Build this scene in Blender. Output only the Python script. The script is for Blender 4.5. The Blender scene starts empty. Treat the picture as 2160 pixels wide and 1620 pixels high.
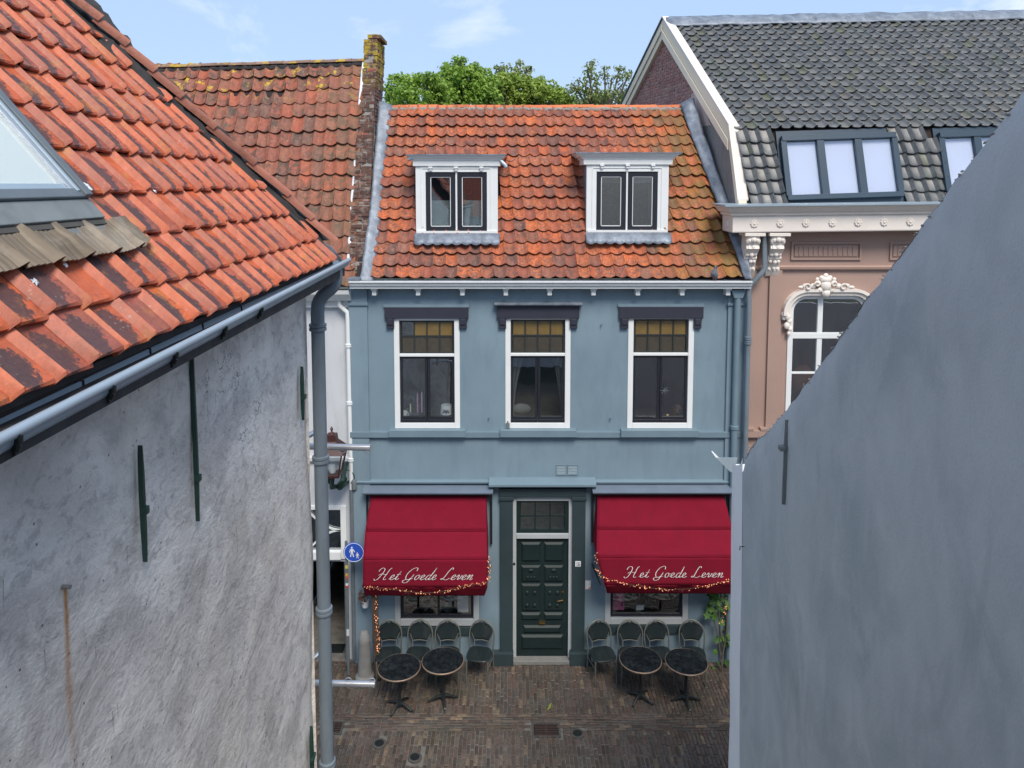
import bpy, bmesh, math, random
from mathutils import Vector, Matrix, noise
random.seed(7)
rnd = random.random
def ru(a, b): return a + (b-a)*rnd()
C = bpy.context.scene
COL = C.collection

# ------------------------------------------------------------------ camera, sky, sun, exposure
F, PX, PY = 1550.0, 1080.0, 516.0          # focal length and optical centre in photograph pixels
PITCH = math.atan((PY-388.0)/F)
CAMZ = 8.80
cd = bpy.data.cameras.new('camera'); cam = bpy.data.objects.new('camera', cd); COL.objects.link(cam)
cam.location = (0, 0, CAMZ); cam.rotation_euler = (math.pi/2-PITCH, 0, 0)
cd.sensor_width = 36; cd.lens = 36*F/2160; cd.shift_y = (PY-810)/2160
cd.clip_start = 0.05; cd.clip_end = 3000
C.camera = cam
C.view_settings.view_transform = 'Standard'; C.view_settings.look = 'None'
C.view_settings.gamma = 1; C.view_settings.use_curve_mapping = False
C.view_settings.exposure = 1.38
SUN_EL, SUN_AZ = math.radians(52), math.radians(164)   # azimuth clockwise from +Y: behind the camera, to the right
w = bpy.data.worlds.new('World'); C.world = w; w.use_nodes = True
nt = w.node_tree; nt.nodes.clear()
def wn(t): return nt.nodes.new(t)
sky = wn('ShaderNodeTexSky'); sky.sky_type = 'NISHITA'; sky.sun_disc = False
sky.sun_elevation = SUN_EL; sky.sun_rotation = SUN_AZ; sky.air_density = 1.0; sky.dust_density = 1.0; sky.ozone_density = 1.5
tc = wn('ShaderNodeTexCoord'); mp = wn('ShaderNodeMapping'); mp.inputs['Scale'].default_value = (1.0, 1.0, 3.2)
mp.inputs['Location'].default_value = (0.15, 0.2, 0.62)
n1 = wn('ShaderNodeTexNoise'); n1.inputs['Scale'].default_value = 2.6; n1.inputs['Detail'].default_value = 9; n1.inputs['Roughness'].default_value = .58; n1.inputs['Distortion'].default_value = .5
cr = wn('ShaderNodeValToRGB'); cr.color_ramp.elements[0].position = .56; cr.color_ramp.elements[1].position = .76
cr.color_ramp.elements[0].color = (0, 0, 0, 1); cr.color_ramp.elements[1].color = (.9, .9, .9, 1)
veil = wn('ShaderNodeMixRGB'); veil.inputs[0].default_value = .8; veil.inputs[2].default_value = (3.6, 4.9, 7.0, 1)
mx = wn('ShaderNodeMixRGB'); mx.inputs[2].default_value = (7.6, 7.9, 8.4, 1)
bg = wn('ShaderNodeBackground'); bg.inputs[1].default_value = .058
wo = wn('ShaderNodeOutputWorld')
nt.links.new(tc.outputs['Generated'], mp.inputs[0]); nt.links.new(mp.outputs[0], n1.inputs['Vector'])
nt.links.new(n1.outputs[0], cr.inputs[0]); nt.links.new(sky.outputs[0], veil.inputs[1])
nt.links.new(veil.outputs[0], mx.inputs[1]); nt.links.new(cr.outputs[0], mx.inputs[0])
nt.links.new(mx.outputs[0], bg.inputs[0]); nt.links.new(bg.outputs[0], wo.inputs[0])
sl = bpy.data.lights.new('sun', 'SUN'); sl.energy = 1.5; sl.angle = math.radians(24); sl.color = (1, .92, .82)
so = bpy.data.objects.new('sun', sl); COL.objects.link(so)
sd = Vector((math.sin(SUN_AZ)*math.cos(SUN_EL), math.cos(SUN_AZ)*math.cos(SUN_EL), math.sin(SUN_EL)))
so.rotation_euler = sd.to_track_quat('Z', 'Y').to_euler(); so.location = sd*60

# ------------------------------------------------------------------ measuring helpers: pixel of the photograph -> place
CA, SA = math.cos(PITCH), math.sin(PITCH)
CP = Vector((0, 0, CAMZ))
def ray(px, py):
    u = (PY-py)/F
    return Vector(((px-PX)/F, CA+u*SA, u*CA-SA))
def U(px, py, Y):
    d = ray(px, py); return CP + d*(Y/d.y)
def UX(px, py, X):
    d = ray(px, py); return CP + d*(X/d.x)
def UZ(px, py, z):
    d = ray(px, py); return CP + d*((z-CAMZ)/d.z)
def UP(px, py, p0, n):
    d = ray(px, py); return CP + d*((p0-CP).dot(n)/d.dot(n))
def proj(p):
    q = Vector(p)-CP; zc = q.y*CA - q.z*SA
    if zc < .05: return (-9e3, -9e3, zc)
    return (PX+F*q.x/zc, PY-F*(q.y*SA+q.z*CA)/zc, zc)
def R(x0, x1, y0, y1, Y):
    "rectangle on the plane y=Y seen at those pixels -> X0, X1, Z0(bottom), Z1(top)"
    xm, ym = (x0+x1)/2, (y0+y1)/2
    return U(x0, ym, Y).x, U(x1, ym, Y).x, U(xm, y1, Y).z, U(xm, y0, Y).z

# ------------------------------------------------------------------ mesh builder
ORG = {}
class MB:
    def __init__(s): s.v = []; s.f = []; s.uv = []; s.sm = False
    def add(s, vs, fs, uvs=None):
        b = len(s.v); s.v += [Vector(v) for v in vs]; s.f += [tuple(i+b for i in f) for f in fs]
        s.uv += uvs if uvs else [(0, 0)]*len(vs); return s
    def box(s, x0, x1, y0, y1, z0, z1):
        if x0 > x1: x0, x1 = x1, x0
        if y0 > y1: y0, y1 = y1, y0
        if z0 > z1: z0, z1 = z1, z0
        return s.add([(x0,y0,z0),(x1,y0,z0),(x1,y1,z0),(x0,y1,z0),(x0,y0,z1),(x1,y0,z1),(x1,y1,z1),(x0,y1,z1)],
              [(0,3,2,1),(4,5,6,7),(0,1,5,4),(1,2,6,5),(2,3,7,6),(3,0,4,7)])
    def prism(s, pts, d):
        "closed outline pts (3D) extruded by vector d"
        n = len(pts); d = Vector(d); p = [Vector(q) for q in pts]
        return s.add(p+[q+d for q in p], [tuple(range(n-1, -1, -1)), tuple(range(n, 2*n))]+[(i, (i+1) % n, n+(i+1) % n, n+i) for i in range(n)])
    def obox(s, p0, p1, wid, hei, up=(0, 0, 1)):
        "bar from p0 to p1"
        p0, p1 = Vector(p0), Vector(p1); d = (p1-p0).normalized(); sd_ = d.cross(Vector(up)).normalized(); u = sd_.cross(d)
        a = [p0+sd_*sx*wid/2+u*sz*hei/2 for sx, sz in ((-1,-1),(1,-1),(1,1),(-1,1))]
        return s.prism(a, p1-p0)
    def tube(s, pts, r, n=10, cap=True):
        pts = [Vector(p) for p in pts]; rs = r if isinstance(r, (list, tuple)) else [r]*len(pts)
        vs, fs = [], []; m = len(pts); prev = None
        for i, p in enumerate(pts):
            d = ((pts[min(i+1, m-1)]-p).normalized()+(p-pts[max(i-1, 0)]).normalized()).normalized()
            a = prev if prev is not None else (Vector((0, 0, 1)) if abs(d.z) < .9 else Vector((1, 0, 0)))
            x = (a-d*a.dot(d)).normalized(); y = d.cross(x); prev = x
            vs += [p+(x*math.cos(2*math.pi*k/n)+y*math.sin(2*math.pi*k/n))*rs[i] for k in range(n)]
        for i in range(m-1):
            for k in range(n): fs.append((i*n+k, i*n+(k+1) % n, (i+1)*n+(k+1) % n, (i+1)*n+k))
        if cap: fs += [tuple(range(n-1, -1, -1)), tuple(range((m-1)*n, m*n))]
        s.sm = True
        return s.add(vs, fs)
    def lathe(s, c, prof, n=24, axis='z'):
        c = Vector(c); vs, fs = [], []; m = len(prof)
        for r, h in prof:
            for k in range(n):
                a = 2*math.pi*k/n; x, y = r*math.cos(a), r*math.sin(a)
                vs.append(c+Vector({'z': (x, y, h), 'y': (x, h, y), 'x': (h, x, y)}[axis]))
        for i in range(m-1):
            for k in range(n): fs.append((i*n+k, i*n+(k+1) % n, (i+1)*n+(k+1) % n, (i+1)*n+k))
        fs += [tuple(range(n-1, -1, -1)), tuple(range((m-1)*n, m*n))]
        s.sm = True
        return s.add(vs, fs)
    def sweep(s, prof, p0, p1, side=None):
        "profile [(out, up)] swept from p0 to p1; out is horizontal, to the right of the direction"
        p0, p1 = Vector(p0), Vector(p1); d = (p1-p0); o = Vector((d.y, -d.x, 0)).normalized() if side is None else Vector(side)
        return s.prism([p0+o*a+Vector((0, 0, b)) for a, b in prof], d)
    def ball(s, c, r, sc=(1, 1, 1), n=8, m=6):
        c = Vector(c); vs = []; fs = []
        for i in range(m+1):
            t = math.pi*i/m
            for k in range(n):
                a = 2*math.pi*k/n; vs.append(c+Vector((r*sc[0]*math.sin(t)*math.cos(a), r*sc[1]*math.sin(t)*math.sin(a), r*sc[2]*math.cos(t))))
        for i in range(m):
            for k in range(n): fs.append((i*n+k, (i+1)*n+k, (i+1)*n+(k+1) % n, i*n+(k+1) % n))
        s.sm = True
        return s.add(vs, fs)

def build(name, mb, mat, parent=None, bev=0, smooth=None, **tags):
    o0 = ORG[parent.name] if parent else Vector((0, 0, 0))
    me = bpy.data.meshes.new(name); me.from_pydata([tuple(v-o0) for v in mb.v], [], mb.f)
    uvl = me.uv_layers.new(name='UVMap')
    li = [0]*len(me.loops); me.loops.foreach_get('vertex_index', li)
    flat = []
    for i in li: flat += mb.uv[i]
    uvl.data.foreach_set('uv', flat)
    me.materials.append(mat)
    sm = mb.sm if smooth is None else smooth
    if sm:
        me.polygons.foreach_set('use_smooth', [True]*len(me.polygons))
        me.validate(); bm = bmesh.new(); bm.from_mesh(me)
        for e in bm.edges:
            if len(e.link_faces) == 2 and e.calc_face_angle(0) > .6: e.smooth = False
        bm.to_mesh(me); bm.free()
    o = bpy.data.objects.new(name, me); COL.objects.link(o)
    if parent: o.parent = parent
    if bev:
        m = o.modifiers.new('bevel', 'BEVEL'); m.width = bev; m.segments = 2; m.limit_method = 'ANGLE'
    ORG[o.name] = o0
    for k, v in tags.items(): o[k] = v
    return o
def thing(name, label, cat, loc=(0, 0, 0), group=None):
    o = bpy.data.objects.new(name, None); COL.objects.link(o); o.location = loc; ORG[o.name] = Vector(loc)
    o.empty_display_size = .2
    o['label'] = label; o['category'] = cat
    if group: o['group'] = group
    return o
def solo(name, mb, mat, label, cat, group=None, **k):
    o = build(name, mb, mat, None, **k); o['label'] = label; o['category'] = cat
    if group: o['group'] = group
    return o
def copy_tree(o, parent=None):
    c = o.copy(); COL.objects.link(c)
    if parent: c.parent = parent
    for ch in [x for x in KIDS.get(o.name, [])]: copy_tree(ch, c)
    return c
KIDS = {}
def index_kids(o):
    KIDS[o.name] = list(o.children)
    for ch in o.children: index_kids(ch)

# ------------------------------------------------------------------ materials
class NT:
    def __init__(s, name):
        s.m = bpy.data.materials.new(name); s.m.use_nodes = True; s.t = s.m.node_tree
        s.b = s.t.nodes['Principled BSDF']; s.out = s.t.nodes['Material Output']
        s.pos = s.n('ShaderNodeNewGeometry').outputs['Position']
    def n(s, t, **k):
        x = s.t.nodes.new(t)
        for a, b in k.items(): setattr(x, a, b)
        return x
    def l(s, a, b): s.t.links.new(a, b)
    def noise(s, sc, det=4, rough=.55, vec=None, scale3=None, rot=None, dist=0):
        v = vec or s.pos
        if scale3 or rot:
            m = s.n('ShaderNodeMapping')
            if scale3: m.inputs['Scale'].default_value = scale3
            if rot: m.inputs['Rotation'].default_value = rot
            s.l(v, m.inputs[0]); v = m.outputs[0]
        x = s.n('ShaderNodeTexNoise'); x.inputs['Scale'].default_value = sc; x.inputs['Detail'].default_value = det
        x.inputs['Roughness'].default_value = rough; x.inputs['Distortion'].default_value = dist
        s.l(v, x.inputs['Vector']); return x.outputs['Fac']
    def ramp(s, f, stops, interp='LINEAR'):
        r = s.n('ShaderNodeValToRGB'); cr_ = r.color_ramp; cr_.interpolation = interp
        while len(cr_.elements) > 1: cr_.elements.remove(cr_.elements[-1])
        for i, (p, c) in enumerate(stops):
            e = cr_.elements[0] if i == 0 else cr_.elements.new(p)
            e.position = p; e.color = (c[0], c[1], c[2], 1) if isinstance(c, (tuple, list)) else (c, c, c, 1)
        s.l(f, r.inputs[0]); return r.outputs[0]
    def mix(s, fac, a, b, mode='MIX'):
        x = s.n('ShaderNodeMixRGB', blend_type=mode)
        for i, q in enumerate((fac, a, b)):
            if isinstance(q, (int, float)): x.inputs[i].default_value = q if i == 0 else (q, q, q, 1)
            elif isinstance(q, (tuple, list)): x.inputs[i].default_value = (q[0], q[1], q[2], 1)
            else: s.l(q, x.inputs[i])
        return x.outputs[0]
    def math(s, op, a, b=0, c=0, clamp=False):
        x = s.n('ShaderNodeMath', operation=op); x.use_clamp = clamp
        for i, q in enumerate((a, b, c)):
            if isinstance(q, (int, float)): x.inputs[i].default_value = q
            else: s.l(q, x.inputs[i])
        return x.outputs[0]
    def bump(s, h, strength=.3, dist=.01):
        x = s.n('ShaderNodeBump'); x.inputs['Strength'].default_value = strength; x.inputs['Distance'].default_value = dist
        s.l(h, x.inputs['Height']); s.l(x.outputs[0], s.b.inputs['Normal'])
    def col(s, c):
        if isinstance(c, (tuple, list)): s.b.inputs['Base Color'].default_value = (c[0], c[1], c[2], 1)
        else: s.l(c, s.b.inputs['Base Color'])
    def rough(s, r):
        if isinstance(r, (int, float)): s.b.inputs['Roughness'].default_value = r
        else: s.l(r, s.b.inputs['Roughness'])
    def sep(s, v=None):
        x = s.n('ShaderNodeSeparateXYZ'); s.l(v or s.pos, x.inputs[0]); return x.outputs
    def rand(s):
        "0..1, different for each object and for each loose piece of a joined mesh"
        a = s.n('ShaderNodeObjectInfo').outputs['Random']; b = s.n('ShaderNodeNewGeometry').outputs['Random Per Island']
        return s.math('FRACT', s.math('ADD', a, b))
def sc(c, k): return tuple(min(1, x*k) for x in c)
def paint(name, c, rough=.5, var=.12, scale=3.0, bump=.12, grain=90, dirt=None, metallic=0, spec=None):
    m = NT(name)
    a = m.noise(scale, 5); col_ = m.mix(a, sc(c, 1-var*1.6), sc(c, 1+var*1.2))
    if dirt:
        d = m.noise(2.2, 6, .62, scale3=(2.2, 2.2, .5)); dd = m.ramp(d, [(.48, 0), (.72, .75)])
        col_ = m.mix(dd, col_, dirt)
    m.col(col_); m.rough(rough); m.b.inputs['Metallic'].default_value = metallic
    if spec is not None: m.b.inputs['Specular IOR Level'].default_value = spec
    if bump: m.bump(m.noise(grain, 3), bump, .004)
    return m.m
def tilemat(name, stops, grime=(.07, .05, .045), grime_amt=.6, white=.6, moss=None, moss_col=(.16, .13, .03), trough=0, rough=.72, fresh=None, yellow=None):
    m = NT(name)
    r = m.rand(); r2 = m.math('FRACT', m.math('MULTIPLY', r, 17.31)); r3 = m.math('FRACT', m.math('MULTIPLY', r, 53.7))
    base = m.ramp(r, stops)
    streak = m.noise(9, 6, .65, scale3=(2.6, 1, .7), dist=.6)
    off = m.n('ShaderNodeVectorMath', operation='ADD'); cx = m.n('ShaderNodeCombineXYZ')
    for i in range(3): m.l(m.math('MULTIPLY', r2 if i else r3, 9.0), cx.inputs[i])
    m.l(m.pos, off.inputs[0]); m.l(cx.outputs[0], off.inputs[1])
    pn = m.noise(7, 6, .68, vec=off.outputs[0], dist=.5)
    pn2 = m.noise(24, 5, .7, vec=off.outputs[0])
    c = m.mix(m.ramp(streak, [(.35, 0), (.7, 1)]), m.mix(.35, base, (.08, .03, .02)), m.mix(.25, base, (.48, .20, .14)))
    c = m.mix(m.math('MULTIPLY', m.ramp(pn, [(.46, 0), (.60, 1)]), m.math('MULTIPLY', m.math('ADD', r2, .25), grime_amt)), c, grime)
    c = m.mix(m.math('MULTIPLY', m.ramp(m.noise(26, 7, .75), [(.52, 0), (.64, 1)]), .55), c, m.mix(.5, c, (.05, .035, .03)))
    if fresh: c = m.mix(m.math('MULTIPLY', m.ramp(pn2, [(.45, 0), (.62, 1)]), m.math('GREATER_THAN', r3, .55)), c, m.mix(.5, c, fresh))
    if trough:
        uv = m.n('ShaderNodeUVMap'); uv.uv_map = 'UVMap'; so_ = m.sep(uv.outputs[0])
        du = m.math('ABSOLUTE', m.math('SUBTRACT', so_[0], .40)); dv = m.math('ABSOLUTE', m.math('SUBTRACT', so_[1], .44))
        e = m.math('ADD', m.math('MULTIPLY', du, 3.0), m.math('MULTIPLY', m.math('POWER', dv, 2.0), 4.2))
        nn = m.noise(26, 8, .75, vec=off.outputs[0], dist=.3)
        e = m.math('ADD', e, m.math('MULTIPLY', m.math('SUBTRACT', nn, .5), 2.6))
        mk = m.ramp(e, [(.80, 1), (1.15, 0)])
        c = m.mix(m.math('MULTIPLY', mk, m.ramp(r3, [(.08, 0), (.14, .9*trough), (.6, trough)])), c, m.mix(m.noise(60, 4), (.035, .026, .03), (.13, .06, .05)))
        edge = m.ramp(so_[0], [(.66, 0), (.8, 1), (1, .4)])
        c = m.mix(m.math('MULTIPLY', edge, .26), c, (.66, .24, .13))  # highlight of the lit roll painted in as a paler tint
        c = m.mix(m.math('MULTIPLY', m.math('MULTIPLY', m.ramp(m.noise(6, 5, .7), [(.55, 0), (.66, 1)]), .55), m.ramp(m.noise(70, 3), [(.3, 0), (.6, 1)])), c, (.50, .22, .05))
    vo = m.n('ShaderNodeTexVoronoi'); vo.inputs['Scale'].default_value = 34; m.l(m.pos, vo.inputs['Vector'])
    spots = m.math('MULTIPLY', m.math('LESS_THAN', vo.outputs['Distance'], .24), m.ramp(m.noise(5, 4, .6), [(.5, 0), (.6, 1)]))
    spots = m.math('MULTIPLY', spots, m.math('GREATER_THAN', m.noise(60, 3), .46))
    c = m.mix(m.math('MULTIPLY', spots, white), c, (.52, .46, .40))
    if moss:
        x0, x1 = moss; s_ = m.sep(); g = m.n('ShaderNodeMapRange'); m.l(s_[0], g.inputs[0]); g.inputs[1].default_value = x0; g.inputs[2].default_value = x1
        g.clamp = True
        mk = m.math('MULTIPLY', g.outputs[0], m.ramp(m.math('ADD', pn, m.math('MULTIPLY', r2, .25)), [(.5, .1), (.68, 1)]))
        c = m.mix(m.math('MULTIPLY', mk, .62), c, moss_col)
    if yellow:
        zz = m.sep(); gz = m.n('ShaderNodeMapRange'); m.l(zz[2], gz.inputs[0]); gz.inputs[1].default_value = yellow[0]; gz.inputs[2].default_value = yellow[1]; gz.clamp = True
        mk = m.math('MULTIPLY', m.ramp(m.noise(6, 5, .65), [(.57, 0), (.64, .9)]), gz.outputs[0])
        c = m.mix(mk, c, (.55, .36, .02))
    m.col(c); m.rough(rough); m.bump(m.noise(45, 6, .7), .35, .006)
    return m.m
def glass(name, tint=(.8, .85, .85), ior=1.9, rough=.015, opaque=None):
    m = NT(name); t = m.t; t.nodes.remove(m.b)
    g = m.n('ShaderNodeBsdfGlossy'); g.inputs['Roughness'].default_value = rough; g.inputs['Color'].default_value = (.95, .97, 1, 1)
    bp = m.n('ShaderNodeBump'); bp.inputs['Strength'].default_value = .06; bp.inputs['Distance'].default_value = .02; m.l(m.noise(2.2, 2), bp.inputs['Height']); m.l(bp.outputs[0], g.inputs['Normal'])
    f0 = ((ior-1)/(ior+1))**2; ge = m.n('ShaderNodeNewGeometry'); dp_ = m.n('ShaderNodeVectorMath', operation='DOT_PRODUCT'); m.l(ge.outputs['Normal'], dp_.inputs[0]); m.l(ge.outputs['Incoming'], dp_.inputs[1])
    fac = m.math('ADD', m.math('MULTIPLY', m.math('POWER', m.math('SUBTRACT', 1.0, m.math('ABSOLUTE', dp_.outputs['Value'])), 5.0), 1-f0), f0)
    if opaque:
        a = m.n('ShaderNodeBsdfPrincipled'); a.inputs['Roughness'].default_value = .35
        m.l(m.mix(m.noise(12, 4), sc(opaque, .65), sc(opaque, 1.2)), a.inputs['Base Color'])
    else:
        a = m.n('ShaderNodeBsdfTransparent'); a.inputs[0].default_value = (*tint, 1)
    x = m.n('ShaderNodeMixShader'); m.l(fac, x.inputs[0]); m.l(a.outputs[0], x.inputs[1]); m.l(g.outputs[0], x.inputs[2]); m.l(x.outputs[0], m.out.inputs[0])
    return m.m
def emit(name, c, s):
    m = NT(name); m.col((c[0]*.6, c[1]*.6, c[2]*.6)); m.b.inputs['Emission Color'].default_value = (*c, 1); m.b.inputs['Emission Strength'].default_value = s
    return m.m
M = {}
M['blue'] = paint('blue_plaster', (.185, .262, .315), .62, .16, 1.1, .45, 42, dirt=(.145, .21, .26))
M['blue_trim'] = paint('blue_trim_paint', (.155, .225, .27), .5, .10, 3, .1, 60)
M['lintel'] = paint('dark_lintel_paint', (.030, .033, .050), .5, .15, 4, .1)
M['doorstone'] = paint('dark_teal_surround', (.028, .048, .055), .45, .15, 4, .1)
M['doorleaf'] = paint('dark_green_gloss', (.012, .024, .024), .5, .2, 5, .05, spec=.25)
M['white'] = paint('white_paint', (.74, .76, .75), .45, .05, 3, .06)
M['offwhite'] = paint('grey_white_frame', (.40, .43, .44), .5, .08, 3, .06)
M['cream'] = paint('cream_paint', (.88, .76, .58), .5, .05, 3, .06)
M['cornicewhite'] = paint('cornice_white', (.78, .71, .64), .5, .06, 4, .06)
M['whitewall'] = paint('white_plaster', (.56, .58, .60), .7, .06, 1.5, .2, 50, dirt=(.42, .43, .45))
M['pink'] = paint('pink_plaster', (.37, .25, .205), .65, .08, 1.2, .15, 60)
M['sash'] = paint('dark_sash_paint', (.020, .022, .030), .35, .15, 5, .03)
M['sashgreen'] = paint('dark_muntin_paint', (.03, .035, .035), .4, .15, 5, .03)
M['dark'] = paint('dark_void', (.012, .012, .013), .9, .2, 3, 0)
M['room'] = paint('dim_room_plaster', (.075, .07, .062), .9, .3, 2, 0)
M['curtain'] = paint('grey_curtain', (.22, .23, .24), .9, .2, 6, .2, 40)
M['whitecloth'] = paint('white_curtain', (.75, .77, .8), .9, .06, 6, .2, 40)
M['blind_or_sky_reflection'] = paint('lavender_sky_reflection', (.70, .71, .88), .85, .03, 2, .05)  # sky reflected in the mansard skylights, painted as lavender
M['milk'] = paint('pale_sky_reflection', (.90, .89, .80), .8, .04, 1.5, .03)  # sky reflected in the near roof window, painted as a pale colour
M['lead'] = None
def leadmat():
    m = NT('weathered_lead'); a = m.noise(5, 7, .65, dist=.4); b = m.noise(22, 4)
    c = m.ramp(a, [(.3, (.10, .12, .15)), (.5, (.17, .20, .245)), (.64, (.24, .28, .33)), (.8, (.38, .42, .47))])
    m.col(c); m.rough(.5); m.b.inputs['Metallic'].default_value = .15; m.bump(m.noise(7, 5, .6, dist=.6), .35, .02); return m.m
M['lead'] = leadmat()
M['zinc'] = paint('zinc_gutter', (.36, .44, .50), .38, .10, 4, .08, 60, metallic=.25)
M['zincpipe'] = paint('grey_blue_pipe', (.175, .215, .25), .42, .14, 3, .08, 60, dirt=(.09, .115, .13))
M['steel'] = paint('brushed_steel', (.55, .57, .60), .28, .08, 8, .05, 100, metallic=.8)
M['ironred'] = paint('dark_red_iron', (.055, .018, .016), .4, .2, 9, .1)
M['irongreen'] = paint('dark_green_iron', (.014, .05, .035), .5, .35, 12, .3, 60)
M['greyiron'] = paint('grey_painted_iron', (.13, .155, .17), .5, .2, 8, .2)
M['black'] = paint('black_iron', (.012, .016, .017), .45, .2, 8, .15)
M['blueframe'] = paint('slate_blue_window_frame', (.035, .060, .085), .3, .1, 6, .03)
M['brass'] = paint('brass', (.75, .42, .14), .25, .1, 8, 0, metallic=1)
M['mortar'] = paint('dark_mortar', (.045, .042, .042), .95, .5, 9, .9, 26)
M['mortarlight'] = paint('lime_mortar', (.33, .31, .28), .95, .3, 12, .6, 40)
M['fabric'] = paint('crimson_awning_cloth', (.185, .005, .020), .9, .12, 5, .35, 260, dirt=(.15, .006, .018), spec=.2)
M['letter'] = paint('white_print', (.80, .80, .78), .8, .02, 5, 0)
M['roofunder'] = paint('roof_underlay', (.03, .022, .02), .95, .3, 5, 0)
M['stone'] = paint('grey_stone', (.20, .20, .19), .8, .2, 9, .5, 40)
M['hood'] = paint('slate_blue_zinc_hood', (.15, .19, .245), .45, .14, 4, .1, 60, metallic=.1)
M['zincgrey'] = paint('dull_grey_flashing', (.20, .22, .215), .5, .3, 4, .2, 40, dirt=(.10, .105, .10))
M['darkstone'] = paint('dark_grey_stone', (.075, .07, .062), .85, .3, 9, .5, 40)
M['rustdark'] = paint('rusty_dark_iron', (.050, .030, .024), .7, .4, 14, .3, 40)
M['wood'] = paint('weathered_timber', (.075, .045, .028), .8, .3, 12, .5, 30)
M['glass'] = glass('window_glass', (.9, .93, .93), 2.5)
M['glassdark'] = glass('reflective_window_glass', (.7, .75, .75), 2.9)
M['skyglass'] = glass('skylight_glass', (.93, .95, .95), 1.9)
M['amber'] = glass('amber_stained_glass', opaque=(.19, .125, .035), ior=1.6)
M['brownglass'] = glass('brown_textured_glass', opaque=(.060, .050, .034), ior=1.6)
M['signblue'] = paint('sign_blue', (.025, .085, .46), .35, .04, 5, 0)
M['signwhite'] = paint('sign_white', (.75, .78, .82), .35, .02, 5, 0)
M['bulb'] = emit('warm_fairy_light', (1, .40, .2), .55)
M['paper'] = paint('white_paper', (.7, .72, .74), .7, .04, 12, 0)
M['leaf'] = None
def leafmat(name, stops, tr=.38):
    m = NT(name); c = m.ramp(m.rand(), stops); c = m.mix(m.ramp(m.noise(.55, 3), [(.35, 0), (.65, .6)]), c, stops[-1][1]); m.col(c); m.rough(.55)
    t = m.n('ShaderNodeBsdfTranslucent'); m.l(c, t.inputs[0]); x = m.n('ShaderNodeMixShader'); x.inputs[0].default_value = tr
    m.l(m.b.outputs[0], x.inputs[1]); m.l(t.outputs[0], x.inputs[2]); m.l(x.outputs[0], m.out.inputs[0]); return m.m
M['leafA'] = leafmat('leaves_bright', [(0, (.09, .19, .025)), (.4, (.16, .30, .03)), (.75, (.24, .40, .045)), (1, (.36, .52, .09))])
M['leafB'] = leafmat('leaves_yellow_green', [(0, (.12, .21, .025)), (.5, (.22, .34, .035)), (1, (.38, .48, .09))])
M['leafC'] = leafmat('leaves_dull', [(0, (.09, .14, .04)), (.5, (.17, .24, .07)), (1, (.34, .38, .14))])
M['leafD'] = leafmat('fig_leaves', [(0, (.02, .07, .015)), (.5, (.04, .12, .02)), (1, (.09, .20, .03))])
M['bark'] = paint('bark', (.10, .085, .065), .9, .3, 5, .8, 20)
M['tile_blue'] = tilemat('old_clay_tiles', [(0, (.54, .115, .03)), (.2, (.34, .080, .04)), (.42, (.25, .085, .05)), (.58, (.46, .12, .045)), (.72, (.15, .065, .050)), (.84, (.30, .12, .075)), (.93, (.26, .075, .045)), (1, (.58, .14, .035))],
                          moss=(2.2, 3.6), moss_col=(.22, .15, .025), fresh=(.85, .20, .03), grime=(.10, .055, .045), grime_amt=.75)
M['tile_old'] = tilemat('weathered_clay_tiles', [(0, (.46, .105, .045)), (.25, (.30, .085, .05)), (.5, (.36, .13, .07)), (.75, (.17, .085, .06)), (1, (.46, .11, .045))],
                         grime=(.08, .055, .04), grime_amt=.9, moss=(-4.0, -2.2), moss_col=(.15, .12, .055), yellow=(10.35, 10.75))
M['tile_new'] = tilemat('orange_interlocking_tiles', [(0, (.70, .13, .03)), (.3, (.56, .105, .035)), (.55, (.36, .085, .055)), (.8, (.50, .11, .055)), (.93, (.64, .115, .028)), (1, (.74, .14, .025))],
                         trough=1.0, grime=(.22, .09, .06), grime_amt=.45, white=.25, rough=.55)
M['tile_black'] = tilemat('slate_grey_tiles', [(0, (.055, .062, .068)), (.5, (.085, .090, .094)), (.8, (.105, .108, .104)), (.94, (.10, .085, .06)), (1, (.075, .10, .045))],
                           grime=(.04, .045, .05), grime_amt=.5, white=.25, rough=.5)
# slate tiles must not get the red streak colours
def blacktile():
    m = NT('slate_grey_tiles_plain'); r = m.rand(); r2 = m.math('FRACT', m.math('MULTIPLY', r, 31.7))
    base = m.ramp(r, [(0, (.085, .090, .096)), (.5, (.13, .135, .14)), (.82, (.17, .17, .168)), (.95, (.15, .135, .11)), (1, (.12, .13, .07))])
    c = m.mix(m.ramp(m.noise(8, 7, .68, dist=.5), [(.35, 0), (.7, 1)]), m.mix(.45, base, (.03, .034, .038)), m.mix(.3, base, (.20, .21, .20)))
    c = m.mix(m.math('MULTIPLY', m.ramp(m.noise(1.4, 6, .7), [(.55, 0), (.72, 1)]), .5), c, (.09, .115, .055))
    m.col(c); m.rough(.42); m.bump(m.noise(45, 6, .7), .35, .006); return m.m
M['tile_black'] = blacktile()
def ridgemat(name, c, yel):
    m = NT(name); r = m.rand(); col_ = m.mix(r, sc(c, .75), sc(c, 1.2)); col_ = m.mix(m.ramp(m.noise(14, 6, .7), [(.5, 0), (.7, .7)]), col_, sc(c, .45))
    if yel: col_ = m.mix(m.ramp(m.noise(4, 4), [(.52, 0), (.58, .9)]), col_, (.45, .30, .03))
    m.col(col_); m.rough(.75); m.bump(m.noise(40, 5), .4, .006); return m.m
M['ridge_orange'] = ridgemat('orange_ridge_tiles', (.62, .17, .06), False)
M['ridge_grey'] = ridgemat('mossy_ridge_tiles', (.24, .15, .11), True)
M['verge'] = ridgemat('verge_tiles', (.38, .15, .10), False)
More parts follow.
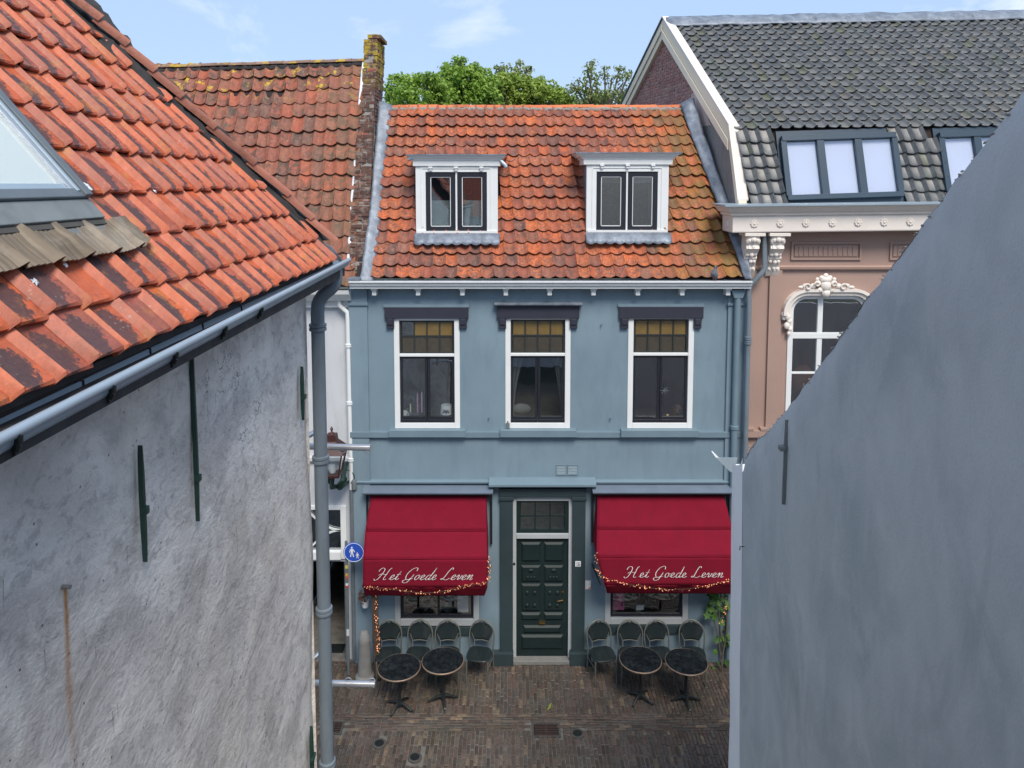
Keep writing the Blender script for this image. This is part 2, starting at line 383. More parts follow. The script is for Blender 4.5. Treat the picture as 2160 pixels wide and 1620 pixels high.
def brickmat(name, stops, yel=None, pale=.5):
    m = NT(name); r = m.rand(); c = m.ramp(r, stops)
    c = m.mix(m.ramp(m.noise(30, 6, .7), [(.45, 0), (.7, .7)]), c, (.06, .045, .04))
    c = m.mix(m.math('MULTIPLY', m.ramp(m.noise(9, 6, .7), [(.5, 0), (.62, 1)]), pale), c, (.40, .34, .30))
    if yel:
        z = m.sep(); g = m.n('ShaderNodeMapRange'); m.l(z[2], g.inputs[0]); g.inputs[1].default_value = yel[0]; g.inputs[2].default_value = yel[1]; g.clamp = True
        c = m.mix(m.math('MULTIPLY', g.outputs[0], m.ramp(m.noise(5, 5, .6), [(.44, 0), (.54, 1)])), c, (.42, .30, .03))
    m.col(c); m.rough(.9); m.bump(m.noise(35, 6, .7), .8, .012); return m.m
M['brick_old'] = brickmat('old_brown_brick', [(0, (.10, .045, .035)), (.4, (.15, .07, .05)), (.8, (.11, .065, .05)), (.93, (.20, .08, .05)), (1, (.40, .09, .05))], yel=(10.6, 11.0), pale=.5)
M['brick_gable'] = brickmat('pale_red_brick', [(0, (.42, .16, .13)), (.5, (.55, .26, .22)), (1, (.36, .14, .12))], pale=.85)
def pavemat():
    m = NT('paving_brick'); r = m.rand()
    c = m.ramp(r, [(0, (.065, .050, .042)), (.25, (.13, .082, .062)), (.45, (.085, .072, .064)), (.65, (.15, .10, .078)), (.8, (.10, .088, .078)), (.93, (.17, .125, .095)), (1, (.24, .175, .11))])
    c = m.mix(m.ramp(m.noise(14, 7, .72), [(.4, 0), (.7, .8)]), c, (.035, .032, .026))
    c = m.mix(m.ramp(m.noise(1.1, 5, .6), [(.5, 0), (.7, .5)]), c, (.045, .05, .03))
    m.col(c); m.rough(m.ramp(m.noise(2.0, 4), [(.35, .35), (.65, .75)])); m.bump(m.noise(50, 5, .7), .6, .006); return m.m
M['pave'] = pavemat()
M['sand'] = paint('joint_sand', (.16, .15, .13), .95, .5, 6, .5, 60)
M['groundfar'] = paint('far_ground', (.06, .07, .05), .95, .4, .2, 0)
def grey_right():
    m = NT('smooth_grey_plaster')
    a = m.noise(.75, 4, .5, scale3=(1, 1.2, .8), rot=(.6, 0, 0), dist=.9); b = m.noise(2.4, 6, .6, scale3=(1, 1.4, .75), rot=(.6, 0, 0), dist=.8)
    c = m.mix(m.ramp(a, [(.35, 0), (.65, 1)]), (.375, .425, .445), (.475, .52, .53))
    c = m.mix(m.math('MULTIPLY', m.ramp(b, [(.42, 0), (.66, 1)]), .6), c, (.54, .585, .59))
    c = m.mix(m.ramp(m.noise(1.5, 8, .68, scale3=(1, 1.3, .6), dist=1), [(.55, 0), (.72, .5)]), c, (.29, .335, .355))
    c = m.mix(m.math('MULTIPLY', m.ramp(m.noise(55, 5, .7), [(.5, 0), (.7, 1)]), .14), c, (.20, .23, .25))
    s2 = m.sep(); e_ = m.math('ADD', m.math('MULTIPLY', s2[1], .82), s2[2]); eg = m.n('ShaderNodeMapRange'); m.l(m.math('ADD', e_, m.math('MULTIPLY', m.noise(3, 5), .5)), eg.inputs[0]); eg.inputs[1].default_value = 11.75; eg.inputs[2].default_value = 12.1; eg.clamp = True
    c = m.mix(m.math('MULTIPLY', eg.outputs[0], .25), c, (.50, .54, .56))
    m.col(c); m.rough(.75); h = m.math('ADD', m.noise(60, 4), m.math('MULTIPLY', m.noise(7, 4), 1.5)); m.bump(h, .3, .01); return m.m
M['greywall'] = grey_right()
def left_wall():
    m = NT('rough_lime_plaster')
    s_ = m.sep()
    a = m.noise(.8, 5, .55, scale3=(1, .9, 1.25), rot=(-.7, 0, 0), dist=.7); b = m.noise(2.4, 7, .62, scale3=(1, .85, 1.3), rot=(-.7, 0, 0), dist=.4); f = m.noise(11, 9, .72, scale3=(1, .9, 1.15), rot=(-.9, 0, 0), dist=.35)
    c = m.mix(m.ramp(a, [(.34, 0), (.62, 1)]), (.60, .56, .52), (.86, .82, .765))
    c = m.mix(m.math('MULTIPLY', m.ramp(b, [(.50, 0), (.60, 1)]), .5), c, (.44, .41, .39))
    c = m.mix(m.math('MULTIPLY', m.ramp(f, [(.52, 0), (.60, 1)]), .5), c, (.36, .335, .315))
    c = m.mix(m.math('MULTIPLY', m.ramp(m.noise(1.7, 6, .62, dist=1.3), [(.5, 0), (.66, 1)]), .6), c, (.93, .89, .82))
    c = m.mix(m.math('MULTIPLY', m.ramp(m.noise(1.1, 4), [(.52, 0), (.72, 1)]), .25), c, (.72, .62, .47))
    c = m.mix(m.math('MULTIPLY', m.ramp(m.noise(1.6, 7, .65, scale3=(1, 1.2, .3)), [(.56, 0), (.72, 1)]), .35), c, (.30, .31, .28))
    ck = m.n('ShaderNodeTexVoronoi', feature='DISTANCE_TO_EDGE'); ck.inputs['Scale'].default_value = .9; cv = m.n('ShaderNodeVectorMath', operation='ADD'); nz3 = m.n('ShaderNodeTexNoise'); nz3.inputs['Scale'].default_value = 3.5; nz3.inputs['Detail'].default_value = 6
    m.l(m.pos, nz3.inputs['Vector']); m.l(m.pos, cv.inputs[0]); m.l(nz3.outputs['Color'], cv.inputs[1]); m.l(cv.outputs[0], ck.inputs['Vector'])
    crack = m.math('MULTIPLY', m.math('LESS_THAN', ck.outputs['Distance'], .0035), m.ramp(m.noise(.9, 3), [(.55, 0), (.6, 1)])); c = m.mix(m.math('MULTIPLY', crack, .75), c, (.08, .075, .07))
    vo = m.n('ShaderNodeTexVoronoi'); vo.inputs['Scale'].default_value = 15; m.l(m.pos, vo.inputs['Vector'])
    sp = m.math('MULTIPLY', m.math('LESS_THAN', vo.outputs['Distance'], .085), m.math('GREATER_THAN', m.noise(8, 3), .5))
    c = m.mix(m.math('MULTIPLY', sp, .8), c, (.06, .055, .05))
    def streak(c, px, py, w_, L, colr, amt):
        p = UX(px, py, -1.73)
        dz = m.math('SUBTRACT', p.z, s_[2]); dy = m.math('ABSOLUTE', m.math('SUBTRACT', m.math('ADD', s_[1], m.math('MULTIPLY', m.math('SUBTRACT', m.noise(5, 3), .5), .03)), p.y))
        wid = m.math('ADD', w_*.45, m.math('MULTIPLY', dz, w_*.5/L))
        q = m.math('DIVIDE', dy, m.math('MAXIMUM', wid, .0008)); q = m.math('ADD', q, m.math('MULTIPLY', m.math('SUBTRACT', m.noise(30, 5, .7), .5), .8))
        mk = m.ramp(q, [(.1, 1), (1.1, 0)]); mk = m.math('MULTIPLY', mk, m.math('GREATER_THAN', dz, 0))
        fall = m.n('ShaderNodeMapRange'); m.l(dz, fall.inputs[0]); fall.inputs[1].default_value = 0; fall.inputs[2].default_value = L; fall.inputs[3].default_value = 1; fall.inputs[4].default_value = 0; fall.clamp = True
        return m.mix(m.math('MULTIPLY', m.math('MULTIPLY', mk, fall.outputs[0]), amt), c, colr)
    c = streak(c, 138, 1238, .042, .85, (.46, .18, .03), 1.0)
    for px, py, L, k in ((498, 1112, .22, .9), (482, 1116, .1, .7), (97, 1368, .11, .8), (203, 1362, .09, .7), (272, 1150, .2, .6), (237, 1500, .15, .7), (8, 1222, .12, .9), (432, 899, .12, .8), (247, 1483, .1, .6)):
        c = streak(c, px, py, .008, L, (.13, .075, .03), k)
    m.col(c); m.rough(.85)
    h = m.math('ADD', m.math('MULTIPLY', m.noise(34, 5, .65), .45), m.math('ADD', m.math('MULTIPLY', f, .5), m.math('MULTIPLY', b, 1.5))); m.bump(h, .75, .03)
    return m.m
M['leftwall'] = left_wall()

# ------------------------------------------------------------------ the ground
def struct(name, mb, mat, **k):
    o = build(name, mb, mat, None, **k); o['kind'] = 'structure'; return o
mb = MB().add([(-700, -700, -.03), (700, -700, -.03), (700, 900, -.03), (-700, 900, -.03)], [(0, 1, 2, 3)]); struct('ground', mb, M['groundfar'])
street = struct('street', MB().add([(-14, -6, -.016), (14, -6, -.016), (14, 16.5, -.016), (-14, 16.5, -.016)], [(0, 1, 2, 3)]), M['sand'])
ORG[street.name] = Vector((0, 0, 0))
FY = 12.9                                   # the blue facade
cand = []
GL = UZ(1150, 1528, 0).y                   # the drain line
def put_brick(x, y, lx, ly):
    px, py, zc = proj((x, y, 0)); cand.append((x, y, lx, ly, px, py, zc))
bx0, bx1 = -4.3, 4.6
def area(y0, y1, along):
    bl, bw, g = .205, .064, .011
    if along == 'y':
        n = int((bx1-bx0)/bw)
        for i in range(n):
            x = bx0+(i+.5)*bw; y = y0+(i*.37 % 1)*bl*.5*(1 if i % 2 else .1) - (bl/2 if i % 2 else 0)
            while y < y1:
                a, b = max(y, y0), min(y+bl, y1)
                if b-a > .03: put_brick(x, (a+b)/2, bw-g, b-a-g)
                y += bl
    else:
        n = int(round((y1-y0)/bw)); bw = (y1-y0)/n
        for j in range(n):
            x = bx0-(bl/2 if j % 2 else 0)
            while x < bx1: put_brick(x+bl/2, y0+(j+.5)*bw, bl-g, bw-g); x += bl
area(7.6, GL-.13, 'y'); area(GL-.13, GL+.24, 'x'); area(GL+.24, FY+.02, 'y')
holes = []
def in_hole(x, y): return any(abs(x-hx) < hw and abs(y-hy) < hh for hx, hy, hw, hh in holes)
g1 = UZ(1152, 1539, 0); holes.append((g1.x, g1.y, .25, .17))
g2 = UZ(703, 1534, 0); holes.append((g2.x, g2.y, .18, .16))
covers = [UZ(800, 1568, 0), UZ(875, 1597, 0), UZ(1218, 1547, 0)]
for c_ in covers: holes.append((c_.x, c_.y, .12, .12))
cand = [c for c in cand if not in_hole(c[0], c[1])]
vis = [c for c in cand if 700 < c[4] < 1535 and c[5] < 1625 and c[5] > 1395]
vis.sort(key=lambda c: -c[2]*c[3]/c[6]**2*1.0 - .00000001*c[5])
near = set(id(c) for c in vis[:300])
bm_one = {}
def brick_mesh(lx, ly):
    k = (round(lx, 2), round(ly, 2))
    if k not in bm_one:
        a, b = k[0]/2, k[1]/2; e = .005
        me = bpy.data.meshes.new('brick')
        me.from_pydata([(-a,-b,-.03),(a,-b,-.03),(a,b,-.03),(-a,b,-.03),(-a,-b,-.004),(a,-b,-.004),(a,b,-.004),(-a,b,-.004),(-a+e,-b+e,0),(a-e,-b+e,0),(a-e,b-e,0),(-a+e,b-e,0)], [],
           [(0,1,5,4),(1,2,6,5),(2,3,7,6),(3,0,4,7),(4,5,9,8),(5,6,10,9),(6,7,11,10),(7,4,8,11),(8,9,10,11)])
        me.materials.append(M['pave']); bm_one[k] = me
    return bm_one[k]
rest = MB()
for c in cand:
    x, y, lx, ly = c[:4]; dz = ru(-.006, .004)+.012*noise.noise(Vector((x*1.2, y*1.2, 0)))
    if id(c) in near:
        o = bpy.data.objects.new('brick', brick_mesh(lx, ly)); COL.objects.link(o); o.parent = street
        o.location = (x, y, dz); o.rotation_euler = (ru(-.02, .02), ru(-.02, .02), ru(-.02, .02))
    else:
        a, b, e = lx/2, ly/2, .005; t1, t2 = ru(-.003, .003), ru(-.003, .003)
        rest.add([(x-a,y-b,-.03),(x+a,y-b,-.03),(x+a,y+b,-.03),(x-a,y+b,-.03),(x-a,y-b,dz-.004),(x+a,y-b,dz-.004),(x+a,y+b,dz-.004),(x-a,y+b,dz-.004),(x-a+e,y-b+e,dz+t1),(x+a-e,y-b+e,dz+t2),(x+a-e,y+b-e,dz-t1),(x-a+e,y+b-e,dz-t2)],
           [(0,1,5,4),(1,2,6,5),(2,3,7,6),(3,0,4,7),(4,5,9,8),(5,6,10,9),(6,7,11,10),(7,4,8,11),(8,9,10,11)])
build('brick_paving', rest, M['pave'], street, kind='stuff')
def grate(g, w_, d_, label, nb):
    t = thing('drain_grate', label, 'drain grate', (g.x, g.y, 0), 'iron drain grates in the paving')
    f = MB(); 
    f.box(g.x-w_/2-.03, g.x+w_/2+.03, g.y-d_/2-.03, g.y-d_/2, -.02, .004); f.box(g.x-w_/2-.03, g.x+w_/2+.03, g.y+d_/2, g.y+d_/2+.03, -.02, .004)
    f.box(g.x-w_/2-.03, g.x-w_/2, g.y-d_/2, g.y+d_/2, -.02, .004); f.box(g.x+w_/2, g.x+w_/2+.03, g.y-d_/2, g.y+d_/2, -.02, .004)
    build('frame', f, M['darkstone'], t)
    build('pit', MB().box(g.x-w_/2, g.x+w_/2, g.y-d_/2, g.y+d_/2, -.015, -.011), M['dark'], t)
    for i in range(nb):
        y = g.y-d_/2+(i+.5)*d_/nb
        for s in (-1, 1): build('bar', MB().box(g.x+s*w_*.25-w_*.22, g.x+s*w_*.25+w_*.22, y-d_/nb*.27, y+d_/nb*.27, -.008, .003), M['rustdark'], t)
    build('bar', MB().box(g.x-.015, g.x+.015, g.y-d_/2, g.y+d_/2, -.008, .005), M['rustdark'], t)
grate(g1, .40, .26, 'square rusty drain grate in the brick gutter below the front door', 5)
grate(g2, .26, .24, 'dark drain grate in the paving right beside the grey downpipe', 5)
for c_, lab in zip(covers, ('small round iron cover in the paving under the left steel banner tube', 'small round iron cover nearest the bottom edge of the street', 'small round iron cover to the right of the rusty drain grate')):
    t = thing('valve_cover', lab, 'manhole cover', (c_.x, c_.y, 0), 'small iron covers in the paving')
    build('rim', MB().lathe((c_.x, c_.y, -.02), [(.11, 0), (.11, .022), (.075, .026), (.075, .02)], 20), M['darkstone'], t)
    build('lid', MB().lathe((c_.x, c_.y, -.01), [(.074, 0), (.074, .016), (.05, .02), (.03, .014), (.001, .02)], 20), M['black'], t)
lf = UZ(1157, 1490, .01)
mb = MB().add([(lf.x-.03, lf.y-.09, .004), (lf.x+.03, lf.y-.05, .02), (lf.x+.06, lf.y+.10, .006), (lf.x+.01, lf.y+.03, .015), (lf.x, lf.y-.02, .02)], [(0, 1, 4), (4, 1, 3), (1, 2, 3)])
solo('fallen_leaf', mb, M['leafB'], 'single fallen yellow green leaf on the paving in front of the door', 'leaf')

# ------------------------------------------------------------------ roofs of tiles
def prof_pan(t):      # old Dutch pan: wide trough, narrow crest at the edges
    return .042*((.5+.5*math.cos(2*math.pi*t))**1.7)
def prof_roll(t):     # flat trough with a round roll along one side
    return .058*math.exp(-((t-.86)/.13)**2)+.010*math.exp(-((t+.02)/.10)**2)+.004*(2*abs(t-.4))**2
def prof_flat(t):     # interlocking tile: flat dished trough, broad low roll
    return .036*(math.cos((t-.85)/.16*math.pi/2)**1.3 if abs(t-.85) < .16 else 0)+.007*(abs(t-.36)/.36)**3*(t < .36)+.005*math.exp(-((t-.04)/.03)**2)
def roof_tiles(parent, P, N, nc, nr, mat, prof, keep, clip=None, lift=.03, thick=.014, nu=8, jit=1.0, limit=300, tail=.10, name='tile', bulge=.012, wave=0):
    """P(u,v) -> surface point for u,v in 0..1; tiles overlap the row below; the largest seen become parts, the rest one joined part"""
    L = (P(.5, 1)-P(.5, 0)).length; vg = 1.0/nr
    lst = []
    for r in range(nr):
        for c in range(nc):
            u0, u1 = c/nc, (c+1)/nc; v0, v1 = r/nr, (r+1)/nr
            q = P((u0+u1)/2, (v0+v1)/2)
            if keep and not keep(q, (u0+u1)/2, (v0+v1)/2): continue
            px, py, zc = proj(q)
            seen = -60 < px < 2220 and -60 < py < 1680
            if not seen: 
                if not (-500 < px < 2600 and -400 < py < 1900): continue
            lst.append(((0 if seen else 1000)+zc, r, c, u0, u1, v0, v1))
    lst.sort(); rest = MB(); n_ind = 0
    for k, (_, r, c, u0, u1, v0, v1) in enumerate(lst):
        jn, jv, js = ru(-.004, .005)*jit, ru(-.035, .035)*vg*jit, ru(-.04, .04)*(u1-u0)*jit
        jt = ru(-.008, .008)*jit
        vs, uvs, fs = [], [], []
        ncol = nu+1
        vrows = (0, .06, .5, 1.0)
        if wave: jn += wave*noise.noise(Vector((u0*6, v0*5, 3.3)))
        for j, w_ in enumerate(vrows):
            for i in range(ncol):
                t = i/nu; tt = t*1.05-.01
                vv = v0+jv+(v1-v0)*w_*(1+tail)-(bulge/L*math.sin(math.pi*min(1, max(0, t))) if j == 0 else 0)
                uu = u0+(u1-u0)*tt+js*(1-w_)
                h = prof(t)+(lift)*(1-w_*(1+tail)*1.0)+jn-(thick*.55 if j == 0 else 0)+.003+jt*(t-.5)
                vs.append(P(uu, vv)+N*h); uvs.append((t, w_))
        for j in range(3):
            for i in range(nu): fs.append((j*ncol+i, j*ncol+i+1, (j+1)*ncol+i+1, (j+1)*ncol+i))
        b = len(vs)
        for i in range(ncol): vs.append(vs[i]-N*thick+(P(.5, min(1, .5+.004))-P(.5, .5)).normalized()*.004); uvs.append((i/nu, 0))
        for i in range(nu): fs.append((b+i, b+i+1, i+1, i))
        e0 = len(vs); vs.append(vs[3*ncol+nu]-N*thick); uvs.append((1, 1)); fs.append((nu, b+nu, e0, 3*ncol+nu, 2*ncol+nu, ncol+nu))
        vs.append(vs[3*ncol]-N*thick); uvs.append((0, 1)); fs.append((b, 0, ncol, 2*ncol, 3*ncol, e0+1))
        if clip and any((v-clip[0]).dot(clip[1]) > 0 for v in vs):
            if all((v-clip[0]).dot(clip[1]) > 0 for v in vs): continue
            bm = bmesh.new(); bv = [bm.verts.new(v) for v in vs]; ul = bm.loops.layers.uv.new('UVMap')
            for f in fs:
                ff = bm.faces.new([bv[i] for i in f])
                for lp, i in zip(ff.loops, f): lp[ul].uv = uvs[i]
            bmesh.ops.bisect_plane(bm, geom=bm.verts[:]+bm.edges[:]+bm.faces[:], plane_co=clip[0], plane_no=clip[1], clear_outer=True)
            bm.verts.index_update(); vs = [v.co.copy() for v in bm.verts]; uvs = [(0, 0)]*len(vs)
            for f in bm.faces:
                for lp in f.loops: uvs[lp.vert.index] = tuple(lp[ul].uv)
            fs = [tuple(v.index for v in f.verts) for f in bm.faces]; bm.free()
            if not fs: continue
        if n_ind < limit and _ < 1000:
            m = MB(); m.add(vs, fs, uvs); m.sm = True; build(name, m, mat, parent); n_ind += 1
        else: rest.add(vs, fs, uvs)
    if rest.v: rest.sm = True; build('tile_field', rest, mat, parent, kind='stuff')
def bil(A, B, C_, D):
    "A eave left, B eave right, C ridge right, D ridge left"
    return lambda u, v: (A*(1-u)+B*u)*(1-v)+(D*(1-u)+C_*u)*v
def normal_of(A, B, D):
    n = (B-A).cross(D-A).normalized(); return n
def ridge_caps(parent, p0, p1, n, r, mat, name='ridge_tile', lap=.04, zs=1.0):
    d = (p1-p0)/n; dn = d.normalized(); sdv = dn.cross(Vector((0, 0, 1))).normalized(); up = Vector((0, 0, 1))
    for i in range(n):
        a = p0+d*i-dn*lap*.5; b = p0+d*(i+1)+dn*lap*.5; m = MB(); vs = []; k_ = 9
        r0, r1 = r*1.0, r*.88
        j = ru(-.006, .006)
        for q, rr in ((a, r1), (b, r0)):
            for th in range(k_):
                an = math.pi*th/(k_-1); vs.append(q+sdv*math.cos(an)*rr+up*(math.sin(an)*rr*zs+j))
            for th in range(k_):
                an = math.pi*th/(k_-1); vs.append(q+sdv*math.cos(an)*(rr-.015)+up*(math.sin(an)*(rr-.015)*zs+j))
        fs = []
        for th in range(k_-1):
            fs += [(th, th+1, 2*k_+th+1, 2*k_+th), (k_+th+1, k_+th, 3*k_+th, 3*k_+th+1), (th+1, th, k_+th, k_+th+1), (2*k_+th, 2*k_+th+1, 3*k_+th+1, 3*k_+th)]
        m.add(vs, fs); m.sm = True; build(name, m, mat, parent)

# ================================================================== BLUE HOUSE
bh = thing('blue_house', 'blue plastered townhouse with red tiled roof, two white dormers and three tall upper windows', 'house', (0.7, FY, 0))
def wall_holes(x0, x1, z0, z1, holes_, y, th):
    "front sheet at y with reveals th deep; holes (x0,x1,z0,z1)"
    xs = sorted(set([x0, x1]+[h[0] for h in holes_]+[h[1] for h in holes_])); zs = sorted(set([z0, z1]+[h[2] for h in holes_]+[h[3] for h in holes_]))
    xs = [x for x in xs if x0 <= x <= x1]; zs = [z for z in zs if z0 <= z <= z1]
    m = MB()
    for i in range(len(xs)-1):
        for j in range(len(zs)-1):
            cx, cz = (xs[i]+xs[i+1])/2, (zs[j]+zs[j+1])/2
            if any(h[0] < cx < h[1] and h[2] < cz < h[3] for h in holes_): continue
            m.add([(xs[i], y, zs[j]), (xs[i+1], y, zs[j]), (xs[i+1], y, zs[j+1]), (xs[i], y, zs[j+1])], [(0, 1, 2, 3)])
    for a, b, c, d in holes_:
        m.add([(a, y, c), (b, y, c), (b, y, d), (a, y, d), (a, y+th, c), (b, y+th, c), (b, y+th, d), (a, y+th, d)], [(0, 4, 5, 1), (3, 2, 6, 7), (0, 3, 7, 4), (1, 5, 6, 2)])
    m.add([(x0, y, z0), (x0, y, z1), (x0, y+th+.3, z1), (x0, y+th+.3, z0)], [(0, 1, 2, 3)]); m.add([(x1, y, z0), (x1, y, z1), (x1, y+th+.3, z1), (x1, y+th+.3, z0)], [(3, 2, 1, 0)])
    return m
BX0, BX1, _, _ = R(740, 1575, 700, 900, FY)
BZ = U(1080, 604, FY-.25).z
W1 = R(832, 970, 667, 903, FY); W2 = R(1066, 1203, 665, 903, FY); W3 = R(1324, 1462, 664, 903, FY)
LW1 = R(832, 1010, 1075, 1319, FY); LW2 = R(1277, 1453, 1075, 1316, FY)
DR = R(1081, 1207, 1049, 1394, FY); DR = (DR[0], DR[1], 0.0, DR[3])
build('wall', wall_holes(BX0, BX1, -.02, BZ, [W1, W2, W3, LW1, LW2, DR], FY, .12), M['blue'], bh)
build('side_wall', MB().box(BX0+.02, BX0+.25, FY+.45, FY+4, 0, 6.6).box(BX1-.25, BX1-.02, FY+.45, FY+4, 0, 6.6), M['blue'], bh)
for a, b in ((BX0-.012, U(778, 800, FY).x), (U(1531, 800, FY).x, BX1+.012)):
    build('pilaster', MB().box(a, b, FY-.045, FY+.02, .0, BZ-.02), M['blue'], bh, bev=.004)
    zc_ = U(760, 640, FY).z; build('pilaster_capital', MB().box(a-.02, b+.02, FY-.075, FY-.04, zc_-.03, zc_+.02), M['blue_trim'], bh, bev=.006)
zb0, zb1 = U(1080, 921, FY).z, U(1080, 909, FY).z
build('string_course', MB().box(BX0-.02, BX1+.02, FY-.065, FY+.01, zb0, zb1), M['blue_trim'], bh, bev=.005)
zt = U(1080, 1016, FY).z
build('string_course', MB().sweep([(0, -.02), (.065, -.01), (.075, .02), (.055, .03), (0, .045)], (BX0-.02, FY-.002, zt), (BX1+.02, FY-.002, zt)), M['blue_trim'], bh)
for x0, x1 in ((820, 982), (1055, 1216), (1310, 1473)):
    r = R(x0, x1, 906, 923, FY-.1); build('window_sill', MB().box(r[0], r[1], FY-.115, FY+.05, r[2]+.005, r[3]-.01), M['blue_trim'], bh, bev=.008)
for x0, x1, y0, wd in ((811, 988, 648, 0), (1048, 1222, 643, 1), (1306, 1484, 647, 0)):
    r = R(x0, x1, y0, 672, FY-.06); e = U(x0, 693, FY-.06).z; ww = .135
    m = MB().box(r[0], r[1], FY-.065, FY+.01, r[2], r[3])
    m.box(r[0]+.03, r[0]+.03+ww, FY-.06, FY+.01, e, r[2]+.003).box(r[1]-.03-ww, r[1]-.03, FY-.06, FY+.01, e, r[2]+.003)
    m.box(r[0]+.05, r[0]+.01+ww, FY-.08, FY-.055, e+.07, r[2]-.004).box(r[1]-.01-ww, r[1]-.05, FY-.08, FY-.055, e+.07, r[2]-.004)
    lt = build('lintel', m, M['lintel'], bh, bev=.005)
    cap = MB(); 
    if wd: cap.sweep([(0, 0), (.13, 0), (.14, .02), (.05, .045), (0, .05)], (r[0]-.05, FY-.01, r[3]), (r[1]+.05, FY-.01, r[3]))
    else: cap.box(r[0]-.02, r[1]+.01, FY-.055, FY+.01, r[3], r[3]+.05)
    build('lintel_cap', cap, M['lead'] if wd else M['blue'], lt)
def pane(parent, x0, x1, y, z0, z1, mat, name='pane', th=.006):
    return build(name, MB().box(x0, x1, y, y+th, z0, z1), mat, parent)
def upper_window(rect, kind):
    x0, x1, z0, z1 = rect; t = .095
    m = MB(); yf = FY-.018; yb = FY+.10
    m.box(x0, x0+t, yf, yb, z0, z1).box(x1-t, x1, yf, yb, z0, z1).box(x0+t, x1-t, yf, yb, z1-t*.8, z1).box(x0+t, x1-t, yf, yb, z0, z0+t*1.05)
    zt_ = z0+(z1-z0)*.655; m.box(x0+t, x1-t, yf+.004, yb, zt_-.025, zt_+.025)
    wd = build('window', m, M['white'], bh, bev=.006)
    a, b = x0+t, x1-t; s = .035; ys = FY+.03
    # upper light: dark sash, four by two panes
    u0, u1 = zt_+.025, z1-t*.8; m = MB()
    m.box(a, a+s, ys, ys+.05, u0, u1).box(b-s, b, ys, ys+.05, u0, u1).box(a+s, b-s, ys, ys+.05, u0, u0+s*.6).box(a+s, b-s, ys, ys+.05, u1-s, u1)
    xs = [a+s+(b-a-2*s)*k/4 for k in range(5)]; zm = u0+(u1-u0)*.52
    for k in range(1, 4): m.box(xs[k]-.011, xs[k]+.011, ys-.004, ys+.045, u0+s*.6, u1-s)
    m.box(a+s, b-s, ys+.002, ys+.04, zm-.012, zm+.012)
    build('top_sash', m, M['sashgreen'], wd)
    for k in range(4):
        pane(wd, xs[k]+.01, xs[k+1]-.01, ys+.02, zm+.01, u1-s, M['glassdark'] if (kind == 0 and k == 0) else M['amber'])
        pane(wd, xs[k]+.01, xs[k+1]-.01, ys+.02, u0+s*.5, zm-.01, M['brownglass'])
    l0, l1 = z0+t*1.05, zt_-.025; xm = (a+b)/2
    for k, (p, q) in enumerate(((a, xm), (xm, b))):
        m = MB(); e = .045; m.box(p+.004, p+e, ys, ys+.05, l0, l1).box(q-e, q-.004, ys, ys+.05, l0, l1).box(p+e, q-e, ys, ys+.05, l1-e, l1).box(p+e, q-e, ys, ys+.05, l0+.06, l0+.06+e)
        m.box(p+.004, q-.004, ys-.03, ys+.04, l0, l0+.058)
        build('casement', m, M['sash'], wd, bev=.003)
        pane(wd, p+e, q-e, ys+.024, l0+.06+e, l1-e, M['glass'])
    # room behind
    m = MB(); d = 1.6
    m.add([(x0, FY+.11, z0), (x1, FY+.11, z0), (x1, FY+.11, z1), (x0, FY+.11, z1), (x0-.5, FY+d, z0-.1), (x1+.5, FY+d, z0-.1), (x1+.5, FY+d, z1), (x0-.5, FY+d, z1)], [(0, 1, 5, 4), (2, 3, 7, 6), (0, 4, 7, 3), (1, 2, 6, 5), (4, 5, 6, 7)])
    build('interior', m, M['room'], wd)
    build('inner_sill', MB().box(x0, x1, FY+.105, FY+.30, l0-.01, l0+.025), M['stone'], wd)
    return wd, (a, b, l0, l1)
wd1, i1 = upper_window(W1, 0); wd2, i2 = upper_window(W2, 1); wd3, i3 = upper_window(W3, 2)
def drape(x0, x1, xb0, xb1, y, z0, z1, n=14):
    m = MB(); vs = []; fs = []
    for j in range(9):
        f = j/8; k = math.sin(math.pi*min(1, f*1.0)*.5)
        for i in range(n+1):
            t = i/n; x = (x0*(1-k)+xb0*k)*(1-t)+(x1*(1-k)+xb1*k)*t
            vs.append((x, y+.03*math.sin(t*n*1.5), z1+(z0-z1)*f))
    for j in range(8):
        for i in range(n): fs.append((j*(n+1)+i, j*(n+1)+i+1, (j+1)*(n+1)+i+1, (j+1)*(n+1)+i))
    m.add(vs, fs); m.sm = True; return m
a, b, l0, l1 = i2
build('curtain', drape(a-.05, a+.34, a-.05, a+.05, FY+.2, l0, l1+.3), M['curtain'], wd2)
build('curtain', drape(b-.30, b+.05, b-.06, b+.05, FY+.2, l0, l1+.3), M['curtain'], wd2)
a, b, l0, l1 = i2
solo('cushion', MB().ball((a+.2, FY+.55, l0+.08), .15, (1.2, .5, .7), 14, 8), M['curtain'], 'grey cushion behind the glass of the middle upper window', 'cushion')
# things on the window sills
def candle(px, h, c, lab):
    p = U(px, 878, FY+.2); z = i1[2]+.026
    t = thing('candle', lab, 'candle', (p.x, FY+.2, z), 'slim candles on the left window sill')
    build('holder', MB().lathe((p.x, FY+.2, z), [(.03, 0), (.03, .01), (.012, .02), (.012, .09), (.018, .10)], 12), M['black'], t)
    build('wax', MB().tube([(p.x, FY+.2, z+.10), (p.x, FY+.2, z+.10+h)], .012, 8), paint('wax_'+str(px), c, .5, .05, 3, 0), t)
candle(866, .16, (.75, .68, .45), 'shortest cream candle on the sill of the left upper window')
candle(881, .36, (.50, .22, .42), 'tall pink candle on the sill of the left upper window')
candle(890, .38, (.62, .42, .58), 'tall pale pink candle beside the pink one in the left upper window')
p = U(854, 870, FY+.19); z = i1[2]+.026
t = thing('mug', 'white mug in the left corner of the left upper window', 'mug', (p.x, FY+.19, z))
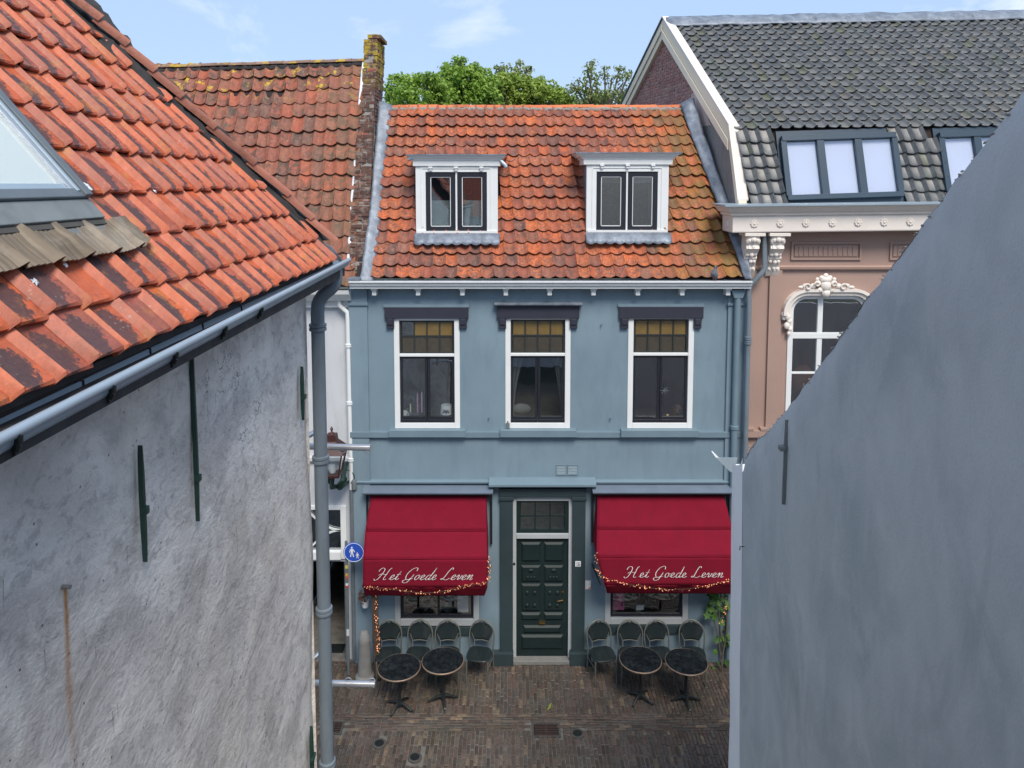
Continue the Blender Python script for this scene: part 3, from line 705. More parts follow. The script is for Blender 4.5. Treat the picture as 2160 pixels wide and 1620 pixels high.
build('cup', MB().lathe((p.x, FY+.19, z), [(.04, 0), (.045, .13), (.038, .13), (.035, .02)], 16), M['paper'], t)
build('handle', MB().tube([(p.x+.04, FY+.19, z+.1), (p.x+.07, FY+.19, z+.09), (p.x+.07, FY+.19, z+.05), (p.x+.04, FY+.19, z+.03)], .008, 6), M['paper'], t)
p = U(942, 862, FY+.2); t = thing('table_lamp', 'small lamp with a white shade printed with a dark palm in the left upper window', 'lamp', (p.x, FY+.2, z))
build('stem', MB().lathe((p.x, FY+.2, z), [(.05, 0), (.05, .015), (.012, .03), (.012, .12)], 12), M['brass'], t)
build('lamp_shade', MB().lathe((p.x, FY+.2, z+.08), [(.115, 0), (.10, .16), (.095, .16), (.11, 0)], 20), M['paper'], t)
m = MB(); yy = FY+.2-.118
for k in range(7):
    an = math.radians(-20+k*36.6); m.obox((p.x, yy, z+.15), (p.x+.065*math.cos(an), yy, z+.155+.05*math.sin(an)), .004, .016, (0, 1, 0))
m.box(p.x-.007, p.x+.007, yy, yy+.004, z+.09, z+.15); build('palm_print', m, M['dark'], t)
p = U(1428, 868, FY+.2); z3 = i3[2]+.026
t = thing('plant_pot', 'golden pot in the right corner of the right upper window', 'pot', (p.x, FY+.2, z3))
build('pot', MB().lathe((p.x, FY+.2, z3), [(.05, 0), (.085, .2), (.075, .2), (.045, .02)], 18), M['brass'], t)
build('tuft', MB().ball((p.x+.02, FY+.2, z3+.21), .06, (1, 1, .6)), M['wood'], t)
p = U(1409, 875, FY+.18)
t = thing('tealight_holder', 'small copper bowl beside the golden pot in the right upper window', 'candle holder', (p.x, FY+.18, z3))
build('bowl', MB().lathe((p.x, FY+.18, z3), [(.025, 0), (.055, .06), (.045, .06), (.02, .01)], 14), M['brass'], t)
build('wax', MB().lathe((p.x, FY+.18, z3+.012), [(.03, 0), (.036, .025), (.001, .027)], 12), M['paper'], t)
p = U(1401, 823, FY+.03)
m = MB(); 
for k in range(8):
    an = math.pi*k/4; m.obox((p.x, FY+.014, p.z), (p.x+.075*math.cos(an), FY+.014, p.z+.085*math.sin(an)), .006, .018, (0, 1, 0))
m.lathe((p.x, FY+.012, p.z), [(.022, 0), (.022, .01)], 10, 'y')
solo('star_ornament', m, M['greyiron'], 'grey star ornament hanging on the middle of the right upper window', 'ornament')
p = U(1071, 896, FY); solo('window_sensor', MB().box(p.x-.035, p.x+.035, FY-.045, FY-.019, p.z-.055, p.z+.04).tube([(p.x, FY-.03, p.z+.04), (p.x, FY-.03, p.z+.075)], .012, 6), M['greyiron'], 'small grey metal bracket at the lower left corner of the middle upper window', 'bracket', smooth=False)
# hooks, vents
for px, py in ((1031, 880), (1268, 684), (1287, 881)):
    p = U(px, py, FY); build('wall_hook', MB().tube([(p.x, FY, p.z), (p.x, FY-.05, p.z-.01), (p.x+.015, FY-.06, p.z+.02)], .009, 6), M['blue_trim'], bh)
for x0, x1 in ((1173, 1195), (1197, 1219)):
    r = R(x0, x1, 980, 1002, FY); m = MB(); t_ = .012
    m.box(r[0], r[1], FY-.015, FY+.002, r[2], r[2]+t_).box(r[0], r[1], FY-.015, FY+.002, r[3]-t_, r[3]).box(r[0], r[0]+t_, FY-.015, FY+.002, r[2]+t_, r[3]-t_).box(r[1]-t_, r[1], FY-.015, FY+.002, r[2]+t_, r[3]-t_)
    v = build('vent', m, M['blue_trim'], bh)
    for k in range(6):
        z = r[2]+t_+(k+.5)*(r[3]-r[2]-2*t_)/6
        build('slat', MB().add([(r[0]+t_, FY-.012, z-.008), (r[1]-t_, FY-.012, z-.008), (r[1]-t_, FY-.002, z+.010), (r[0]+t_, FY-.002, z+.010)], [(0, 1, 2, 3)]), M['blue_trim'], v)
# door and its surround
def dsur():
    for x0, x1 in ((1055, 1082), (1207, 1234)):
        r = R(x0, x1, 1048, 1384, FY-.06); build('door_pilaster', MB().box(r[0], r[1], FY-.07, FY+.01, .2, r[3]), M['doorstone'], bh, bev=.006)
        build('door_capital', MB().box(r[0]-.02, r[1]+.02, FY-.095, FY+.008, r[3]-.06, r[3]+.0), M['doorstone'], bh, bev=.006)
    for x0, x1 in ((1038, 1083), (1202, 1247)):
        r = R(x0, x1, 1381, 1402, FY-.12); build('door_plinth', MB().box(r[0], r[1], FY-.13, FY+.005, 0, .24), M['doorstone'], bh, bev=.008)
    r = R(1053, 1236, 1031, 1048, FY-.07); build('door_head', MB().box(r[0], r[1], FY-.08, FY+.006, r[2], r[3]), M['doorstone'], bh, bev=.006)
    r2 = R(1036, 1252, 1012, 1030, FY-.12)
    build('door_cornice', MB().sweep([(0, r[3]-r2[2]+.002), (.07, 0), (.13, .02), (.19, .045), (.21, .065), (.21, .10), (.04, .16), (0, .165)], (r2[0]-.04, FY-.004, r2[2]+.0), (r2[1]+.04, FY-.004, r2[2]+.0)), M['blue_trim'], bh)
dsur()
x0, x1, z0, z1 = DR; t_ = .07
ztr = U(1144, 1131, FY).z
m = MB().box(x0, x0+t_, FY+.0, FY+.115, z0+.08, z1).box(x1-t_, x1, FY+.0, FY+.115, z0+.08, z1).box(x0+t_, x1-t_, FY+.0, FY+.115, z1-t_, z1).box(x0+t_, x1-t_, FY-.01, FY+.115, ztr-.045, ztr+.045)
dfr = build('door_frame', m, M['offwhite'], bh, bev=.006)
build('doorstep', MB().box(x0-.0, x1+.0, FY-.10, FY+.2, 0, .075), M['stone'], bh, bev=.01)
a, b = x0+t_, x1-t_; s = .07; u0, u1 = ztr+.045, z1-t_
m = MB().box(a, a+s, FY+.03, FY+.08, u0, u1).box(b-s, b, FY+.03, FY+.08, u0, u1).box(a+s, b-s, FY+.03, FY+.08, u0, u0+s).box(a+s, b-s, FY+.03, FY+.08, u1-s*.6, u1)
xs = [a+s+(b-a-2*s)*k/3 for k in range(4)]; zm = (u0+s+u1-s*.6)/2
for k in (1, 2): m.box(xs[k]-.012, xs[k]+.012, FY+.028, FY+.07, u0+s, u1-s*.6)
m.box(a+s, b-s, FY+.032, FY+.065, zm-.012, zm+.012)
fl = build('fanlight', m, M['doorleaf'], bh)
for k in range(3):
    pane(fl, xs[k]+.01, xs[k+1]-.01, FY+.05, zm+.01, u1-s*.6, M['glassdark']); pane(fl, xs[k]+.01, xs[k+1]-.01, FY+.05, u0+s, zm-.01, M['glassdark'])
build('fanlight_interior', MB().box(a, b, FY+.3, FY+.31, u0, u1), M['room'], bh)
# leaf
dz0, dz1 = .08, ztr-.047
door = build('door', MB().box(a+.004, b-.004, FY+.05, FY+.10, dz0, dz1), M['doorleaf'], bh)
def raised(x0_, x1_, za, zb, out=.03):
    y = FY+.05; e = .035; m = MB()
    m.add([(x0_, y, za), (x1_, y, za), (x1_, y, zb), (x0_, y, zb), (x0_+e, y-out, za+e), (x1_-e, y-out, za+e), (x1_-e, y-out, zb-e), (x0_+e, y-out, zb-e)], [(0, 1, 5, 4), (1, 2, 6, 5), (2, 3, 7, 6), (3, 0, 4, 7), (4, 5, 6, 7)])
    build('panel', m, M['doorleaf'], door)
def dzp(py): return U(1144, py, FY).z
xm = (a+b)/2; iw = .09
for sx in (0, 1):
    p, q = (a+iw, xm-.03) if sx == 0 else (xm+.03, b-iw)
    raised(p, q, dzp(1187), dzp(1146)); raised(p, q, dzp(1230), dzp(1195), .025); raised(p, q, dzp(1292), dzp(1234), .025); raised(p, q, dzp(1311), dzp(1295), .03)
    for py_, r_ in ((1205, .035), (1220, .03)):
        for dx in (-.06, 0, .06): build('carving', MB().ball(((p+q)/2+dx*(1 if py_ == 1220 else .3), FY+.03, dzp(py_)), r_, (1, .8, 1)), M['doorleaf'], door)
    for py_ in (1252, 1279):
        for dx in (-.07, .07): build('carving', MB().ball(((p+q)/2+dx, FY+.03, dzp(py_)), .04, (1, .8, 1.1)), M['doorleaf'], door)
raised(a+iw+.04, b-iw-.04, dzp(1338), dzp(1322), .03); raised(a+iw, b-iw, dzp(1372), dzp(1342), .035)
build('letterbox', MB().box(xm-.055, xm+.055, FY+.012, FY+.05, dzp(1317.5), dzp(1315.5)), M['brass'], door)
p = U(1183, 1268, FY); build('handle', MB().tube([(p.x+.035, FY+.04, p.z+.02), (p.x+.035, FY-.01, p.z+.02), (p.x-.06, FY-.015, p.z+.0)], .012, 8), M['brass'], door)
build('lock', MB().lathe((p.x+.035, FY+.03, dzp(1250)), [(.022, 0), (.022, .02)], 12, 'y'), M['brass'], door)
p = U(1083, 1189, FY); build('doorbell', MB().lathe((p.x+.015, FY-.012, p.z), [(.022, 0), (.022, .014)], 12, 'y'), M['black'], bh)
# number 16
r = R(1213.5, 1225, 1184, 1195, FY-.075); np_ = build('number_plate', MB().box(r[0], r[1], FY-.078, FY-.068, r[2], r[3]), M['signwhite'], bh)
w_, h_ = r[1]-r[0], r[3]-r[2]; X = lambda t: r[0]+w_*t; Z = lambda t: r[2]+h_*t; yy = FY-.081
m = MB().box(X(.27), X(.37), yy, yy+.004, Z(.15), Z(.85)).box(X(.2), X(.28), yy, yy+.004, Z(.68), Z(.76)).box(X(.2), X(.44), yy, yy+.004, Z(.12), Z(.2))
m.box(X(.54), X(.63), yy, yy+.004, Z(.14), Z(.84)).box(X(.63), X(.8), yy, yy+.004, Z(.76), Z(.86)).box(X(.63), X(.8), yy, yy+.004, Z(.47), Z(.56)).box(X(.63), X(.8), yy, yy+.004, Z(.12), Z(.21)).box(X(.77), X(.86), yy, yy+.004, Z(.16), Z(.5))
build('digits', m, M['dark'], np_)
r = R(1234.5, 1246, 1225, 1243, FY-.01); pl = thing('notice_plate', 'small white plate with an orange corner on the blue wall right of the door', 'plate', ((r[0]+r[1])/2, FY, r[2]))
build('plate', MB().box(r[0], r[1], FY-.015, FY-.002, r[2], r[3]), M['paper'], pl)
build('orange_corner', MB().prism([(r[1]-.05, FY-.017, r[2]+.012), (r[1]-.004, FY-.017, r[2]+.012), (r[1]-.004, FY-.017, r[2]+.055)], (0, .002, 0)), paint('orange_print', (.7, .12, .05), .6, .03, 5, 0), pl)
# lower windows
def low_window(rect, mulls):
    x0, x1, z0, z1 = rect; t = .10
    m = MB(); yf, yb = FY-.018, FY+.10
    m.box(x0, x0+t, yf, yb, z0, z1).box(x1-t, x1, yf, yb, z0, z1).box(x0+t, x1-t, yf, yb, z1-t, z1).box(x0+t, x1-t, yf, yb, z0, z0+t*1.2)
    wd = build('window', m, M['offwhite'], bh, bev=.006)
    a, b, c, d = x0+t, x1-t, z0+t*1.2, z1-t; e = .05; ys = FY+.03
    m = MB().box(a, a+e, ys, ys+.05, c, d).box(b-e, b, ys, ys+.05, c, d).box(a+e, b-e, ys, ys+.05, d-e, d).box(a+e, b-e, ys, ys+.05, c, c+e*1.2)
    for f in mulls: m.box(a+(b-a)*f-.02, a+(b-a)*f+.02, ys+.01, ys+.05, c+e*1.2, d-e)
    build('casement', m, M['sash'], wd, bev=.003)
    pane(wd, a+e, b-e, ys+.024, c+e*1.2, d-e, M['glass'])
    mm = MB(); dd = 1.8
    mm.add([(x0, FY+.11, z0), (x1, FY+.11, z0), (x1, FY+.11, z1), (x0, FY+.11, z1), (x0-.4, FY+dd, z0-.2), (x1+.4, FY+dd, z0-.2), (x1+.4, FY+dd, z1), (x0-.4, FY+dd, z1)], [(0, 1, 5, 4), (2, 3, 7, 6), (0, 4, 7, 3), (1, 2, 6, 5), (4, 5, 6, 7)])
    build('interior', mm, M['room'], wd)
    build('window_ledge', MB().box(x0+.02, x1-.02, FY-.06, FY+.01, z0-.15, z0-.01), M['doorstone'], bh)
    return (a+e, b-e, c+e*1.2, d-e, wd)
q1 = low_window(LW1, (.52,)); q2 = low_window(LW2, ())
def sheet(px0, px1, py0, py1, mat, lab, name='poster', cat='poster'):
    r = R(px0, px1, py0, py1, FY+.075); return solo(name, MB().box(r[0], r[1], FY+.066, FY+.07, r[2], r[3]), mat, lab, cat)
M['pinkposter'] = paint('pink_poster_print', (.62, .12, .30), .6, .5, 26, 0)
sheet(965, 988, 1240, 1291, M['paper'], 'white menu sheet behind the right side of the left street window', 'menu_sheet', 'sheet')
sheet(1292, 1317, 1235, 1286, M['pinkposter'], 'pink poster in the left corner of the right street window')
sheet(1342, 1358, 1276, 1286, M['paper'], 'small white printed notice low in the right street window', 'notice', 'notice')
p = U(905, 1273, FY+.5); solo('paper_bag', MB().obox((p.x-.08, FY+.45, p.z-.08), (p.x+.10, FY+.5, p.z+.06), .03, .13, (0, 1, 0)), M['paper'], 'tilted white card lying behind the glass of the left street window', 'card')
p = U(945, 1278, FY+.5); solo('glass_bowl', MB().lathe((p.x, FY+.5, p.z-.12), [(.05, 0), (.13, .1), (.15, .2), (.14, .2), (.04, .02)], 18), M['zinc'], 'pale bowl standing behind the glass of the left street window', 'bowl')
p = U(880, 1285, FY+.5); solo('plant_pot', MB().lathe((p.x, FY+.45, p.z-.14), [(.07, 0), (.11, .2), (.1, .2), (.05, .02)], 18), M['black'], 'dark pot at the left end of the left street window', 'pot')
p = U(1400, 1280, FY+.6); solo('glass_bowl', MB().lathe((p.x, FY+.6, p.z-.18), [(.1, 0), (.34, .12), (.36, .26), (.34, .26), (.08, .02)], 22), M['wood'], 'wide brown bowl in the right street window', 'bowl')
# eaves: box gutter with brackets
gx0, gx1 = U(736, 600, FY-.3).x, U(1586, 600, FY-.3).x
gzt, gzb = U(1080, 593, FY-.32).z, U(1080, 609, FY-.25).z
H_ = gzt-gzb
gut = build('gutter_cornice', MB().sweep([(.012, 0), (.25, 0), (.255, H_*.3), (.29, H_*.42), (.30, H_*.72), (.33, H_*.82), (.33, H_), (.30, H_), (.30, H_*.85), (.04, H_*.85), (.04, H_*.9), (.012, H_*.9)], (gx0, FY, gzb), (gx1, FY, gzb)), M['white'], bh)
build('gutter_lining', MB().box(gx0+.01, gx1-.01, FY-.31, FY-.02, gzt-H_*.15+.003, gzt-H_*.15+.012).box(gx0+.01, gx1-.01, FY-.305, FY-.296, gzt-.02, gzt+.006), M['lead'], bh)
zl = gzt-H_*.15
for k in range(8): build('gutter_seam', MB().box(gx0+.6+k*.85, gx0+.612+k*.85, FY-.295, FY-.03, zl+.012, zl+.02), M['zinc'], bh)
for px in (791, 883, 976, 1067, 1159, 1251, 1344, 1437, 1533):
    p = U(px, 613, FY-.08); zt_ = gzb-.001
    build('bracket', MB().box(p.x-.055, p.x+.055, FY-.20, FY+.0, zt_-.035, zt_).box(p.x-.038, p.x+.038, FY-.17, FY+.0, zt_-.13, zt_-.035), M['white'], bh, bev=.004)
# roof
eY = FY-.10; rY = 14.8
EA = U(786, 586, eY); EB = U(1580, 586, eY); RD = U(822, 226, rY); RC = U(1446, 226, rY)
EA.z = EB.z = (EA.z+EB.z)/2; RD.z = RC.z = (RD.z+RC.z)/2
BN = normal_of(EA, EB, RD)
Pb = bil(EA, EB, RC, RD)
broof = build('roof', MB().add([EA-BN*.03+Vector((-.3, 0, 0)), EB-BN*.03+Vector((.05, 0, 0)), RC-BN*.03, RD-BN*.03+Vector((-.3, 0, 0)), RC+Vector((0, 2.6, -3.4)), RD+Vector((-.3, 2.6, -3.4))], [(0, 1, 2, 3), (3, 2, 4, 5)]), M['roofunder'], bh)
def roofY(z): t = (z-EA.z)/(RD.z-EA.z); return EA.y+(RD.y-EA.y)*t
# dormers: front plane stands where its foot meets the slope
def dorm_front(py): 
    d = UP(1080, py, EA, BN); return d.y-.05
DY = dorm_front(492)
D1 = R(877, 1050, 350, 493, DY); D2 = R(1237, 1410, 345, 491, DY)
def keep_blue(q, u, v):
    for D in (D1, D2):
        if D[0]+.05 < q.x < D[1]-.05 and D[2]-.02 < q.z < D[3]+.02 and q.y < DY+3:
            zz = q.z
            if q.y > DY-.02: return False
    return True
roof_tiles(broof, Pb, BN, 31, 16, M['tile_blue'], prof_pan, keep_blue, lift=.055, thick=.020, jit=1.6, bulge=.022, wave=.04, tail=.16)
ridge_caps(broof, RD+Vector((0, .03, -.015)), RC+Vector((.02, .03, -.015)), 19, .085, M['ridge_orange'], zs=.8)
m = MB()
for k in range(120):
    p = RD.lerp(RC, k/119); m.ball((p.x, p.y-.06, p.z-.045+ru(-.012, .012)), ru(.035, .055), (1.1, .6, .75), 6, 4)
build('ridge_mortar', m, M['mortarlight'], broof)
def strip(pts, w0, w1, lift_, mat, parent, name, n=26, rough=.012, N_=None, seams=()):
    "crumpled lead strip: pts = list of (left, right) point pairs from top to bottom"
    vs, fs, uvs = [], [], []; cols = 6
    def at(t):
        f = t*(len(pts)-1); i = min(int(f), len(pts)-2); g = f-i
        return pts[i][0].lerp(pts[i+1][0], g), pts[i][1].lerp(pts[i+1][1], g)
    for j in range(n+1):
        a_, b_ = at(j/n)
        for i in range(cols+1):
            q = a_.lerp(b_, i/cols); h = rough*noise.noise(q*7)+lift_*math.sin(math.pi*i/cols)+ (.01 if any(0 <= j/n-s < .03 for s in seams) else 0)
            vs.append(q+N_*h+Vector((.4*rough*noise.noise(q*5+Vector((5, 5, 5))), 0, 0)))
    for j in range(n):
        for i in range(cols): fs.append((j*(cols+1)+i, (j+1)*(cols+1)+i, (j+1)*(cols+1)+i+1, j*(cols+1)+i+1))
    m = MB(); m.add(vs, fs); m.sm = True
    o = build(name, m, mat, parent); md = o.modifiers.new('sol', 'SOLIDIFY'); md.thickness = .008; md.offset = 0
    return o
def onb(px, py, h=.0): return UP(px, py, EA+BN*h, BN)
strip([(onb(800, 214, .10), onb(828, 222, .05)), (onb(789, 336, .12), onb(812, 336, .05)), (onb(779, 450, .12), onb(804, 450, .05)), (onb(761, 578, .12), onb(789, 582, .05)), (onb(757, 592, .1), onb(787, 596, .03))], 0, 0, .012, M['lead'], bh, 'lead_flashing', N_=BN, rough=.03, seams=(.3, .62))
# the right one, to the gable wall of the pink house
strip([(onb(1436, 217, .10), onb(1464, 206, .18)), (onb(1452, 270, .10), onb(1480, 268, .18)), (onb(1489, 365, .10), onb(1514, 363, .18)), (onb(1528, 470, .10), onb(1556, 468, .18)), (onb(1556, 545, .10), onb(1578, 545, .18)), (onb(1570, 590, .10), onb(1588, 590, .16))], 0, 0, .012, M['lead'], bh, 'lead_flashing', N_=BN, rough=.04, seams=(.2, .5, .8))

def dormer(D, side, corn, lab):
    x0, x1, z0, z1 = D; y = DY
    dm = thing_part = build('dormer', MB(), M['white'], bh) if False else None
    t = .13; m = MB()
    # front frame
    wy = y+.10
    px0, px1, pz0, pz1 = side
    a, b, c, d = px0, px1, pz0, pz1
    m.box(x0, a, y, wy, z0, z1+.02).box(b, x1, y, wy, z0, z1+.02).box(a, b, y, wy, z0, c).box(a, b, y, wy, d, z1+.02)
    xm = (a+b)/2; m.box(xm-.016, xm+.016, y+.012, wy, c, d)
    dm = build('dormer', m, M['white'], bh, bev=.005); dm['label'] = lab
    # raised inner moulding
    e = .05
    m = MB().box(a-e-.03, a-e-.012, y-.012, y+.01, c-.01, d+.08).box(b+e+.012, b+e+.03, y-.012, y+.01, c-.01, d+.08).box(a-e-.012, b+e+.012, y-.012, y+.01, d+.062, d+.08).box(x0+.02, x1-.02, y-.03, y+.01, z0+.01, z0+.05)
    build('moulding', m, M['white'], dm)
    for fx in (.12, .5, .88):
        x = a-e+(b-a+2*e)*fx; build('bracket', MB().box(x-.035, x+.035, y-.05, y+.0, z1-.045, z1-.01).box(x-.022, x+.022, y-.035, y+.0, z1-.085, z1-.045), M['white'], dm)
    # casements
    for p, q in ((a, xm-.016), (xm+.016, b)):
        s = .085; m = MB().box(p+.004, p+s, y+.02, y+.07, c+.004, d-.004).box(q-s, q-.004, y+.02, y+.07, c+.004, d-.004).box(p+s, q-s, y+.02, y+.07, d-s, d-.004).box(p+s, q-s, y+.02, y+.07, c+.004, c+s)
        build('casement', m, M['sash'], dm, bev=.005)
        m = MB(); g = .012; m.box(p+s, p+s+g, y+.03, y+.06, c+s, d-s).box(q-s-g, q-s, y+.03, y+.06, c+s, d-s).box(p+s, q-s, y+.03, y+.06, d-s-g, d-s).box(p+s, q-s, y+.03, y+.06, c+s, c+s+g)
        build('glazing_bead', m, M['white'], dm)
        pane(dm, p+s, q-s, y+.045, c+s, d-s, M['glassdark'])
    # cheeks and roof
    back = roofY(z1+.1)+.25
    for xx in (x0+.004, x1-.03):
        build('cheek', MB().prism([(xx, wy-.01, z0-.05), (xx, wy-.01, z1), (xx, back, z1), (xx, roofY(z0)+.1, z0-.05)], (.026, 0, 0)), M['lead'], dm)
    cx0, cx1, cz0, cz1 = corn; Hc = cz1-cz0
    # cornice: three-sided moulding, built as front and two returns with mitred ends
    prof = [(.02, 0), (.035, .0), (.038, Hc*.50), (.055, Hc*.53), (.06, Hc*.66), (.085, Hc*.72), (.10, Hc*.88), (.122, Hc*.92), (.125, Hc)]
    ex = (cx1-cx0-(x1-x0))/2; k = max(.03, ex)/.125
    m = MB(); n = len(prof); rows = []
    for o_, h_ in prof:
        rows.append([Vector((x0-o_*k, back, cz0+h_)), Vector((x0-o_*k, y-o_, cz0+h_)), Vector((x1+o_*k, y-o_, cz0+h_)), Vector((x1+o_*k, back, cz0+h_))])
    vs = [v for r_ in rows for v in r_]; fs = []
    for i in range(n-1):
        for j in range(3): fs.append((i*4+j, i*4+j+1, (i+1)*4+j+1, (i+1)*4+j))
    fs += [(0, 3, 2, 1), ((n-1)*4, (n-1)*4+1, (n-1)*4+2, (n-1)*4+3)]
    m.add(vs, fs); build('cornice', m, M['white'], dm)
    build('roof_sheet', MB().box(x0-.125*k-.012, x1+.125*k+.012, y-.137, back, cz1+.001, cz1+.018), M['lead'], dm)
    # apron
    n_ = 9; vs, fs = [], []; seg = n_*6; za = z0-.0
    for j in range(4):
        for i in range(seg+1):
            f = i/seg; x = x0-.02+(x1-x0+.06)*f; z = za+.01-.055*j-(.03*abs(math.sin(math.pi*f*n_)) if j == 3 else 0)
            yy = roofY(z)-.125-.014*j-.02*abs(math.sin(math.pi*f*n_))*(j/3)-.01*noise.noise(Vector((x*9, j, 0)))
            vs.append((x, yy, z))
    for j in range(3):
        for i in range(seg): fs.append((j*(seg+1)+i, (j+1)*(seg+1)+i, (j+1)*(seg+1)+i+1, j*(seg+1)+i+1))
    m = MB(); m.add(vs, fs); m.sm = True; o = build('lead_apron', m, M['lead'], dm); md = o.modifiers.new('s', 'SOLIDIFY'); md.thickness = .008
    # inside: pale net curtain low down, dim attic
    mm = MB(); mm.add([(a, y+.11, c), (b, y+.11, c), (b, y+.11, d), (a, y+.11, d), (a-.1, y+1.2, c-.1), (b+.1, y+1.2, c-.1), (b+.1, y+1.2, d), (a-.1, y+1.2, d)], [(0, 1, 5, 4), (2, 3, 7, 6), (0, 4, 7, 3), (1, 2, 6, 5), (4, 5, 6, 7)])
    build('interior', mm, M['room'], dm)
    return dm, (a, b, c, d)
s1 = R(898, 1027, 365, 490, DY); s1 = (s1[0], s1[1], U(960, 488, DY).z, U(960, 363, DY).z)
s2 = R(1258, 1387, 362, 487, DY)
dm1, e1 = dormer(D1, s1, (*R(858, 1066, 325, 350, DY)[:2], U(960, 350, DY).z, U(960, 327, DY-.19).z), 'white dormer on the left of the red roof')
dm2, e2 = dormer(D2, s2, (*R(1212, 1432, 322, 347, DY)[:2], U(1320, 347, DY).z, U(1320, 323, DY-.19).z), 'white dormer on the right of the red roof')
a, b, c, d = e1
build('net_curtain', MB().box(a+.02, (a+b)/2-.03, DY+.13, DY+.14, c, c+(d-c)*.52), M['whitecloth'], dm1)
build('net_curtain', drape((a+b)/2+.05, b-.02, (a+b)/2+.05, b-.02, DY+.16, c, c+(d-c)*.52), M['whitecloth'], dm1)
a, b, c, d = e2; xm = (a+b)/2
build('blind_or_sky_reflection', MB().box(a+.05, xm-.04, DY+.13, DY+.15, d-.2, d-.04), M['curtain'], dm2)
build('blind_or_sky_reflection', MB().box(xm+.05, b-.03, DY+.13, DY+.15, d-.2, d-.04), M['whitecloth'], dm2)
for q0, q1_ in ((xm+.05, xm+.14), (b-.14, b-.04)):
    build('curtain', drape(q0, q1_, q0, q1_, DY+.14, c, d-.06, 6), M['curtain'], dm2)
# small spouts at the left dormer
p = U(1062, 346, DY); build('spout', MB().tube([(p.x-.05, DY-.03, p.z+.06), (p.x+.03, DY-.06, p.z-.02), (p.x+.05, DY-.06, p.z-.06)], .035, 10), M['zinc'], dm1)
p = U(868, 336, DY); build('spout', MB().tube([(p.x-.06, DY-.06, p.z), (p.x+.03, DY-.05, p.z+.02)], .035, 10), M['zinc'], dm1)
p = U(1078, 338, DY); m = MB().tube([(p.x-.06, DY+.05, p.z-.0), (p.x, DY-.0, p.z-.02), (p.x+.08, DY+.1, p.z+.035)], .018, 8)
solo('loose_tile_piece', m, M['verge'], 'curved broken piece of tile lying right of the left dormer cornice', 'tile fragment')

# blue downpipe with hopper
def pipe(parent, pts, r, mat, name='downpipe', collars=(), n=14):
    o = build(name, MB().tube(pts, r, n), mat, parent)
    for c_ in collars:
        c_ = Vector(c_); build('pipe_collar', MB().lathe((c_.x, c_.y, c_.z-.035), [(r+.002, 0), (r+.016, .008), (r+.016, .03), (r+.006, .036), (r+.016, .042), (r+.016, .062), (r+.002, .07)], 18), mat, o)
    return o
p0 = U(1556, 620, FY-.10); pz = U(1550, 1300, FY-.1)
pipe(bh, [(p0.x, FY-.11, p0.z), (p0.x, FY-.11, .1)], .058, M['blue_trim'], collars=[(p0.x, FY-.11, U(1551, 897, FY).z)])
build('hopper', MB().prism([(p0.x-.13, FY-.17, p0.z+.08), (p0.x+.13, FY-.17, p0.z+.08), (p0.x+.075, FY-.17, p0.z-.07), (p0.x-.075, FY-.17, p0.z-.07)], (0, .15, 0)), M['blue_trim'], bh, bev=.01)

# ================================================================== AWNINGS
def catmull(pts, k=6):
    out = []; P_ = [Vector(p) for p in pts]; P_ = [P_[0]*2-P_[1]]+P_+[P_[-1]*2-P_[-2]]
    for i in range(1, len(P_)-2):
        for j in range(k):
            t = j/k; a_, b_, c_, d_ = P_[i-1:i+3]
            out.append(.5*((2*b_)+(-a_+c_)*t+(2*a_-5*b_+4*c_-d_)*t*t+(-a_+3*b_-3*c_+d_)*t**3))
    out.append(P_[-2]); return out
GLY = {
 'H': (.92, [[(-.16,.70),(-.10,.93),(.06,1.0),(.20,.86),(.20,.55),(.12,.2),(.02,.0),(-.12,-.05),(-.20,.08)], [(.66,1.0),(.56,.85),(.52,.5),(.47,.15),(.54,0),(.68,.06)], [(-.02,.38),(.18,.52),(.38,.44),(.56,.5)]]),
 'e': (.38, [[(-.05,.06),(.10,.16),(.22,.30),(.18,.42),(.08,.38),(.03,.18),(.10,.01),(.24,.03),(.34,.12)]]),
 't': (.36, [[(-.02,.08),(.10,.35),(.18,.74),(.11,.35),(.08,.08),(.16,.0),(.30,.12)], [(-.02,.44),(.26,.48)]]),
 'G': (.74, [[(.60,.74),(.58,.95),(.42,1.02),(.18,.85),(.03,.45),(.12,.08),(.34,.04),(.50,.22),(.54,.46)], [(.54,.46),(.46,.10),(.34,-.20),(.12,-.26),(-.02,-.12),(.10,.0),(.34,.02),(.62,.12)]]),
 'o': (.42, [[(.20,.42),(.06,.34),(.02,.14),(.10,0),(.22,.06),(.28,.24),(.20,.42)], [(.20,.40),(.28,.32),(.40,.34)]]),
 'd': (.46, [[(.26,.36),(.16,.42),(.04,.26),(.04,.04),(.14,.0),(.26,.16),(.34,.5),(.40,1.0)], [(.40,1.0),(.32,.5),(.27,.1),(.32,0),(.42,.10)]]),
 'L': (.70, [[(.47,.86),(.44,1.0),(.34,.98),(.25,.72),(.20,.40),(.14,.12),(.06,.02),(-.03,.06),(.04,.12),(.20,.04),(.40,.0),(.58,.14)]]),
 'v': (.40, [[(-.04,.22),(.06,.42),(.12,.30),(.13,.02),(.26,.14),(.32,.40)], [(.32,.40),(.30,.32),(.42,.30)]]),
 'n': (.46, [[(-.04,.22),(.06,.42),(.10,.34),(.06,.0)], [(.06,.0),(.14,.28),(.26,.42),(.30,.34),(.26,.08),(.32,0),(.44,.12)]]),
 ' ': (.34, [])}
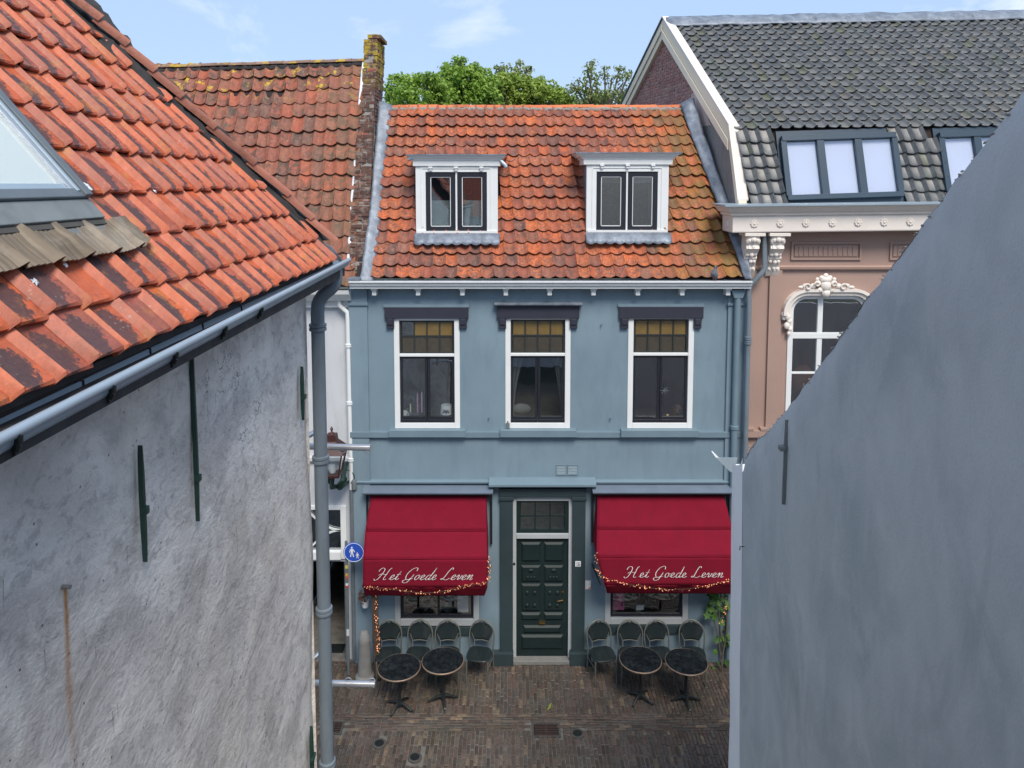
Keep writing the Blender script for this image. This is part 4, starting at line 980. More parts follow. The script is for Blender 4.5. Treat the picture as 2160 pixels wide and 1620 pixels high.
def script_text(txt, O, ux, uz, height, nrm, thick=.055):
    m = MB(); x = 0
    tot = sum(GLY[c][0] for c in txt)
    for ch in txt:
        adv, strokes = GLY[ch]
        for s in strokes:
            pts = catmull([(x+a_+.50*b_, b_, 0) for a_, b_ in s], 5); vs, fs = [], []
            for i, q in enumerate(pts):
                d_ = (pts[min(i+1, len(pts)-1)]-pts[max(i-1, 0)]).normalized()
                nn = Vector((-d_.y, d_.x, 0)); wt = .012+thick*.26*max(0, abs(d_.y)-.45)*1.3
                for sgn in (-1, 1):
                    w_ = q+nn*wt*sgn; vs.append(O+ux*(w_.x*height)+uz*(w_.y*height)+nrm*.018)
            for i in range(len(pts)-1): fs.append((2*i, 2*i+2, 2*i+3, 2*i+1))
            m.add(vs, fs)
        x += adv
    return m, tot
def awning(L0, R0, cx0, cx1, lab, hood, textpx, open_left):
    "L0/R0: list of (px,py,Y) of the left and right edge, from the roller down"
    A_ = [U(*p) for p in L0]; B_ = [U(*p) for p in R0]
    for a_, b_ in zip(A_, B_): z = (a_.z+b_.z)/2; a_.z = b_.z = z
    t = thing('awning', lab, 'awning', ((A_[0].x+B_[0].x)/2, FY-.1, A_[0].z), 'crimson shop awnings')
    names = ['canopy_panel', 'canopy_panel', 'valance', 'valance_hem']
    segs = [(0, 1), (1, 2), (2, 3), (3, 4)]
    for (i, j), nm in zip(segs, names):
        vs, fs = [], []; nx, nz = 40, 8
        for r in range(nz+1):
            f = r/nz
            for c in range(nx+1):
                g = c/nx; q = A_[i].lerp(B_[i], g).lerp(A_[j].lerp(B_[j], g), f)
                sag = -.022*math.sin(math.pi*g)*math.sin(math.pi*f)+.010*noise.noise(Vector((g*5+i*3, f*2.2, cx0+A_[0].x)))*math.sin(math.pi*f) if i < 2 else (.006*noise.noise(Vector((g*6, f, A_[0].x))) if .03 < g < .97 else 0)
                if i == 3: sag += .02*noise.noise(Vector((g*9, f, 1)))
                vs.append(q+Vector((0, -sag*.3 if i < 2 else sag, sag if i < 2 else 0)))
        for r in range(nz):
            for c in range(nx): fs.append((r*(nx+1)+c, (r+1)*(nx+1)+c, (r+1)*(nx+1)+c+1, r*(nx+1)+c+1))
        m = MB(); m.add(vs, fs); m.sm = True
        o = build(nm, m, M['fabric'], t); md = o.modifiers.new('s', 'SOLIDIFY'); md.thickness = .006; md.offset = -1
    for k in (1, 2):
        build('seam', MB().tube([A_[k]+Vector((-.003, -.006, .003)), B_[k]+Vector((.003, -.006, .003))], .007, 6), M['fabric'], t)
    # side cheeks of cloth
    for E_, s in ((A_, 1), (B_, -1)):
        back = [Vector((E_[0].x, FY-.04, E_[0].z)), Vector((E_[2].x, FY-.06, E_[2].z)), Vector((E_[3].x, FY-.2, E_[3].z))]
        m = MB(); m.add([E_[0], E_[1], E_[2], E_[3], back[2], back[1], back[0]], [(0, 1, 2, 5, 6), (2, 3, 4, 5)])
        o = build('side_panel', m, M['fabric'], t); md = o.modifiers.new('s', 'SOLIDIFY'); md.thickness = .006
    # roller and arms
    build('roller', MB().tube([A_[0]+Vector((-.05, .05, .0)), B_[0]+Vector((.05, .05, .0))], .045, 12), M['black'], t)
    build('front_bar', MB().tube([A_[3]+Vector((0, .03, .0)), B_[3]+Vector((0, .03, .0))], .018, 8), M['black'], t)
    hx0, hx1, hy0, hy1 = hood; r = R(hx0, hx1, hy0, hy1, FY-.2)
    z0_ = U((hx0+hx1)/2, hy1, FY-.26).z; z1_ = U((hx0+hx1)/2, hy0, FY).z
    build('hood', MB().prism([(r[0], FY-.26, z0_), (r[0], FY-.27, z0_+.025), (r[0], FY-.002, z1_), (r[0], FY-.002, z1_-.03), (r[0], FY-.25, z0_+.0)], (r[1]-r[0], 0, 0)), M['hood'], t)
    for xx in (A_[0].x-.085, B_[0].x+.085):
        build('side_rail', MB().box(xx-.018, xx+.018, FY-.075, FY-.003, A_[2].z-.05, z0_+.03), M['black'], t)
        build('arm', MB().obox((xx, FY-.07, A_[3].z+.05), (xx*.5+.5*(A_[3].x if xx < 0 or xx < (A_[0].x+B_[0].x)/2 else B_[3].x), A_[3].y+.03, A_[3].z+.0), .02, .02), M['black'], t)
    # lettering
    va = A_[2]; vb = A_[3]; nrm = (B_[2]-A_[2]).cross(A_[2]-A_[3]).normalized(); 
    if nrm.y > 0: nrm = -nrm
    tx0, tx1, tyb, tyt = textpx
    O = UP(tx0, tyb, va+nrm*.0, nrm); E = UP(tx1, tyb, va, nrm); ux = (E-O).normalized(); uz = (va-vb).normalized()
    hgt = (UP(tx0, tyt, va, nrm)-O).length
    _, tot = script_text('Het Goede Leven', O, ux, uz, 1, nrm)
    W_ = (E-O).length; sx = W_/(tot+.35)
    m, _ = script_text('Het Goede Leven', O+ux*.18*sx, ux*(sx/hgt), uz, hgt, nrm)
    build('lettering', m, M['letter'], t)
    return t, A_, B_
aw1, A1, B1 = awning([(783, 1046, 12.78), (771, 1120, 12.5), (766.5, 1179, 12.22), (766, 1240, 12.20), (770, 1259, 12.34)],
             [(1026, 1045, 12.78), (1026.5, 1120, 12.5), (1028, 1178, 12.22), (1028, 1239, 12.20), (1022, 1254, 12.34)], 0, 0,
             'crimson awning left of the front door with white script lettering', (765, 1040, 1021, 1043), (789, 1001, 1222, 1197), True)
aw2, A2, B2 = awning([(1261, 1045, 12.78), (1260, 1116, 12.5), (1259, 1174, 12.22), (1276, 1235, 12.20), (1280, 1253, 12.36)],
             [(1527, 1045, 12.78), (1545, 1116, 12.5), (1550, 1174, 12.22), (1552, 1235, 12.20), (1548, 1251, 12.34)], 0, 0,
             'crimson awning right of the front door, cut off by the grey wall', (1250, 1548, 1019, 1042), (1316, 1530, 1217, 1193), True)
# fairy lights
def fairy(path, n, lab, spread=.05, wirer=.004, parentmat='black'):
    t = thing('string_lights', lab, 'string lights', path[0], 'strings of fairy lights')
    pts = catmull(path, 8); build('wire', MB().tube(pts, wirer, 5), M['wood'], t)
    b = MB()
    for i in range(n):
        f = rnd()*(len(pts)-1); k = min(int(f), len(pts)-2); q = pts[k].lerp(pts[k+1], f-k)+Vector((ru(-1, 1), ru(-.6, .1), ru(-1, 1)))*spread*.6
        b.ball(q, ru(.005, .008), n=5, m=3)
    build('bulbs', b, M['bulb'], t, kind='stuff'); 
    tw = MB()
    for i in range(n):
        f = rnd()*(len(pts)-1); k = min(int(f), len(pts)-2); q = pts[k].lerp(pts[k+1], f-k)
        tw.tube([q, q+Vector((ru(-1, 1), ru(-.6, .1), ru(-1, 1)))*spread], .003, 3, False)
    build('twigs', tw, M['wood'], t, kind='stuff')
fairy([U(1032, 1175, 12.2), U(1031, 1208, 12.19), U(1026, 1228, 12.17), U(985, 1235, 12.17), U(930, 1248, 12.17), U(880, 1250, 12.17), U(820, 1242, 12.17), U(768, 1238, 12.17)], 105, 'string of warm fairy lights along the hem of the left awning')
fairy([U(1256, 1168, 12.2), U(1262, 1205, 12.19), U(1285, 1222, 12.17), U(1340, 1235, 12.17), U(1400, 1243, 12.17), U(1460, 1241, 12.17), U(1530, 1226, 12.17), U(1551, 1215, 12.17)], 105, 'string of warm fairy lights along the hem of the right awning')
# timber post under the left awning
pp = U(785, 1258, 12.25); pb = UZ(797, 1432, 0)
t = thing('awning_post', 'thin brown timber post under the left corner of the left awning', 'post', (pb.x, pb.y, 0))
build('shaft', MB().obox((pb.x, pb.y, .02), (pp.x, pb.y+.02, pp.z), .10, .05, (0, 1, 0)), M['wood'], t, bev=.006); build('foot', MB().box(pb.x-.07, pb.x+.07, pb.y-.07, pb.y+.07, 0, .03), M['black'], t)
pm = Vector((pb.x, pb.y, 0)).lerp(Vector((pp.x, pb.y+.02, pp.z)), .5)
fairy([Vector((pp.x+.05, pb.y-.05, pp.z)), Vector((pm.x+.02, pb.y-.05, pm.z+.4)), Vector((pm.x+.05, pb.y-.05, pm.z)), Vector((pb.x+.03, pb.y-.05, .55))], 60, 'string of warm fairy lights wound down the timber post')

# ================================================================== BISTRO SET
M['wicker'] = None
def wicker():
    m = NT('dark_wicker'); uv = m.n('ShaderNodeTexCoord').outputs['Object']
    wv = m.n('ShaderNodeTexChecker'); wv.inputs['Scale'].default_value = 55; mp_ = m.n('ShaderNodeMapping'); mp_.inputs['Rotation'].default_value = (0, .785, .785); m.l(uv, mp_.inputs[0]); m.l(mp_.outputs[0], wv.inputs['Vector'])
    c = m.mix(wv.outputs['Fac'], (.004, .008, .009), (.016, .026, .028)); c = m.mix(m.noise(6, 4), c, (.015,.024,.025)); m.col(c); m.rough(.4); m.bump(wv.outputs['Fac'], .6, .006); return m.m
M['wicker'] = wicker()
M['rattan'] = paint('dark_rattan_cane', (.11, .115, .10), .45, .3, 10, .1)
M['rim'] = paint('copper_edge', (.24, .17, .12), .5, .3, 12, .1, metallic=.2)
M['tabletop'] = None
def ttop():
    m = NT('black_wet_tabletop'); m.col(m.mix(m.ramp(m.noise(9, 6, .7), [(.5, 0), (.75, 1)]), (.009, .012, .014), (.035, .045, .048))); m.rough(m.ramp(m.noise(11, 5, .6), [(.4, .12), (.6, .5)])); m.bump(m.noise(30, 3), .1, .003); return m.m
M['tabletop'] = ttop()
CG = 'wicker bistro chairs along the facade'
def make_chair():
    t = thing('bistro_chair', '', 'chair', (0, 0, 0), CG)
    # seat: rounded square
    vs = []; n = 28
    def so_(an, a_, b_): 
        c_, s_ = math.cos(an), math.sin(an); return (a_*math.copysign(abs(c_)**.6, c_), b_*math.copysign(abs(s_)**.6, s_))
    m = MB(); rings = [(1, .435), (1.02, .45), (.97, .466), (.6, .47), (.02, .464)]
    for k, z in rings: vs += [(*so_(2*math.pi*i/n, .215*k, .21*k), z) for i in range(n)]
    fs = [(j*n+i, j*n+(i+1) % n, (j+1)*n+(i+1) % n, (j+1)*n+i) for j in range(len(rings)-1) for i in range(n)]+[tuple(range(n-1, -1, -1))]
    m.add(vs, fs); m.sm = True; build('seat', m, M['wicker'], t)
    # outer bow: rear legs rising into an arch
    pts = [(-.215, .25, 0), (-.215, .22, .25), (-.215, .20, .46), (-.225, .235, .62)]
    for k in range(0, 11):
        an = math.pi*(1-k/10); pts.append((.225*math.cos(an), .245+.045*math.sin(an)+.03*(1-abs(math.cos(an))), .68+.22*math.sin(an)))
    pts += [(.225, .235, .62), (.215, .20, .46), (.215, .22, .25), (.215, .25, 0)]
    build('back_bow', MB().tube(pts, .013, 8), M['rattan'], t)
    # woven panel
    vs, fs = [], []; nx, nz = 10, 9
    for j in range(nz+1):
        z = .56+.315*j/nz
        hw = .135+.065*min(1, j/4.5)
        if z > .68: hw = min(hw, .198*math.sqrt(max(0, 1-((z-.68)/.2)**2))+.008)
        for i in range(nx+1):
            f = -1+2*i/nx; vs.append((f*hw, .225+.06*(z-.5)/.4+.035*(1-f*f), z))
    for j in range(nz):
        for i in range(nx): fs.append((j*(nx+1)+i, j*(nx+1)+i+1, (j+1)*(nx+1)+i+1, (j+1)*(nx+1)+i))
    m = MB(); m.add(vs, fs); m.sm = True; o = build('backrest', m, M['wicker'], t); md = o.modifiers.new('s', 'SOLIDIFY'); md.thickness = .012; md.offset = 0
    for s in (-1, 1):
        build('back_stay', MB().tube([(s*.13, .20, .46), (s*.135, .235, .56), (s*.19, .25, .68)], .010, 6), M['rattan'], t)
        build('leg', MB().tube([(s*.19, -.18, .44), (s*.195, -.20, 0)], [.015, .012], 8), M['rattan'], t)
    build('cross_rail', MB().tube([(-.135, .232, .555), (0, .262, .555), (.135, .232, .555)], .009, 6), M['rattan'], t)
    build('stretcher', MB().tube([(-.19, -.17, .30), (-.215, .22, .28)], .009, 6).tube([(.19, -.17, .30), (.215, .22, .28)], .009, 6), M['rattan'], t)
    return t
ch0 = make_chair(); index_kids(ch0)
def ground_Y(px, py, z): return UZ(px, py, z)
for i, (px, py, lab) in enumerate(((824, 1309, 'wicker bistro chair farthest left, behind the leftmost round table'), (885, 1309, 'second wicker bistro chair from the left, between the two left tables'), (946, 1309, 'third wicker bistro chair from the left, behind the second round table'),
        (1012, 1309, 'wicker bistro chair standing alone just left of the front door'), (1267, 1304, 'wicker bistro chair nearest the right side of the front door'), (1326, 1304, 'wicker bistro chair behind the left one of the two right tables'),
        (1385, 1304, 'wicker bistro chair behind the gap between the two right tables'), (1453, 1304, 'wicker bistro chair farthest right, behind the rightmost round table'))):
    c = ch0 if i == 0 else copy_tree(ch0)
    p = UZ(px, py, .90); c.location = (p.x, min(p.y, FY-.17)-.285, 0); c.rotation_euler = (0, 0, (.10, -.06, .05, -.16, .18, -.04, .09, -.12)[i]); c['label'] = lab; c['group'] = CG; c['category'] = 'chair'
TG = 'round bistro tables along the facade'
def make_table():
    t = thing('bistro_table', '', 'table', (0, 0, 0), TG)
    build('tabletop', MB().lathe((0, 0, .70), [(.345, .0), (.348, .022), (.30, .026), (.001, .026)], 48), M['tabletop'], t)
    build('edge_band', MB().lathe((0, 0, .696), [(.346, 0), (.358, .004), (.360, .018), (.350, .027), (.346, .024)], 48), M['rim'], t)
    build('column', MB().lathe((0, 0, .03), [(.035, 0), (.05, .03), (.028, .10), (.024, .4), (.03, .60), (.06, .655), (.12, .668)], 16), M['black'], t)
    for k in range(4):
        an = math.pi/4+math.pi/2*k+.3; c_, s_ = math.cos(an), math.sin(an)
        build('foot', MB().tube([(.0, 0, .09), (c_*.09, s_*.09, .085), (c_*.18, s_*.18, .045), (c_*.24, s_*.24, .018), (c_*.255, s_*.255, .035)], [.03, .026, .021, .02, .014], 8), M['black'], t)
    return t
tb0 = make_table(); index_kids(tb0)
for i, (px, py, lab) in enumerate(((842, 1406, 'leftmost round bistro table with a dark top'), (934, 1392, 'second round bistro table from the left, left of the door'), (1351, 1390, 'round bistro table with wet glints nearest the right of the door'), (1448, 1394, 'rightmost round bistro table beside the climbing plant'))):
    c = tb0 if i == 0 else copy_tree(tb0); p = UZ(px, py, .726); c.location = (p.x, p.y, 0); c.rotation_euler = (0, 0, i*.7); c['label'] = lab; c['category'] = 'table'; c['group'] = TG

# ================================================================== street furniture left
p = UZ(770, 1432, 0); t = thing('bollard', 'grey stone bollard with a domed top on the paving left of the left chairs', 'bollard', (p.x, p.y, 0))
build('shaft', MB().lathe((p.x, p.y, .10), [(.13, 0), (.115, .15), (.105, .60), (.11, .63), (.10, .66), (.095, .72), (.06, .78), (.001, .80)], 22), M['stone'], t)
build('base', MB().lathe((p.x, p.y, 0), [(.17, 0), (.17, .06), (.14, .10)], 22), M['stone'], t)
sp = UZ(747, 1388, 0); sY = 12.55
c_ = U(747, 1164, sY-.03); t = thing('pedestrian_sign', 'round blue sign with white adult and child on a slim grey pole', 'road sign', (sp.x, sY, 0))
build('pole', MB().tube([(sp.x, sY, 0), (sp.x, sY, c_.z+.18)], .026, 12), M['greyiron'], t)
plate = build('plate', MB().lathe((c_.x, sY-.05, c_.z), [(.182, .012), (.186, .006), (.182, 0)], 48, 'y'), M['signblue'], t)
ring = MB(); n = 48; vs = []
for rr in (.163, .174): vs += [(c_.x+rr*math.cos(2*math.pi*k/n), sY-.054, c_.z+rr*math.sin(2*math.pi*k/n)) for k in range(n)]
ring.add(vs, [(k, (k+1) % n, n+(k+1) % n, n+k) for k in range(n)]); build('ring', ring, M['signwhite'], plate)
def figure(cx, cz, s):
    m = MB(); y = sY-.055
    def P_(a, b): return Vector((cx+a*s, y, cz+b*s))
    m.add([P_(.10*math.cos(k*math.pi/8), .88+.10*math.sin(k*math.pi/8)) for k in range(16)], [tuple(range(16))])
    for poly in ([(-.16, .74), (.14, .74), (.12, .30), (-.12, .30)], [(-.12, .31), (.0, .31), (-.10, -.20), (-.20, -.20)], [(.0, .31), (.12, .31), (.24, -.20), (.13, -.20)], [(-.16, .74), (-.10, .66), (-.24, .30), (-.31, .33)], [(.14, .74), (.10, .62), (.28, .32), (.35, .38)]):
        m.add([P_(*q) for q in poly], [tuple(range(len(poly)))])
    return m
build('adult_symbol', figure(c_.x-.035, c_.z-.05, .16), M['signwhite'], plate); build('child_symbol', figure(c_.x+.062, c_.z-.09, .095), M['signwhite'], plate)
for py0, py1, col_ in ((1193, 1200, (.6, .5, .1)), (1210, 1216, (.6, .35, .05)), (1217, 1221, (.6, .08, .03)), (1231, 1236, (.7, .7, .7)), (1236, 1240, (.6, .03, .03)), (1328, 1342, (.6, .62, .62))):
    q = R(740, 750, py0, py1, sY-.03); build('sticker', MB().lathe((sp.x, sY, q[2]), [(.0275, 0), (.0275, q[3]-q[2])], 14), paint('sticker_'+str(py0), col_, .5, .05, 5, 0), t)
p = U(766, 1262, sY+.12)
t = thing('hanging_pot', 'small white pot with dry brown plant hanging beside the sign pole', 'flower pot', (p.x, p.y, p.z))
build('pot', MB().lathe((p.x+.035, p.y, p.z-.16), [(.05, 0), (.075, .12), (.07, .12), (.04, .02)], 16), M['paper'], t)
build('hook', MB().tube([(p.x+.03, p.y, p.z-.02), (p.x+.03, p.y, p.z+.3), (p.x+.1, p.y+.3, p.z+.34)], .005, 6), M['black'], t)
m = MB()
for k in range(140):
    c0 = Vector((p.x+ru(-.1, .08), p.y+ru(-.08, .08), p.z+ru(-.08, .12))); s = .022
    m.add([c0+Vector((ru(-s, s), ru(-s, s), ru(-s, s))) for _ in range(4)], [(0, 1, 2, 3)])
build('dry_foliage', m, paint('dry_leaves', (.16, .06, .025), .8, .4, 30, 0), t, kind='stuff')
# lantern
LY = 12.35
lc = U(701, 975, LY); t = thing('wall_lantern', 'dark red four sided lantern on a scrolled iron bracket by the white wall', 'lantern', (lc.x, LY, U(700, 1000, LY).z))
zt0 = U(700, 950, LY).z; zt1 = U(700, 932, LY).z; zb0_ = U(700, 999, LY).z; zcap = U(700, 913, LY).z
def sq(c, h, z): return [Vector((c.x+a*h, LY+b*h, z)) for a, b in ((-1, -1), (1, -1), (1, 1), (-1, 1))]
def frust(h0, z0, h1, z1): 
    m = MB(); m.add(sq(lc, h0, z0)+sq(lc, h1, z1), [(3, 2, 1, 0), (4, 5, 6, 7), (0, 1, 5, 4), (1, 2, 6, 5), (2, 3, 7, 6), (3, 0, 4, 7)]); return m
build('roof', frust(.25, zt0-.01, .09, zt1+.03), M['ironred'], t); build('cap', frust(.09, zt1+.03, .08, zcap-.02), M['ironred'], t)
build('finial', MB().lathe((lc.x, LY, zcap-.02), [(.07, 0), (.03, .03), (.012, .05), (.028, .09), (.001, .14)], 12), M['ironred'], t)
for a, b in ((-1, -1), (1, -1), (1, 1), (-1, 1)): build('corner_bar', MB().tube([(lc.x+a*.21, LY+b*.21, zt0-.01), (lc.x+a*.13, LY+b*.13, zb0_)], .014, 6), M['ironred'], t)
build('base', frust(.14, zb0_-.03, .145, zb0_+.012), M['ironred'], t)
for k in range(4):
    s0 = sq(lc, .205, zt0-.02); s1_ = sq(lc, .127, zb0_+.01); build('pane', MB().add([s1_[k], s1_[(k+1) % 4], s0[(k+1) % 4], s0[k]], [(0, 1, 2, 3)]), M['glass'], t)
build('lamp_globe', MB().lathe((lc.x, LY, zb0_+.02), [(.05, 0), (.065, .06), (.065, .14), (.03, .17)], 14), M['paper'], t)
zb = zb0_-.03
build('bracket', MB().tube([(lc.x, LY, zb), (lc.x-.01, LY, zb-.12), (lc.x-.04, LY+.1, zb-.25), (lc.x+.0, LY+.3, zb-.33), (lc.x+.08, LY+.58, zb-.30)], [.05, .035, .05, .035, .045], 8).tube([(lc.x+.12, LY+.55, zb+.0), (lc.x+.11, LY+.4, zb-.05), (lc.x+.12, LY+.2, zb-.18), (lc.x+.06, LY+.25, zb-.32), (lc.x+.14, LY+.58, zb-.36)], [.04, .05, .045, .055, .03], 8).tube([(lc.x-.07, LY+.02, zb-.02), (lc.x-.08, LY+.05, zb-.14), (lc.x-.03, LY+.1, zb-.26)], .02, 6), M['irongreen'], t)
build('junction_box', MB().lathe((lc.x+.26, LY+.5, zb-.48), [(.03, 0), (.05, .02), (.05, .17), (.03, .2)], 12), M['greyiron'], t)
build('cable', MB().tube(catmull([(lc.x+.12, LY+.5, zb-.1), (lc.x+.2, LY+.5, zb-.13), (lc.x+.26, LY+.5, zb-.2), (lc.x+.26, LY+.5, zb-.3)], 5), .008, 5), M['black'], t)

# ================================================================== WHITE HOUSE (left neighbour)
WY = 13.0
wh = thing('white_house', 'white plastered house with a steep weathered red tile roof left of the blue house', 'house', (-6, WY, 0))
WX0, WX1 = -13.0, BX0-.015
pe = (R(672, 734, 1065, 1180, WY)); 
transom = (U(640, 1100, WY).x, U(731, 1100, WY).x, U(700, 1178, WY).z, U(700, 1066, WY).z)
passage = (U(600, 1250, WY).x, U(733, 1250, WY).x, 0.0, U(700, 1184, WY).z)
WZ = U(700, 632, WY-.2).z
build('wall', wall_holes(WX0, WX1, -.02, WZ, [transom, (passage[0], passage[1]-.03, -.02, passage[3])], WY, .25), M['whitewall'], wh)
# transom light
x0, x1, z0, z1 = transom; t_ = .075
m = MB().box(x0, x0+t_, WY-.03, WY+.08, z0, z1).box(x1-t_*1.4, x1, WY-.03, WY+.08, z0, z1).box(x0+t_, x1-t_*1.4, WY-.03, WY+.08, z1-t_, z1).box(x0+t_, x1-t_*1.4, WY-.06, WY+.08, z0, z0+t_*2.0)
tw = build('transom_window', m, M['white'], wh, bev=.006)
aa, bb = x0+t_, x1-t_*1.4; c0, c1 = z0+t_*2, z1-t_; zm = (c0+c1)/2
for sg in (-1, 1):
    pts = [Vector((bb-(bb-aa)*1.0*f, WY+.0, zm+sg*(c1-c0)*.5*(f*f))) for f in [k/8 for k in range(9)]]
    m = MB()
    for k in range(8): m.obox(pts[k], pts[k+1], .03, .03, (0, 1, 0))
    build('glazing_bar', m, M['white'], tw)
build('pane', MB().box(aa, bb, WY+.03, WY+.036, c0, c1), M['glassdark'], tw); build('interior', MB().box(aa-.2, bb+.2, WY+.8, WY+.82, c0-.2, c1+.2), M['room'], tw)
# passage
x0, x1, z0, z1 = passage
m = MB(); d = 4.5; m.add([(x0, WY+.2, 0), (x1-.03, WY+.2, 0), (x1-.03, WY+.2, z1), (x0, WY+.2, z1), (x0, WY+d, 0), (x1-.03, WY+d, 0), (x1-.03, WY+d, z1), (x0, WY+d, z1)], [(2, 3, 7, 6), (0, 4, 7, 3), (1, 2, 6, 5), (4, 5, 6, 7)])
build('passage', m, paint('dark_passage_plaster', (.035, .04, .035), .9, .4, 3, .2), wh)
build('passage_post', MB().box(x1-.045, x1+.015, WY-.035, WY+.20, 0, z1), M['greyiron'], wh)
gp = UZ(710, 1367, 0.004); solo('drain_cover', MB().box(gp.x-.16, gp.x+.15, gp.y-.12, gp.y+.12, -.02, .012), M['black'], 'black square drain cover on the floor of the dark passage', 'drain cover')
zs_ = U(700, 966, WY).z; build('string_course', MB().box(WX0, WX1-.02, WY-.07, WY+.01, zs_-.04, zs_+.03), M['whitewall'], wh, bev=.006)
# eaves gutter
ez = U(700, 613, WY-.35).z; gxr = U(735, 615, WY-.35).x
build('gutter', MB().sweep([(0, -.16), (.20, -.16), (.24, -.10), (.33, -.03), (.35, .04), (.33, .04), (.31, -.0), (.02, -.0), (0, .0)], (WX0, WY, ez-.04), (gxr, WY, ez-.04)), M['white'], wh)
build('gutter_lining', MB().box(WX0, gxr-.02, WY-.31, WY-.02, ez-.035, ez-.025), M['dark'], wh)
build('fascia', MB().box(WX0, gxr-.05, WY-.08, WY-.0, ez-.34, ez-.202), M['white'], wh)
p = U(680, 632, WY-.1); build('bracket', MB().box(p.x-.05, p.x+.07, WY-.16, WY-.08, ez-.27, ez-.203), M['white'], wh)
# roof
OA = U(200, 604, WY-.12); OB = U(748, 604, WY-.12); OC = U(769, 130, 14.85); OD = U(240, 146, 14.85)
OA.z = OB.z; OA.x -= 2.6; OD.x -= 2.6; OD.z -= .02
OA.x = OD.x = min(OA.x, OD.x)
ON = normal_of(OA, OB, OD); Po = bil(OA, OB, OC, OD)
oroof = build('roof', MB().add([OA-ON*.03, OB-ON*.03, OC-ON*.03, OD-ON*.03, OC+Vector((0, 1.9, -4)), OD+Vector((0, 1.9, -4))], [(0, 1, 2, 3), (3, 2, 4, 5)]), M['roofunder'], wh)
ncol = int(round((OB.x-OA.x)/.222))
def keep_old(q, u, v):
    px, py, _ = proj(q); return px > 160 and (py < 560 + 0*px) and not (px < 712-8 and py > 560) and (px > (py-4)*1.0+110-60)
roof_tiles(oroof, Po, ON, ncol, 15, M['tile_old'], prof_pan, lambda q, u, v: (lambda P3: P3[0] > 200 and P3[0] > P3[1]*1.02+80)(proj(q)), lift=.05, thick=.018, jit=1.9, bulge=.02, wave=.06, tail=.16)
ridge_caps(oroof, OD+Vector((2.2, 0, 0)), OC+Vector((0, 0, 0)), 20, .10, M['ridge_grey'], zs=.7)
m = MB()
for k in range(150):
    q = (OD+Vector((2.2, 0, 0))).lerp(OC, k/149); m.ball((q.x, q.y-.06, q.z-.06+ru(-.015, .015)), ru(.04, .06), (1.1, .6, .8), 6, 4)
build('ridge_mortar', m, M['mortar'], oroof)
# white downpipe
q0 = U(727, 634, WY-.16); q1_ = U(738, 660, WY-.10); q2_ = U(744, 1050, WY-.1)
pipe(wh, [(U(716, 0, WY).x*0+U(717, 640, WY-.1).x, WY-.12, ez-.15), (U(717, 640, WY-.1).x, WY-.12, ez-.30), (U(733, 655, WY-.1).x, WY-.12, ez-.42), (U(734, 660, WY-.1).x, WY-.12, ez-.55), (U(735, 660, WY-.1).x+.005, WY-.12, 3.3)], .042, M['white'],
     collars=[(U(734.5, 660, WY-.1).x, WY-.12, U(735, 728, WY-.1).z), (U(735, 660, WY-.1).x, WY-.12, U(738, 849, WY-.1).z), (U(735, 660, WY-.1).x, WY-.12, U(740, 968, WY-.1).z)])
pipe(wh, [(U(735, 660, WY-.1).x+.005, WY-.12, 3.3), (U(735, 660, WY-.1).x+.005, WY-.12, .05)], .044, M['greyiron'])

# ================================================================== BRICK PARTY WALL
pw = thing('parapet_wall', 'old brown brick party wall rising between the two red tiled roofs, yellow lichen on top', 'wall', (-2.8, 13, 6.6))
edge = [(571, 739, 764), (509, 738, 774), (440, 741, 780), (371, 748, 784), (302, 751, 786), (212, 762, 790), (115, 767, 797), (76, 768, 796)]
def pwY(py): return 12.95+(14.75-12.95)*min(1, max(0, (576-py)/(576-125)))
rows_ = []
zb_ = U(750, 592, 12.95).z; 
def py_of(z):
    lo, hi = 60, 610
    for _ in range(24):
        md_ = (lo+hi)/2
        if U(780, md_, pwY(md_)).z > z: lo = md_
        else: hi = md_
    return (lo+hi)/2
ztop = U(785, 78, pwY(78)).z
z = zb_; hc = .066; k = 0; brs = []; core = MB()
n_course = int((ztop-zb_)/hc)
for k in range(n_course):
    z = zb_+k*hc; py = py_of(z+hc/2)
    e = edge[0]
    for a_, b_ in zip(edge, edge[1:]):
        if b_[0] <= py <= a_[0]:
            f = (a_[0]-py)/(a_[0]-b_[0]); e = (py, a_[1]+(b_[1]-a_[1])*f, a_[2]+(b_[2]-a_[2])*f)
    if py > edge[0][0]: e = (py, 739, 764)
    if py < edge[-1][0]: e = (py, 768, 796)
    Y = pwY(py); st = 5*math.floor(k/5)          # stepped front
    Ys = pwY(py_of(zb_+st*hc))
    xl = U(e[1], py, Ys).x; xr = U(e[2], py, Ys).x
    jx = (k//5 % 2)*.02
    xl -= jx*.5; W_ = xr-xl
    cut = xl+W_*(.36 if k % 2 else .66)
    for a_, b_ in ((xl, cut), (cut, xr)):
        o_ = ru(-.010, .012); brs.append((a_+.005, b_-.005, Ys+o_, Ys+.11, z+.004, z+hc-.004))
    if py < 260:   # right flank shows above the blue roof
        yb_ = Ys+.11
        while yb_ < Ys+.75:
            L_ = .20 if rnd() > .35 else .10; L_ = min(L_, Ys+.80-yb_)
            if L_ > .05: brs.append((xr-.10, xr+ru(-.006, .008), yb_+.01, yb_+L_, z+.004, z+hc-.004))
            yb_ += L_
    core.box(xl+.012, xr-.012, Ys+.012, Ys+.82, z, z+hc)
build('mortar', core, M['mortarlight'], pw)
for b_ in brs[:300]:
    m = MB().box(*b_)
    for i in range(8): m.v[-8+i] = m.v[-8+i]+Vector((ru(-.005, .005), ru(-.006, .006), ru(-.004, .004)))
    build('brick', m, M['brick_old'], pw)
